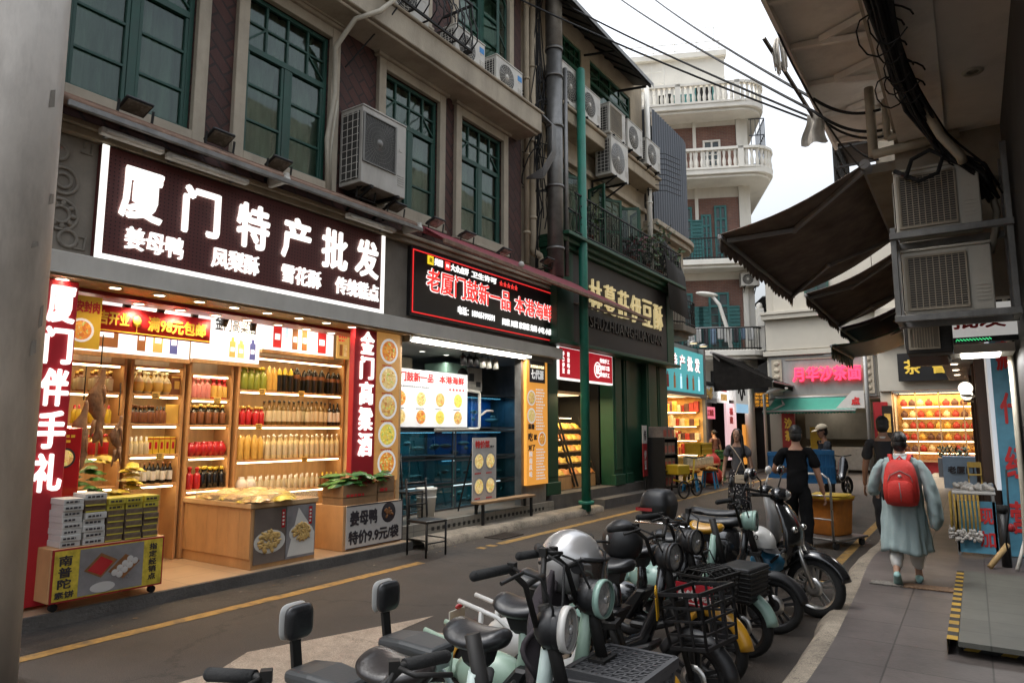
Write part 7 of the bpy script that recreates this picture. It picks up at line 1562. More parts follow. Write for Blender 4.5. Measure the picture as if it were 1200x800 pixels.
def wheel(name,t,c,r,w=.075,spokes=5,rimm='black_plastic',tw=.055):
    w_=MB().lathe([(r-tw,-w*.40),(r-tw*.5,-w*.5),(r-.012,-w*.36),(r,-w*.12),(r,w*.12),(r-.012,w*.36),(r-tw*.5,w*.5),(r-tw,w*.40),(r-tw-.004,0),(r-tw,-w*.40)],c,30,axis='y').out(name,'black_rubber',t)
    m=MB(); q=r-tw
    m.lathe([(q,-w*.36),(q-.02,-w*.30),(q-.02,w*.30),(q,w*.36)],c,30,axis='y')
    for k in range(spokes):
        a=2*PI*k/spokes+.3
        for s in (-.16,.16):
            m.bar((c[0]+.03*math.cos(a+s*3),c[1],c[2]+.03*math.sin(a+s*3)),(c[0]+(q-.01)*math.cos(a+s),c[1],c[2]+(q-.01)*math.sin(a+s)),.018,.022)
    m.cyl((c[0],c[1]-w*.55,c[2]),(c[0],c[1]+w*.55,c[2]),.05,16); m.cyl((c[0],c[1]-w*.7,c[2]),(c[0],c[1]+w*.7,c[2]),.014,8)
    m.out('rim',rimm,w_)
    d=MB().lathe([(.045,-w*.45),(.085,-w*.45),(.085,-w*.40),(.045,-w*.40)],c,20,axis='y').out('brake_disc','steel',w_)
    return w_
def fender(name,t,c,r,a0,a1,w,mt,M=None):
    m=MB(); n=16; rings=[]
    for i in range(n+1):
        a=a0+(a1-a0)*i/n; row=[]
        for k in range(9):
            u=-1+2*k/8; rr=r-.05*u*u-.012*(abs(u)>.9); row.append((c[0]+rr*math.cos(a),c[1]+w/2*u,c[2]+rr*math.sin(a)))
        rings.append(row)
    m.loft(rings,0,True,False,False)
    if M: m.xf(M)
    return m.out(name,mt,t,solid=.006)
def saddle(name,t,c,l,w,h,mt,scoop=.03):
    m=MB(); rings=[]
    for i in range(13):
        u=-1+2*i/12; ww=w*(1-.42*max(0,u)**1.3)*math.sqrt(max(.02,1-abs(u)**5)); hh=h*math.sqrt(max(.03,1-abs(u)**6)); zc=scoop*(u*u-.25)+(.02 if u<-.6 else 0)*(-u-.6)/.4
        rings.append([(c[0]+l*u,c[1]+ww*math.cos(a*2*PI/18)*(1 if math.sin(a*2*PI/18)>-.2 else .9),c[2]+zc+hh*math.sin(a*2*PI/18)*(1 if math.sin(a*2*PI/18)>0 else .75)) for a in range(18)])
    m.loft(rings); return m.out(name,mt,t)
def vent_basket(t,c,M,lid=True,mt='basket_grey'):
    """moulded crate with triangular openings and a honeycomb lid"""
    a,b,h=.30,.36,.20; m=MB(); cx,cy_,cz=c
    def wallq(P,Q,n):
        # P,Q lower corners (x,y); the wall leans out
        for i in range(n):
            u0,u1=i/n,(i+1)/n
            def pt(u,v,o=0):
                x=P[0]+(Q[0]-P[0])*u; y=P[1]+(Q[1]-P[1])*u; k=1+.12*v; return (cx+x*k,cy_+y*k,cz+h*v)
            m.bar(pt(u0,.22),pt((u0+u1)/2,.78),.012,.018); m.bar(pt((u0+u1)/2,.78),pt(u1,.22),.012,.018)
        for v0,v1 in ((0,.24),(.74,1.0)):
            m.add([pt(0,v0),pt(1,v0),pt(1,v1),pt(0,v1)],[(0,1,2,3)])
        for u in (.05,.5,.95): m.bar(pt(u,0),pt(u,1),.02,.02)
    c4=[(-a/2,-b/2),(a/2,-b/2),(a/2,b/2),(-a/2,b/2)]
    for i in range(4): wallq(c4[i],c4[(i+1)%4],5)
    m.add([(cx+x,cy_+y,cz) for x,y in c4],[(0,1,2,3)])
    k=1.14
    for i in range(4):
        p,q=c4[i],c4[(i+1)%4]; m.bar((cx+p[0]*k,cy_+p[1]*k,cz+h),(cx+q[0]*k,cy_+q[1]*k,cz+h),.03,.025)
    m.xf(M); o=m.out('basket',mt,t,solid=.006)
    if lid:
        l=MB(); n=7
        for i in range(n+1):
            u=-.5+i/n
            l.bar((cx+a*1.12*u,cy_-b*.56,cz+h+.02),(cx+a*1.12*u,cy_+b*.56,cz+h+.02),.009,.012)
        for i in range(9):
            u=-.5+i/8
            l.bar((cx-a*.56,cy_+b*1.12*u,cz+h+.022),(cx+a*.56,cy_+b*1.12*u,cz+h+.022),.009,.012)
            if i<8:
                for j in range(n): l.bar((cx+a*1.12*(-.5+j/n),cy_+b*1.12*u,cz+h+.021),(cx+a*1.12*(-.5+(j+1)/n),cy_+b*1.12*(u+.125),cz+h+.021),.009,.010)
        for p,q in (((-1,-1),(1,-1)),((1,-1),(1,1)),((1,1),(-1,1)),((-1,1),(-1,-1))): l.bar((cx+p[0]*a*.58,cy_+p[1]*b*.58,cz+h+.02),(cx+q[0]*a*.58,cy_+q[1]*b*.58,cz+h+.02),.025,.022)
        l.xf(M).out('basket_lid',mt,o)
    return o
def wire_basket(t,c,M,size=(.28,.36,.24),mt='black_iron',nx=6,nz=5,tilt=0,th=.010,top=True):
    a,b,h=size; m=MB(); cx,cy_,cz=c; T=Matrix.Translation(c)@Matrix.Rotation(tilt,4,'Y')
    def e(p,q,r=th): m.bar(p,q,r,r)
    for s in (-1,1):
        for i in range(nx+1):
            u=-.5+i/nx; e((s*a/2*.9,b*u*.92,0),(s*a/2*1.05,b*u,h)); e((a*u*.9,s*b/2*.92,0),(a*u*1.05,s*b/2,h))
        for j in range(nz+1):
            k=.9+.15*j/nz; z=h*j/nz; e((s*a/2*k,-b/2*k,z),(s*a/2*k,b/2*k,z),th*(1.6 if j in (0,nz) else 1)); e((-a/2*k,s*b/2*k,z),(a/2*k,s*b/2*k,z),th*(1.6 if j in (0,nz) else 1))
    for i in range(nx+1): u=-.5+i/nx; e((-a*.45,b*u*.9,0),(a*.45,b*u*.9,0)); 
    if top:
        for i in range(nx): u=-.5+(i+.5)/nx; m.tube([(-a*.52,b*u,h),(-a*.3,b*u,h+.035),(a*.3,b*u,h+.035),(a*.52,b*u,h)],th*.5,5)
        for i in range(4): u=-.35+.7*i/3; m.tube([(a*u,-b*.52,h),(a*u,-b*.35,h+.035),(a*u,b*.35,h+.035),(a*u,b*.52,h)],th*.5,5)
    m.xf(M@T); return m.out('basket',mt,t)
def ebike(name,lab,loc,rz=0,body='mint',fend='mint',ring='mint',basket='crate',steer=R(12),rear=True,back=True,seat='vinyl',mirror=False,grp='electric bikes and scooters parked along the kerb',bars=1.08,panel=None,headm='black_plastic',framem='black_iron',lens=True,seatx=-.07):
    t=thing(name,lab,'electric bike',loc,rz,grp)
    F=.48; M=Matrix.Translation((F-.14,0,0))@Matrix.Rotation(steer,4,'Z')@Matrix.Translation((-(F-.14),0,0))
    hub=M@Vector((F,0,.235)); 
    g=bpy.data.objects.new('front_fork',None)
    bpy.data.objects.remove(g)
    f=MB()
    for s in (-.055,.055): f.tube([(F,s,.235),(F-.09,s,.56),(F-.13,s*.8,.66)],[.018,.02,.022],8)
    f.cyl((F-.13,0,.64),(F-.22,0,1.0),.028,10); f.box(F-.17,F-.09,-.07,.07,.63,.66); f.xf(M); fk=f.out('front_fork',framem,t)
    # front wheel in its steered position
    w=wheel('wheel',t,(0,0,0),.235)
    for o in [w]+list(w.children):
        pass
    w.location=hub; w.rotation_euler=(0,0,steer)
    fender('front_fender',t,(F,0,.235),.275,R(8),R(150),.11,fend,M)
    wheel('wheel',t,(-F,0,.235),.235)
    fender('rear_fender',t,(-F,0,.235),.275,R(20),R(175),.12,fend if fend!='paint_yellow' else 'paint_yellow')
    # frame
    m=MB(); m.tube([(F-.20,0,.88),(F-.24,0,.62),(F-.34,0,.40),(.0,0,.33),(-.15,0,.36),(-.35,0,.45)],[.03,.035,.045,.05,.05,.035],10)
    m.tube([(-.12,0,.36),(-.06+seatx*0,0,.60),(seatx,0,.78)],[.045,.04,.026],10)
    for s in (-.09,.09): m.tube([(-.1,s*.5,.42),(-.34,s,.60),(-.62,s,.66)],.014,7); m.tube([(-F,s,.235),(-.2,s*.7,.36)],.018,7); m.tube([(-F,s,.235),(-.45,s,.62)],.016,7)
    m.out('frame',body,t)
    m=MB(); m.loft([[(x,-wd,zz),(x,wd,zz),(x,wd,zz-.05),(x,-wd,zz-.05)] for x,wd,zz in ((.22,.09,.40),(.05,.12,.34),(-.12,.12,.34))],0,False); m.loft([[(x+.03*math.cos(0),y,z) for x,y,z in ((-.30+q*.20,-.10,.34+.22*q),(-.30+q*.20,.10,.34+.22*q),(-.16+q*.14,.10,.34+.22*q),(-.16+q*.14,-.10,.34+.22*q))] for q in (0,1)],0,False); m.out('battery_box','black_plastic',t,bevel=.015)
    m=MB(); m.ell((-.26,.0,.47),(.22,.105,.12),16,10); sp_=m.out('side_panel',panel or body,t)
    if panel: put(MB(),'Dream',(-.36,-.112,.44),(1,0,0),(0,0,1),.2,.07,.006,.01,0,.25).out('panel_lettering','ink_dark',sp_)
    # seats
    saddle('seat',t,(seatx,0,.815),.155,.120,.052,seat)
    MB().loft([[(seatx+x*q,y*q,z) for x,y in ((-.07,-.06),(.07,-.045),(.07,.045),(-.07,.06))] for q,z in ((1,.78),(.75,.72),(.5,.70))],0,False).out('seat_base','black_plastic',t)
    if rear:
        m=MB(); m.loft([[(x,y*.095*(1-.1*abs(k)),.70+.055*(1 if v else 0)) for x,y,v,k in ((-.60,-1,0,1),(-.60,1,0,1),(-.60,1,1,1),(-.60,-1,1,1))],[(-.45,-.10,.70),(-.45,.10,.70),(-.45,.10,.765),(-.45,-.10,.765)],[(-.26,-.085,.70),(-.26,.085,.70),(-.26,.085,.75),(-.26,-.085,.75)]],0,False); m.out('rear_seat','vinyl_grey',t,bevel=.028,seg=3)
        m=MB(); m.loft([[(-.58,-.08,.64),(-.58,.08,.64),(-.58,.08,.697),(-.58,-.08,.697)],[(-.28,-.07,.64),(-.28,.07,.64),(-.28,.07,.697),(-.28,-.07,.697)]],0,False); m.out('rear_rack',body,t,bevel=.015,seg=2)
    if back:
        m=MB(); m.bar((-.60,0,.66),(-.63,0,.86),.045,.016,up=(1,0,0)); m.out('backrest_post','black_iron',t)
        
        def pad(x0,x1,r0): return [[(x,r0*k*math.copysign(abs(math.cos(a*PI/14))**.5,math.cos(a*PI/14)),.918+r0*k*math.copysign(abs(math.sin(a*PI/14))**.5,math.sin(a*PI/14))) for a in range(28)] for x,k in ((x0,.6),(x0+.004,.85),(x0+.014,1.0),((x0+x1)/2,1.03),(x1-.014,1.0),(x1-.004,.85),(x1,.6))]
        MB().loft(pad(-.632,-.585,.068)).out('backrest','vinyl',t); MB().loft(pad(-.660,-.630,.070)).out('backrest_shell','paint_white',t)
    MB().box(-F-.22,-F-.212,-.08,.08,.50,.58).out('number_plate','unit_old',t)
    MB().ell((-F-.20,0,.60),(.015,.04,.018),10,6).out('tail_light','red_lens',t)
    # handlebar
    m=MB(); hx=F-.26; m.tube([(hx-.10,-.31,bars+.015),(hx-.03,-.2,bars+.02),(hx,-.10,bars-.06),(hx+.03,-.06,bars-.22)],.013,8); m.tube([(hx-.10,.31,bars+.015),(hx-.03,.2,bars+.02),(hx,.10,bars-.06),(hx+.03,.06,bars-.22)],.013,8); m.tube([(hx,-.1,bars-.06),(hx+.01,0,bars-.05),(hx,.1,bars-.06)],.013,8); m.cyl((hx+.03,0,bars-.26),(F-.20,0,.84),.026,10)
    h=m.xf(M).out('handlebar','black_iron',t)
    for s in (-1,1):
        p,q=M@Vector((hx-.035,s*.205,bars+.02)),M@Vector((hx-.11,s*.335,bars+.012))
        MB().cyl(p,q,.019,12).ell(q,.020,8,6).out('grip','black_rubber',h)
        m=MB(); m.tube([(hx-.01,s*.19,bars+.02),(hx+.04,s*.23,bars+.015),(hx+.0,s*.34,bars-.005)],.008,6); m.box(hx-.04,hx-.01,s*.175-.016,s*.175+.016,bars+.005,bars+.04); m.xf(M).out('brake_lever','black_iron',h)
        m=MB(); m.tube([(hx,s*.17,bars+.01),(hx+.08,s*.14,bars-.02),(hx+.10,s*.06,bars-.15),(hx+.08,s*.02,bars-.3)],.006,5); m.xf(M).out('brake_cable','black_rubber',h)
        if mirror:
            m=MB(); m.tube([(hx,s*.2,bars+.02),(hx+.03,s*.27,bars+.12),(hx+.03,s*.31,bars+.16)],.007,6); m.ell((hx+.02,s*.36,bars+.18),(.018,.075,.05)); m.xf(M).out('mirror','black_plastic',h)
    if lens:
        k=MB(); k.ell((F-.185,0,.915),(.075,.082,.082),16,10); k.lathe([(.082,-.04),(.086,-.01),(.080,.0)],(F-.125,0,.915),20,axis='x'); k.xf(M); hd=k.out('headlight_shell',headm,t)
        k=MB(); k.lathe([(.078,.0),(.087,-.012),(.090,.006),(.086,.020),(.079,.018)],(F-.125,0,.915),26,axis='x'); k.xf(M).out('headlight_ring',ring,hd)
        k=MB(); k.lathe([(0,.016),(.045,.014),(.079,.004)],(F-.125,0,.915),20,axis='x'); k.lathe([(0,.026),(.018,.024),(.02,.018)],(F-.125,0,.915),12,axis='x'); k.xf(M).out('headlight_lens','head_lens',hd)
    bc=(F-.03,0,.42)
    if basket=='crate': vent_basket(t,bc,M)
    elif basket=='wire':
        b=wire_basket(t,(F-.03,0,.54),M,(.26,.34,.18))
        m=MB(); m.box(F-.17,F+.11,-.200,-.190,.535,.675,0); m.xf(M); p=m.out('number_plate','plate_red',b)
        m=MB(); put(m,'台铃',(F-.15,-.202,.565),(1,0,0),(0,0,1),.13,.07,.003,.03,0); put(m,'开元路',(F-.01,-.202,.57),(1,0,0),(0,0,1),.105,.038,.003,.02,0); m.box(F-.15,F+.095,-.203,-.2005,.545,.552,0); m.lathe([(.010,.0),(.016,.003),(.010,.004)],(F-.03,-.203,.655),10,axis='y'); m.xf(M).out('plate_lettering','paint_white',b)
        MB().box(F-.06,F+.06,-.18,-.13,.55,.64).xf(M).out('lock','paint_yellow',b)
    elif basket=='open': wire_basket(t,(F+.06,0,.45),M@Matrix.Translation((0,0,0)),(.26,.40,.30),'black_plastic',3,4,R(-8),.013,False)
    elif basket=='solid':
        m=MB(); m.loft([[(F+.02+x*k,y*k,z) for x,y in ((-.13,-.18),(.13,-.18),(.13,.18),(-.13,.18))] for z,k in ((.42,.85),(.68,1.05))],0,False,True); o=m.xf(M).out('basket','black_plastic',t,bevel=.02,seg=2)
        m=MB()
        for i in range(7): z=.45+i*.033; k=.88+.17*(z-.42)/.26; m.tube([(F+.02+x*k,y*k,z) for x,y in ((-.133,-.184),(.133,-.184),(.133,.184),(-.133,.184))],.006,4,closed=True)
        m.xf(M).out('basket_rib','black_rubber',o)
    return t
HX=-1.35-.48
def B(y): return (HX,y,0)
b8=ebike('electric_bike','nearest electric bike, only its grey seat and handlebar in view at the bottom edge',(-1.79,1.29,0),R(3),body='pale_mint',basket=None,steer=R(-46),bars=1.0,lens=False,back=False,rear=False)
b7=ebike('electric_bike','pale green bike with a brown saddle and white backed pad, second from the camera',(HX+.08,1.97,0),R(2),body='pale_mint',fend='pale_mint',ring='paint_white',seat='vinyl_brown',steer=R(0),bars=.74,lens=False,basket=None)
b6=ebike('electric_bike','pale green bike with a grey rear seat and headlight rim, third from the camera',(HX+.08,2.47,0),R(0),body='pale_mint',fend='pale_mint',ring='paint_white',steer=R(11),bars=1.15)
b5=ebike('electric_bike','electric bike with mint headlight rim and latticed grey front basket',(HX-.02,2.98,0),R(3),body='sage',fend='sage',ring='mint',steer=R(-4),bars=1.12,rear=False,back=False)
b45=ebike('electric_bike','white and yellow electric bike with the silver helmet on its seat',(HX-.25,3.55,0),R(2),body='paint_white',fend='paint_yellow',basket=None,rear=False,back=False,steer=R(10),ring='paint_yellow',bars=.78,lens=False)
b4=ebike('electric_bike','black electric bike with a big open black basket frame and the black helmet behind',(HX-.12,4.22,0),R(-4),body='black_gloss',panel='mint',fend='black_plastic',basket='open',steer=R(-6),ring='black_plastic',rear=True,back=False,framem='black_iron')
b3=ebike('electric_bike','electric bike with yellow front mudguard and red plate on its wire basket',(HX-.20,4.84,0),R(-2),body='black_gloss',fend='paint_yellow',basket='wire',steer=R(-10),ring='black_plastic',back=False,rear=False)
b2=ebike('electric_bike','electric bike with mint front mudguard and solid black basket',(HX-.20,5.50,0),R(-3),body='mint',fend='mint',basket='solid',steer=R(-6),ring='black_plastic',back=False,rear=False,lens=False,bars=.80)
b15=ebike('electric_bike','electric bike with a mint headlight cowl and yellow saddle beside the black scooter',(HX-.15,6.22,0),R(-2),body='black_gloss',fend='black_plastic',basket=None,steer=R(8),ring='mint',headm='mint',seat='paint_yellow',back=False,mirror=True)
# things carried on the bikes
m=MB(); m.box(-.2,.0,-.14,.14,.0,.0); 
def jacket(lab,loc,rz):
    t=thing('jacket',lab,'jacket',loc,rz); m=MB(); m.grid(lambda u,v:(.04*math.sin(v*9+u*4)+.12*(u-.5)**2-.06*v,-.17+.34*u+.04*math.sin(v*7),.02+.05*math.sin(u*PI)-.38*v-.05*math.sin(u*11)),16,14); m.out('cloth','jacket_dark',t,solid=.02)
jacket('dark purple jacket draped over the handlebar of the third bike',(-1.72,2.86,.93),R(10))
def helmet(lab,loc,rz,mt,visor=True,tilt=0,half=False,decal=None):
    t=thing('helmet',lab,'helmet',loc,rz,None)
    T=Matrix.Rotation(tilt,4,'Y')
    m=MB()
    if half: m.ell((0,0,0),(.155,.125,.14),24,12,0,None,-.15,1)
    else: m.ell((0,0,0),(.15,.13,.15),24,14,0,None,-.75,1)
    m.xf(T); o=m.out('shell',mt,t,solid=.008)
    if visor:
        v=MB(); v.grid(lambda u,q:(.155*math.cos((u-.5)*2.5)*1.04+.02*q,.138*math.sin((u-.5)*2.5)*1.06,.05-.19*q),16,8); v.xf(T); v.out('visor','visor_glass',o,solid=.003)
        e=MB(); 
        for s in (-1,1): e.cyl((.04,s*.125,.02),(.04,s*.146,.02),.03,12)
        e.tube([(.155*math.cos((u-.5)*2.5)*1.05,.138*math.sin((u-.5)*2.5)*1.07,.055) for u in [i/14 for i in range(15)]],.010,6); e.xf(T).out('visor_hinge','black_plastic',o)
    if half:
        b=MB(); b.tube([(.157*math.cos(a*PI/12),.128*math.sin(a*PI/12),-.02) for a in range(24)],.009,6,closed=True); b.grid(lambda u,q:(.15*math.cos((u-.5)*1.9)+.07*q,.125*math.sin((u-.5)*1.9)*(1-.2*q),.0-.03*q),12,4); b.xf(T).out('rim_band','black_plastic',o)
        d=MB(); d.cyl((0,-.10,.085),(0,-.125,.10),.022,12); d.tube([(.06+.02*math.cos(a),-.105,.075+.02*math.sin(a)) for a in range(7)],.004,4,closed=True); d.xf(T).out('decal','black_plastic',o)
    if decal:
        d=MB(); d.ell((-.03,-.128,.02),(.012,.008,.035),10,6); d.xf(T).out('decal',decal,o)
    return t
helmet('large silver helmet with a smoked visor resting on the white and yellow bike',(-1.73,3.12,1.03),R(22),'helmet_silver',tilt=R(8)).scale=(1.1,1.1,1.1)
helmet('round black helmet with a pale sticker on the seat behind the open basket',(-2.04,4.40,.945),R(-15),'black_plastic',visor=False,decal='paint_white').scale=(.95,.95,.95)
MB_=None
t=thing('top_box','black scooter top box with a red reflector strip on the bike with the yellow saddle','box',(-2.50,6.22,.93)); t.scale=(.8,.8,.8)
m=MB(); m.loft([[(x*k,y*k,z) for x,y in [(.19*math.copysign(abs(math.cos(a*PI/12))**.55,math.cos(a*PI/12)),.22*math.copysign(abs(math.sin(a*PI/12))**.55,math.sin(a*PI/12))) for a in range(24)]] for z,k in ((-.08,.78),(-.06,.86),(.05,.98),(.09,1.0),(.10,1.0),(.17,.94),(.23,.80),(.26,.6),(.27,.3))]); m.out('box_body','black_plastic',t)
MB().box(-.2,.0,-.225,-.213,.03,.065).box(-.2,-.19,-.2,.0,.03,.065).out('reflector','red_lens',t); MB().tube([(-.22,-.2,-.1),(.2,-.2,-.1),(.35,-.1,-.14),(.45,-.1,-.1)],.012,8).tube([(.2,.2,-.1),(-.22,.2,-.1),(-.22,-.2,-.1)],.012,8).out('carrier','chrome',t)
def keytag(lab,loc):
    m=MB(); m.box(-.003,.003,-.028,.028,-.13,0); m.tube([(0,.0,.0),(0,.03,.04),(0,0,.07),(0,-.03,.04),(0,0,0)],.005,5); o=m.out('plastic_tag','tag_orange'); o.location=loc; o.rotation_euler=(R(12),0,R(10)); tag(o,lab,'tag')
keytag('yellow plastic tag hanging from the stem by the open basket',(-1.62,3.95,.72)); keytag('yellow plastic tag hanging beside the round black headlight',(-1.75,4.95,.90))
# the black scooter
S=thing('motor_scooter','black scooter with a tall leg shield and alloy front wheel at the kerb','scooter',(-1.86,7.02,0),R(-6),'electric bikes and scooters parked along the kerb')
wf=wheel('wheel',S,(0,0,0),.27,.10,5,'steel',.075); wf.location=(.56,0,.27); wf.rotation_euler=(0,0,R(-8)); wheel('wheel',S,(-.60,0,.26),.26,.11,5,'steel',.075)
m=MB()
for s in (-.07,.07): m.tube([(.56,s,.27),(.48,s,.50),(.44,s*.8,.62)],[.022,.026,.022],10)
m.out('front_fork','steel',S); fender('front_fender',S,(.56,0,.27),.32,R(15),R(140),.17,'black_gloss')
m=MB(); rings=[]
for z,x,wd,dp in ((.34,.22,.14,.05),(.45,.30,.19,.07),(.60,.37,.21,.09),(.75,.37,.20,.10),(.88,.33,.17,.09),(.98,.28,.13,.07),(1.03,.25,.08,.04)):
    rings.append([(x+dp*math.cos(a*PI/8)*(1 if math.cos(a*PI/8)>0 else .5),wd*math.sin(a*PI/8),z) for a in range(16)])
m.loft(rings); m.out('leg_shield','black_gloss',S)
m=MB(); m.loft([[(x,-w_,z),(x,w_,z),(x,w_*.8,z-.12),(x,-w_*.8,z-.12)] for x,w_,z in ((.26,.15,.36),(.0,.15,.34),(-.15,.16,.38))],0,False); m.out('footboard','black_plastic',S,bevel=.02)
m=MB(); rings=[]
for x,w_,z0,z1 in ((-.12,.10,.36,.70),(-.25,.15,.36,.74),(-.5,.17,.42,.74),(-.75,.13,.52,.74),(-.9,.05,.62,.72)): rings.append([(x,w_*math.cos(a*PI/8),(z0+z1)/2+(z1-z0)/2*math.sin(a*PI/8)) for a in range(16)])
m.loft(rings); m.out('body_shell','black_gloss',S); saddle('seat',S,(-.42,0,.77),.34,.13,.06,'vinyl',.03)
m=MB(); m.tube([(.14,-.34,1.10),(.2,-.15,1.08),(.24,0,1.05),(.2,.15,1.08),(.14,.34,1.10)],.015,8); m.cyl((.24,0,1.06),(.30,0,.9),.03,10); h=m.out('handlebar','black_iron',S)
for s in (-1,1):
    MB().cyl((.165,s*.24,1.09),(.135,s*.38,1.10),.019,12).out('grip','black_rubber',h); m=MB(); m.tube([(.18,s*.22,1.10),(.2,s*.28,1.22),(.18,s*.34,1.27)],.008,6); m.out('mirror_stem','black_iron',h)
    m=MB(); m.ell((.17,s*.38,1.29),(.025,.075,.055),14,8); m.out('mirror','black_gloss',h); MB().ell((.155,s*.38,1.29),(.014,.066,.047),14,8).out('mirror_glass','chrome',h)
MB().ell((.27,0,1.08),(.10,.12,.07)).out('headlight_shell','black_gloss',S); MB().ell((.33,0,1.08),(.05,.07,.05)).out('headlight_lens','head_lens',S)
for s in (-1,1): MB().ell((.44,s*.13,.78),(.03,.03,.03)).out('turn_signal','chrome',S)
# wire carrier on the scooter flank with a plate
m=MB(); m.box(.36,.37,-.32,-.18,.46,.58); m.out('number_plate','unit_old',S); m=MB(); bars(m,.371,-.31,-.19,.48,.56,1,0); m.out('plate_lettering','ink_dark',S)
helmet('white half helmet with a dark brim hanging in front of the black scooter',(-1.66,6.45,.70),R(-30),'helmet_white',visor=False,half=True,tilt=R(10))
mat('bag_blue',(.03,.17,.30),.3,var=.5,scale=12)
o=MB().loft([[(r*math.cos(a*PI/6)*(1+.2*math.sin(a*2.1+q*9)),r*math.sin(a*PI/6)*(1+.15*math.cos(a*3.1)),q) for a in range(12)] for q,r in ((0,.06),(.05,.12),(.12,.13),(.18,.09),(.22,.04),(.26,.06))]).out('plastic_bag','bag_blue'); o.location=(-1.62,6.55,.42); tag(o,'crumpled blue plastic bag below the white half helmet','bag')
o=MB().tube([(-1.55,6.4,.55),(-1.5,6.7,.62),(-1.6,6.95,.58),(-1.8,6.9,.5),(-1.7,6.5,.46)],.014,6).out('cable_lock','black_rubber'); tag(o,'black cable lock looped in front of the black scooter','lock')
# second, older scooter behind with a grey plastic covered shield
S2=thing('motor_scooter','older scooter with a grey film covered shield behind the black scooter','scooter',(-2.15,7.9,0),R(-4),'electric bikes and scooters parked along the kerb')
wheel('wheel',S2,(.5,0,.25),.25,.09,5,'black_plastic'); wheel('wheel',S2,(-.55,0,.25),.25,.09,5,'black_plastic')
m=MB(); m.loft([[(x+dp*math.cos(a*PI/7),wd*math.sin(a*PI/7),z) for a in range(14)] for z,x,wd,dp in ((.4,.24,.13,.05),(.6,.30,.17,.07),(.8,.29,.16,.07),(.98,.24,.10,.05))]); m.out('leg_shield','grey_metal',S2); m=MB(); m.loft([[(x,w_*math.cos(a*PI/7),z+hh*math.sin(a*PI/7)) for a in range(14)] for x,w_,z,hh in ((.2,.1,.4,.07),(0,.12,.38,.06),(-.15,.13,.5,.14),(-.5,.15,.58,.14),(-.8,.08,.64,.06))]); m.out('body_shell','black_gloss',S2); saddle('seat',S2,(-.35,0,.75),.32,.12,.055,'vinyl')
m=MB(); m.tube([(.1,-.34,1.08),(.18,0,1.02),(.1,.34,1.08)],.014,8); m.cyl((.18,0,1.03),(.26,0,.85),.03,8); h=m.out('handlebar','black_iron',S2)
for s in (-1,1): MB().cyl((.12,s*.25,1.065),(.1,s*.38,1.085),.019,10).out('grip','black_rubber',h); m=MB(); m.tube([(.14,s*.24,1.07),(.16,s*.3,1.2)],.008,6); m.ell((.15,s*.34,1.24),(.03,.08,.05)); m.out('mirror','paint_white',h)
MB().ell((.22,.0,1.04),(.09,.1,.06)).out('headlight_shell','black_gloss',S2); MB().ell((.37,.05,.62),(.02,.05,.03)).out('reflector','stripe_yellow',S2); fender('front_fender',S2,(.5,0,.25),.30,R(15),R(150),.14,'black_gloss')
# ================= people
mat('skin',(.42,.24,.16),.55,var=.06,scale=6); mat('skin_tan',(.30,.155,.095),.55,var=.06,scale=6); mat('hair_black',(.010,.009,.008),.45,var=.4,scale=30,bump=.3,bscale=90)
mat('cloth_black',(.007,.007,.0075),.95,spec=.1,var=.25,scale=6,bump=.2,bscale=60); mat('cloth_charcoal',(.028,.028,.03),.9,var=.2,scale=6,bump=.2,bscale=50); mat('cloth_navy',(.018,.022,.03),.9,var=.2,scale=6); mat('cloth_grey',(.09,.09,.095),.9,var=.2,scale=6); mat('robe_teal',(.30,.385,.385),.85,var=.12,scale=4,bump=.2,bscale=18); mat('pack_red',(.56,.030,.022),.7,var=.12,scale=6,bump=.25,bscale=50); mat('shoe_mint',(.25,.42,.40),.6,var=.15,scale=9); mat('leather_cream',(.55,.45,.32),.5,var=.1); mat('lips',(.32,.07,.06),.5,var=0); mat('eye_dark',(.01,.008,.007),.2,var=0); mat('cap_cream',(.52,.45,.33),.7,var=.1)
m_=mat('floral',(.012,.012,.014),.85,var=0); nt_,b_,L_=nodes_of(m_); v_=N(nt_,'ShaderNodeTexVoronoi'); v_.inputs['Scale'].default_value=24; t_=N(nt_,'ShaderNodeTexCoord'); L_(t_.outputs['Object'],v_.inputs['Vector']); r_=N(nt_,'ShaderNodeValToRGB'); r_.color_ramp.interpolation='CONSTANT'; r_.color_ramp.elements[0].color=(.5,.47,.46,1); r_.color_ramp.elements[1].position=.27; r_.color_ramp.elements[1].color=(.012,.012,.015,1); L_(v_.outputs['Distance'],r_.inputs[0]); L_(r_.outputs[0],b_.inputs['Base Color'])
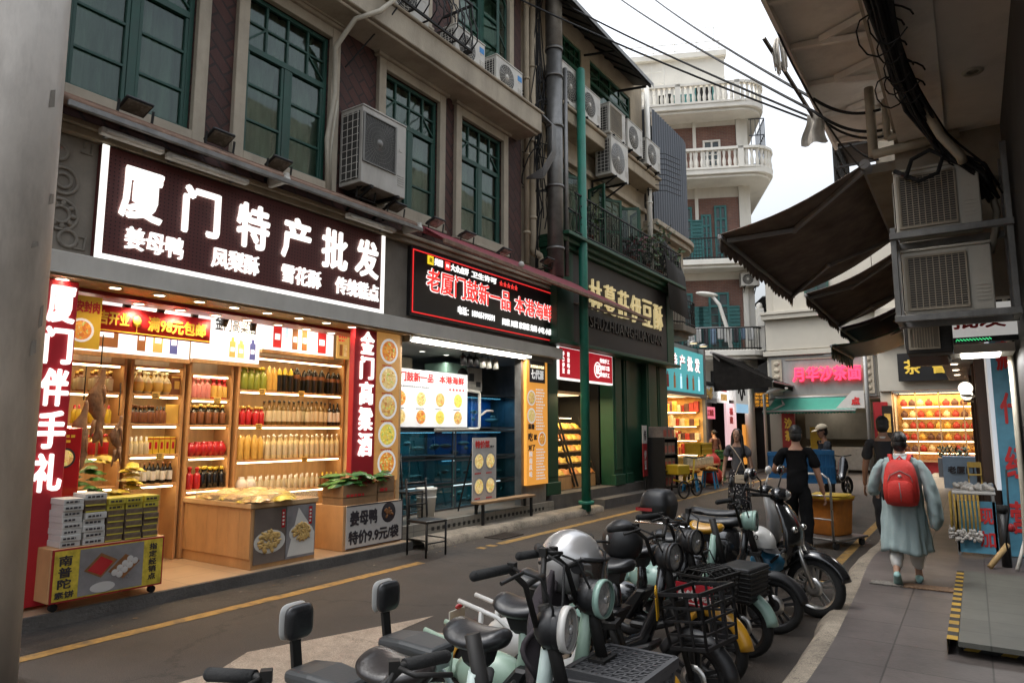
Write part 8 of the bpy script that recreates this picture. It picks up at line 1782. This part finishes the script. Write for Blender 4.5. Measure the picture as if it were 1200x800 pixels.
def skin_mesh(J,E_,name,mt,parent,sub=1,extra=None,fold=0):
    """J: joint -> (x,y,z,r) ; E_: list of edges; grows one continuous surface"""
    keys=list(J); me=bpy.data.meshes.new('skeleton'); me.from_pydata([J[k][:3] for k in keys],[(keys.index(a),keys.index(b)) for a,b in E_],[])
    o=bpy.data.objects.new('skeleton',me); COL.objects.link(o); md=o.modifiers.new('s','SKIN'); md.use_smooth_shade=True; md.branch_smoothing=.4
    for i,k in enumerate(keys):
        r=J[k][3]; r=r if isinstance(r,tuple) else (r,r); me.skin_vertices[0].data[i].radius=r; me.skin_vertices[0].data[i].use_root=(i==0)
    sd_=o.modifiers.new('d','SUBSURF'); sd_.levels=sub; sd_.render_levels=sub
    dg=bpy.context.evaluated_depsgraph_get(); dg.update(); ev=o.evaluated_get(dg).to_mesh()
    mb=MB(); mb.add([tuple(v.co+v.normal*fold*(math.sin(38*v.co.z+9*v.co.y+5*math.sin(9*v.co.x))*.6+math.sin(21*v.co.z-17*v.co.x+3*math.sin(13*v.co.y))*.6+.5*math.sin(60*v.co.y+14*v.co.z))) for v in ev.vertices],[tuple(p.vertices) for p in ev.polygons],0,True); o.evaluated_get(dg).to_mesh_clear(); bpy.data.objects.remove(o)
    if extra: extra(mb)
    return mb.out(name,mt,parent)
def person(lab,loc,rz,h,P,skin='skin',hair='short',shirt='cloth_black',sleeve=.6,trousers='cloth_black',leglen=1.0,face=False,shoe='black_rubber',shirtlen=.0,fem=False,neck=None):
    """local: faces +x, left is +y. P: pose offsets for hands and feet"""
    t=thing('person',lab,'person',loc,rz); s=h/1.72; k=.92 if fem else 1.0
    hipz=.90*s; sh=1.42*s; lean=P.get('lean',0)
    J={}
    J['pelvis']=(0,0,hipz,(.125*s*k,.105*s)); J['waist']=(lean*.3,0,1.08*s,(.118*s*k*.95,.095*s)); J['chest']=(lean*.7,0,1.27*s,(.135*s*k,.105*s)); J['collar']=(lean,0,1.40*s,(.085*s,.07*s)); J['neck']=(lean+.01,0,1.50*s,.052*s); J['skull']=(lean+.025*s,0,1.60*s,.070*s)
    E_=[('pelvis','waist'),('waist','chest'),('chest','collar'),('collar','neck'),('neck','skull')]
    for sd_,y in (('l',1),('r',-1)):
        ft=P['foot_'+sd_]; kn=P.get('knee_'+sd_); hd=P['hand_'+sd_]; el=P['elbow_'+sd_]
        J['hip'+sd_]=(0,y*.09*s,hipz-.05*s,.085*s); kn=kn or ((ft[0])*.5+.03,y*.10*s,.48*s); J['knee'+sd_]=(kn[0],kn[1],kn[2],.058*s); J['ankle'+sd_]=(ft[0],ft[1],ft[2]+.08*s,.038*s); J['heel'+sd_]=(ft[0]-.03*s,ft[1],ft[2]+.035*s,.035*s); J['toe'+sd_]=(ft[0]+.16*s,ft[1]+y*.02,ft[2]+.03*s,.032*s)
        J['shoulder'+sd_]=(lean,y*.185*s*k,1.385*s,.062*s*k); J['elbow'+sd_]=(el[0],el[1],el[2],.043*s*k); J['wrist'+sd_]=(hd[0],hd[1],hd[2],.028*s*k)
        E_+= [('pelvis','hip'+sd_),('hip'+sd_,'knee'+sd_),('knee'+sd_,'ankle'+sd_),('ankle'+sd_,'heel'+sd_),('ankle'+sd_,'toe'+sd_),('collar','shoulder'+sd_),('shoulder'+sd_,'elbow'+sd_),('elbow'+sd_,'wrist'+sd_)]
    hc=Vector((lean+.035*s,0,1.625*s)); yaw=P.get('look',0); HM=Matrix.Translation(hc)@Matrix.Rotation(yaw,4,'Z')@Matrix.Rotation(P.get('nod',0),4,'Y')
    def extra(mb):
        q=MB(); a=.082*s
        rings=[]
        for i in range(11):
            u=i/10; z=-.125+.25*u; prof=[.35,.62,.74,.82,.9,.95,.98,.97,.9,.72,.3][i]; fx=[.50,.40,.25,.12,.06,.03,0,-.02,-.03,-.02,0][i]
            rings.append([((a*1.12*prof*math.cos(b*PI/9)+fx*.06)*1,a*.88*prof*math.sin(b*PI/9),z*s) for b in range(18)])
        q.loft(rings)
        q.loft([[(a*.98,-.008*s,.02*s),(a*.98,.008*s,.02*s),(a*.90,.012*s,.0),(a*.90,-.012*s,0)],[(a*1.30,-.013*s,-.035*s),(a*1.30,.013*s,-.035*s),(a*.95,.016*s,-.042*s),(a*.95,-.016*s,-.042*s)]])
        for y in (-1,1): q.ell((0,y*a*.90,-.005*s),(.02*s,.010*s,.032*s),8,6)
        q.xf(HM); mb.add(q.v,q.f,0,True)
        for sd_,y in (('l',1),('r',-1)):
            w=Vector(J['wrist'+sd_][:3]); e=Vector(J['elbow'+sd_][:3]); d=(w-e).normalized()
            tgt=P.get('hdir_'+sd_); d=(Vector(tgt).normalized() if tgt else d); side=d.cross(Vector((0,1,0)));
            if side.length<.1: side=Vector((1,0,0))
            side.normalize(); nrm=d.cross(side).normalized(); pl=.085*s
            q=MB(); q.loft([[w+d*x*s+side*(ww*math.cos(b*PI/5))*s+nrm*(.013*math.sin(b*PI/5))*s for b in range(10)] for x,ww in ((-.01,.022),(.02,.030),(.06,.040),(.09,.038))])
            curl=P.get('curl',.5)
            for f in range(4):
                o_=w+d*.085*s+side*(-.028+.0187*f)*s; L_=(.062,.072,.068,.052)[f]*s
                d2=(d*math.cos(curl)+nrm*math.sin(curl)*y).normalized(); d3=(d*math.cos(curl*2)+nrm*math.sin(curl*2)*y).normalized()
                q.tube([o_,o_+d*L_*.35,o_+d*L_*.35+d2*L_*.35,o_+d*L_*.35+d2*L_*.35+d3*L_*.3],[.0095*s,.009*s,.008*s,.0065*s],7)
            o_=w+d*.03*s+side*.03*s; q.tube([o_,o_+(d*.6+side*.7).normalized()*.03*s,o_+(d*.6+side*.7).normalized()*.03*s+(d+side*.15).normalized()*.035*s],[.012*s,.011*s,.008*s],7)
            mb.add(q.v,q.f,0,True)
    body=skin_mesh(J,E_,'body',skin,t,1,extra)
    # hair
    m=MB(); a=.082*s
    if hair=='short':
        m.ell((-.012*s,0,.045*s),(a*1.20,a*1.03,.098*s),20,12,0,None,-.35,1); m.ell((-.035*s,0,-.01*s),(a*.90,a*.98,.095*s),18,10)
        for i in range(70): 
            b_=U(0,6.28); z_=U(.0,.95); c=Vector((-.012*s+a*1.16*math.cos(b_)*math.sqrt(1-z_*z_),a*1.0*math.sin(b_)*math.sqrt(1-z_*z_),.045*s+.095*s*z_)); d=Vector((U(-1,.6),U(-1,1),U(.1,1))).normalized()*.014*s; w=d.orthogonal().normalized()*.007; m.add([c-w,c+w,c+d],[(0,1,2)])
    elif hair=='long':
        m.ell((-.02*s,0,.04*s),(a*1.12,a*1.08,.10*s),20,12,0,None,-.1,1)
        for y in (-1,1):
            m.loft([[(-.02*s+x*s+.05*s*math.cos(b*PI/5),y*yy*s+.035*s*math.sin(b*PI/5)*1.1,z*s) for b in range(10)] for x,yy,z in ((-.0,.055,.06),(-.01,.078,-.02),(-.01,.085,-.12),(.0,.09,-.22),(.03,.10,-.33),(.05,.105,-.42))])
        m.loft([[(-.06*s+.04*s*math.cos(b*PI/5),.09*s*math.sin(b*PI/5),z*s) for b in range(10)] for z in (.08,0,-.1,-.2,-.3)])
    elif hair=='bun':
        m.ell((-.018*s,0,.035*s),(a*1.14,a*1.05,.10*s),20,12,0,None,-.6,1); m.ell((-.10*s,0,.03*s),(.05*s,.06*s,.05*s),12,8)
    m.xf(HM); m.out('hair','hair_black',t)
    if face:
        m=MB()
        for y in (-1,1): m.ell((a*.93,y*.030*s,.012*s),(.010*s,.014*s,.008*s),10,6,0); m.bar((a*.95,y*.016*s,.034*s),(a*.88,y*.046*s,.034*s),.006*s,.007*s,0)
        m.xf(HM); m.out('eyes','eye_dark',body); m=MB(); m.ell((a*.99,0,-.066*s),(.010*s,.022*s,.008*s),10,6); m.xf(HM); m.out('mouth','lips',body)
    # shirt: the same skeleton, larger
    def grow(j,q,dr): x=J[j]; r=x[3]; r=r if isinstance(r,tuple) else (r,r); return (x[0],x[1],x[2],(r[0]*q+dr,r[1]*q+dr))
    if shirt:
        K={'chest':grow('chest',1.08,.012*s),'waist':grow('waist',1.20,.016*s),'hem':(J['pelvis'][0],0,hipz-.02*s-shirtlen,(.165*s*k,.14*s)),'collar':grow('collar',1.08,.006)}
        Ek=[('chest','waist'),('waist','hem'),('chest','collar')]
        for sd_ in 'lr':
            S_,e=Vector(J['shoulder'+sd_][:3]),Vector(J['elbow'+sd_][:3]); w_=Vector(J['wrist'+sd_][:3]); K['shoulder'+sd_]=(*S_,.074*s*k); 
            if sleeve<=1: K['cuff'+sd_]=(*S_.lerp(e,sleeve),.080*s*k); Ek+= [('collar','shoulder'+sd_),('shoulder'+sd_,'cuff'+sd_)]
            else: K['elbow'+sd_]=(*e,.055*s); K['cuff'+sd_]=(*e.lerp(w_,sleeve-1),.042*s); Ek+= [('collar','shoulder'+sd_),('shoulder'+sd_,'elbow'+sd_),('elbow'+sd_,'cuff'+sd_)]
        skin_mesh(K,Ek,'shirt',shirt,t,2,None,.007)
    if neck:
        MB().lathe([(.060*s,-.02*s),(.064*s,.0),(.060*s,.02*s)],(J['neck'][0]-.005,0,1.455*s),16).out('collar',neck,t)
    if trousers:
        K={'pelvis':grow('pelvis',1.06,.008),'belt':(0,0,1.0*s,(.128*s*k,.105*s))}; Ek=[('pelvis','belt')]
        for sd_ in 'lr':
            K['hip'+sd_]=grow('hip'+sd_,1.14,.010); K['knee'+sd_]=grow('knee'+sd_,1.35,.014); A=Vector(J['knee'+sd_][:3]); Bv=Vector(J['ankle'+sd_][:3]); q=A.lerp(Bv,leglen) ; Ek+= [('pelvis','hip'+sd_)]
            if leglen>0: K['hem'+sd_]=(*q,.068*s); Ek+= [('hip'+sd_,'knee'+sd_),('knee'+sd_,'hem'+sd_)]
            else: Ek+= [('hip'+sd_,'knee'+sd_)]
        skin_mesh(K,Ek,'trousers',trousers,t,2,None,.007)
    for sd_ in 'lr':
        ft=P['foot_'+sd_]; pitch=P.get('pitch_'+sd_,0); m=MB(); rings=[]
        for u,wd,hh in ((-.085,.02,.045),(-.07,.035,.085),(-.02,.04,.095),(.04,.042,.075),(.10,.047,.055),(.16,.042,.042),(.185,.02,.03)): rings.append([(u*s,wd*s*math.cos(b*PI/6),max(0,hh*s*.5+hh*s*.5*math.sin(b*PI/6))) for b in range(12)])
        m.loft(rings); m.xf(Matrix.Translation((ft[0],ft[1],ft[2]))@Matrix.Rotation(pitch,4,'Y')); m.out('shoe',shoe,t); 
    return t,J,s
def stand(s=1,dx=.1): return {'foot_l':(dx,.09,0),'foot_r':(-dx,-.09,0),'hand_l':(.05,.27,.78*s),'hand_r':(.03,-.27,.78*s),'elbow_l':(-.02,.25,1.08*s),'elbow_r':(-.02,-.25,1.08*s)}
up=R(90)   # walking away down the street
# man in black with the orange crate trolley
P=stand(1,.12); P.update(elbow_l=(.02,.30,1.12),hand_l=(.28,.22,1.12),elbow_r=(.0,-.27,1.08),hand_r=(.05,-.32,.82),curl=.7,look=R(5),lean=.03)
person('man in black shirt and trousers seen from behind, next to the hand trolley',(-2.05,10.1,0),R(97),1.72,P,'skin_tan','short','cloth_black',.75,'cloth_black',shirtlen=.10)
# boy in the pale blue robe
P=stand(.88,.2); P.update(foot_l=(-.20,.09,.06),foot_r=(.16,-.09,.0),pitch_l=R(38),knee_l=(.04,.09,.42),elbow_l=(.05,.23,.96),hand_l=(.19,.25,.90),elbow_r=(-.02,-.25,.96),hand_r=(.02,-.27,.72),curl=.5)
rp=person('person in a long pale blue robe with a red backpack walking along the pavement',(-.66,8.35,.12),R(92),1.52,P,'skin','short',None,.6,'paint_white',shoe='shoe_mint',leglen=.85)
t,J,s=rp
m=MB(); rings=[]
RB=[(1.30,.06,.07,.01),(1.275,.10,.14,.0),(1.22,.12,.18,-.0),(1.10,.125,.178,-.005),(.94,.13,.175,0),(.77,.15,.185,0),(.60,.17,.20,0),(.46,.185,.21,-.005),(.33,.195,.222,-.01)]
RB=[tuple(a+(b-a)*q/4 for a,b in zip(p0,p1)) for p0,p1 in zip(RB[:-1],RB[1:]) for q in range(4)]+[RB[-1]]
for z,rx,ry,cx in RB:
    rings.append([(cx+rx*(1+(.06*math.sin(7*b*2*PI/64+z*2.5)+.05*math.sin(13*b*2*PI/64-z*4)+.03*math.sin(23*b*2*PI/64+z*6))*(1.35-z))*math.cos(b*2*PI/64),ry*(1+(.06*math.sin(7*b*2*PI/64+z*2.5)+.05*math.sin(13*b*2*PI/64-z*4)+.03*math.sin(23*b*2*PI/64+z*6))*(1.35-z)+.02*math.sin(30*z+4*b*2*PI/64))*math.sin(b*2*PI/64),z+(.02*math.sin(3*b*2*PI/64) if z<.4 else 0)) for b in range(64)])
m.loft(rings,0,True,False); robe=m.out('robe','robe_teal',t,solid=.012)
def dens(*P_): return [tuple(a+(b-a)*q/4 for a,b in zip(p0,p1)) for p0,p1 in zip(P_[:-1],P_[1:]) for q in range(4)]+[P_[-1]]
def sleeve(pts,par,mt):
    m=MB(); rings=[]
    for (x,y,z,rx,rz_2) in pts: rings.append([(x+rx*math.cos(b*PI/9),y+.10*rx*math.sin(b*PI/9)+(.045 if rx<.12 else .07)*math.sin(b*PI/9),z+rz_2*math.sin(b*PI/9)) for b in range(18)])
    m.loft(rings,0,True,True); return m.out('sleeve',mt,par)
m=MB(); m.loft([[(x+dx*(1+.06*math.sin(3*b*PI/9+z*40)+.05*math.sin(70*z))*math.cos(b*PI/9),y+dy*(1+.08*math.sin(4*b*PI/9-z*33))*math.sin(b*PI/9),z+.008*math.sin(b*PI/4.5+z*30)) for b in range(18)] for x,y,z,dx,dy in dens((0,-.15,1.26,.055,.04),(-.01,-.21,1.15,.08,.055),(-.02,-.25,1.0,.11,.065),(-.02,-.275,.82,.145,.07),(-.02,-.285,.68,.16,.065),(-.01,-.28,.60,.14,.055),(0,-.28,.575,.08,.03))]); m.out('sleeve','robe_teal',t)
m=MB(); m.loft([[(x+dx*(1+.06*math.sin(3*b*PI/9+z*40)+.05*math.sin(70*z))*math.cos(b*PI/9),y+dy*(1+.08*math.sin(4*b*PI/9-z*33))*math.sin(b*PI/9),z+.008*math.sin(b*PI/4.5+z*30)) for b in range(18)] for x,y,z,dx,dy in dens((0,.15,1.26,.055,.04),(.01,.21,1.17,.075,.055),(.04,.25,1.05,.10,.06),(.09,.27,.96,.115,.06),(.12,.275,.90,.11,.05),(.13,.275,.875,.05,.03))]); m.out('sleeve','robe_teal',t)
MB().lathe([(.055,-.02),(.068,.0),(.064,.035),(.056,.04)],(.005,0,1.29),20).out('collar','paint_white',t)
# the backpack is worn: a thing of its own
bp=thing('backpack','bright red backpack with a grey zip worn over the pale blue robe','backpack',(-.66,8.35,.12),R(92)); bp.scale=(.95,.9,.955)
m=MB(); rings=[]
for z,wd,dp in ((.84,.10,.05),(.86,.155,.085),(.92,.175,.115),(1.02,.18,.125),(1.14,.17,.115),(1.24,.15,.095),(1.30,.12,.07),(1.33,.07,.03)):
    rings.append([(-.13-dp*.9+dp*math.copysign(abs(math.cos(b*PI/12))**.6,math.cos(b*PI/12)),wd*math.copysign(abs(math.sin(b*PI/12))**.6,math.sin(b*PI/12)),z) for b in range(24)])
m.loft(rings); bb=m.out('pack_body','pack_red',bp)
m=MB(); m.loft([[(-.335-dp*.5+dp*math.cos(b*PI/10),wd*math.sin(b*PI/10),z) for b in range(20)] for z,wd,dp in ((.875,.09,.012),(.90,.125,.03),(1.0,.13,.035),(1.08,.12,.03),(1.12,.08,.012))]); m.out('pocket','pack_red',bp)
m=MB(); m.tube([(-.375,.0,.90),(-.385,.0,.98),(-.375,.01,1.10)],.006,5); m.tube([(-.33,-.14,1.05),(-.345,-.10,1.17),(-.33,0,1.22),(-.345,.10,1.17),(-.33,.14,1.05)],.005,5); m.out('zip','grey_metal',bp); m=MB(); m.ell((-.345,0,1.165),(.012,.022,.016),12,8); m.out('badge','paint_white',bp)
m=MB(); m.tube([(-.13,0-.03,1.33),(-.12,0,1.36),(-.13,.03,1.33)],.01,6)
for y in (-1,1): m.loft([[(x,y*yy-.022*1,z),(x,y*yy+.022,z),(x-.004,y*yy+.022,z+.012),(x-.004,y*yy-.022,z+.012)] for x,yy,z in ((-.14,.08,1.30),(-.06,.10,1.375),(.05,.11,1.37),(.13,.12,1.28),(.145,.13,1.15))])
m.out('strap','pack_red',bp); m=MB(); m.ell((-.20,.185,.98),(.05,.02,.09),12,8); m.out('side_pocket','black_rubber',bp)
# tall man in charcoal ahead of the robe
P=stand(1,.1); P.update(elbow_l=(-.02,.27,1.1),hand_l=(.06,.30,.84)); person('tall man in a charcoal tee with a white collar walking away',(-1.15,11.9,.0),R(88),1.86,P,'skin_tan','short','cloth_charcoal',.7,'cloth_charcoal',neck='paint_white',shirtlen=.08)
# courier in cap
P=stand(1,.08); P.update(lean=.08,nod=R(12),elbow_l=(.10,.22,1.10),hand_l=(.36,.16,1.10),elbow_r=(.08,-.22,1.08),hand_r=(.36,-.14,1.06),look=R(10)); tp,J,s=person('man in a cream cap holding the far end of the blue crate',(-2.35,14.6,0),R(205),1.76,P,'skin_tan','short','cloth_navy',.75,'cloth_grey',leglen=.1,shoe='leather_cream',face=True)
m=MB(); hc=Vector((.08+.035*s,0,1.625*s)); HM=Matrix.Translation(hc)@Matrix.Rotation(R(10),4,'Z')@Matrix.Rotation(R(12),4,'Y'); m.ell((-.01,0,.06),(.115,.10,.085),18,10,0,None,-.1,1); m.grid(lambda u,v:(.09+.10*v*math.cos((u-.5)*1.6),.085*math.sin((u-.5)*2.4),.055-.02*v),10,4); m.xf(HM); m.out('cap','cap_cream',tp,solid=.006)
# woman walking towards the camera
P=stand(.95,.12); P.update(elbow_l=(-.02,.24,1.02),hand_l=(.06,.26,.78),elbow_r=(-.05,-.24,1.02),hand_r=(.0,-.28,.78),look=R(-12)); wm,J,s=person('long haired woman in a grey top and dark floral skirt walking in the road',(-3.75,13.3,0),R(-72),1.68,P,'skin','long','cloth_grey',.55,None,face=True,shoe='cloth_black',fem=True)
m=MB(); rings=[]
for z,rx,ry in ((.98,.10,.135),(.90,.125,.165),(.80,.135,.175),(.62,.15,.185),(.42,.17,.20),(.22,.19,.22)): rings.append([(rx*(1+.06*math.sin(5*b*2*PI/32+z*2)*(1-z))*math.cos(b*2*PI/32),ry*(1+.05*math.sin(4*b*2*PI/32+z)*(1-z))*math.sin(b*2*PI/32),z*s) for b in range(32)])
m.loft(rings,0,True,False); m.out('skirt','floral',wm,solid=.008)
hb=thing('shoulder_bag','small cream shoulder bag on a long strap carried by the woman','bag',(-3.75,13.3,0),R(-72)); m=MB(); m.box(.13,.18,-.05-.02,.17,.70,.86); m.out('bag_body','leather_cream',hb,bevel=.02,seg=2); MB().box(.181,.187,-.06,.16,.78,.855).out('flap','leather_cream',hb,bevel=.004); MB().ell((.19,.05,.785),(.006,.012,.012)).out('clasp','chrome',hb); m=MB(); m.tube([(.15,.16,.85),(.15,.06,1.12),(.13,-.06,1.32),(.02,-.13,1.41),(-.09,-.09,1.34)],.009,5); m.tube([(.15,-.06,.85),(.13,.0,1.0),(.15,.06,1.12)],.007,5); m.out('strap','leather_cream',hb)
# two shoppers far off
P=stand(.92,.06); person('shopper with dark hair in an olive dress facing the lit snack shop',(-7.6,24.2,.06),R(150),1.6,P,'skin','bun','goods_dark',.6,'cloth_black',leglen=.2,fem=True)
person('shopper in a pale grey tee and shorts by the pink standing panel',(-7.5,26.6,.06),R(160),1.6,P,'skin','bun','cloth_white',.6,'cloth_grey',leglen=.1,fem=True)
# ================= trolley and crates in the road
t=thing('hand_trolley','steel folding hand trolley with small castors standing in the road','trolley',(-1.80,11.3,0),R(-20))
MB().box(-.28,.28,-.42,.42,.12,.15).out('platform','galvanised',t,bevel=.01)
m=MB(); m.tube([(.20,-.42,.15),(.22,-.46,.9),(.20,-.47,1.0),(.12,-.48,1.06),(-.12,-.48,1.06),(-.20,-.47,1.0),(-.22,-.46,.9),(-.20,-.42,.15)],.018,8); 
for z in (.42,.75): m.cyl((-.21,-.44,z),(.21,-.44,z),.012,8)
m.out('handle','steel',t)
for x in (-.2,.2):
    for y in (-.36,.36): o=MB().cyl((x-.02,y,.06),(x+.02,y,.06),.06,14).out('castor','black_rubber',t); MB().box(x-.03,x+.03,y-.03,y+.03,.09,.119).out('fork','galvanised',o)
t=thing('plastic_tote','battered orange tote with a yellow rim standing on the hand trolley','crate',(-1.86,11.42,.152),R(-20)); t.scale=(.9,.88,.9)
def rr_(a,b,n=28): return [(a*math.copysign(abs(math.cos(k*2*PI/n))**.35,math.cos(k*2*PI/n)),b*math.copysign(abs(math.sin(k*2*PI/n))**.35,math.sin(k*2*PI/n))) for k in range(n)]
MB().loft([[(x,y,z) for x,y in rr_(a,b)] for z,a,b in ((0,.22,.27),(.02,.23,.28),(.30,.245,.295),(.55,.26,.31),(.55,.28,.33),(.62,.285,.335),(.62,.25,.30),(.50,.245,.295))]).out('tote_body','crate_orange',t)
m=MB(); m.loft([[(x,y,z) for x,y in rr_(a,b)] for z,a,b in ((.585,.287,.337),(.60,.292,.342),(.622,.288,.338))],0,True,False); m.out('rim','crate_yellow',t)
tag(MB().loft([[(-1.86+x,11.42+y,.715+.012*math.sin(x*20+y*13)) for x,y in ((-.26,-.3),(0,-.31),(.26,-.3),(.27,0),(.26,.3),(0,.31),(-.26,.3),(-.27,0))],[(-1.86+x*.9,11.42+y*.9,.735) for x,y in ((-.26,-.3),(0,-.31),(.26,-.3),(.27,0),(.26,.3),(0,.31),(-.26,.3),(-.27,0))]]).out('plastic_sheet','crate_yellow'),'crumpled yellow plastic sheet covering the orange crate','sheet')
crate('plastic_crate','big blue slatted crate held between the two men',(-2.60,14.05,.72),(.62,.80,.60),'crate_blue',R(25)); crate('plastic_crate','second blue crate behind, seen over the shoulder of the man in black',(-3.2,14.6,.75),(.55,.6,.5),'crate_blue',R(10))
t=thing('parked_scooter','dark scooter parked in shade in front of the noodle shop','scooter',(-3.0,19.5,0),R(70)); wheel('wheel',t,(.5,0,.25),.25,.09); wheel('wheel',t,(-.55,0,.25),.25,.09); m=MB(); m.loft([[(x,w_*math.cos(a*PI/7),z+hh*math.sin(a*PI/7)) for a in range(14)] for x,w_,z,hh in ((.36,.14,.75,.25),(.2,.1,.42,.09),(0,.12,.38,.06),(-.15,.13,.5,.14),(-.5,.15,.58,.14),(-.8,.08,.64,.06))]); m.out('body_shell','black_gloss',t); saddle('seat',t,(-.35,0,.76),.32,.12,.055,'vinyl'); MB().tube([(.22,-.3,1.05),(.3,0,1.0),(.22,.3,1.05)],.015,8).out('handlebar','black_iron',t)
# ================= done
bpy.data.objects.remove(_fo)
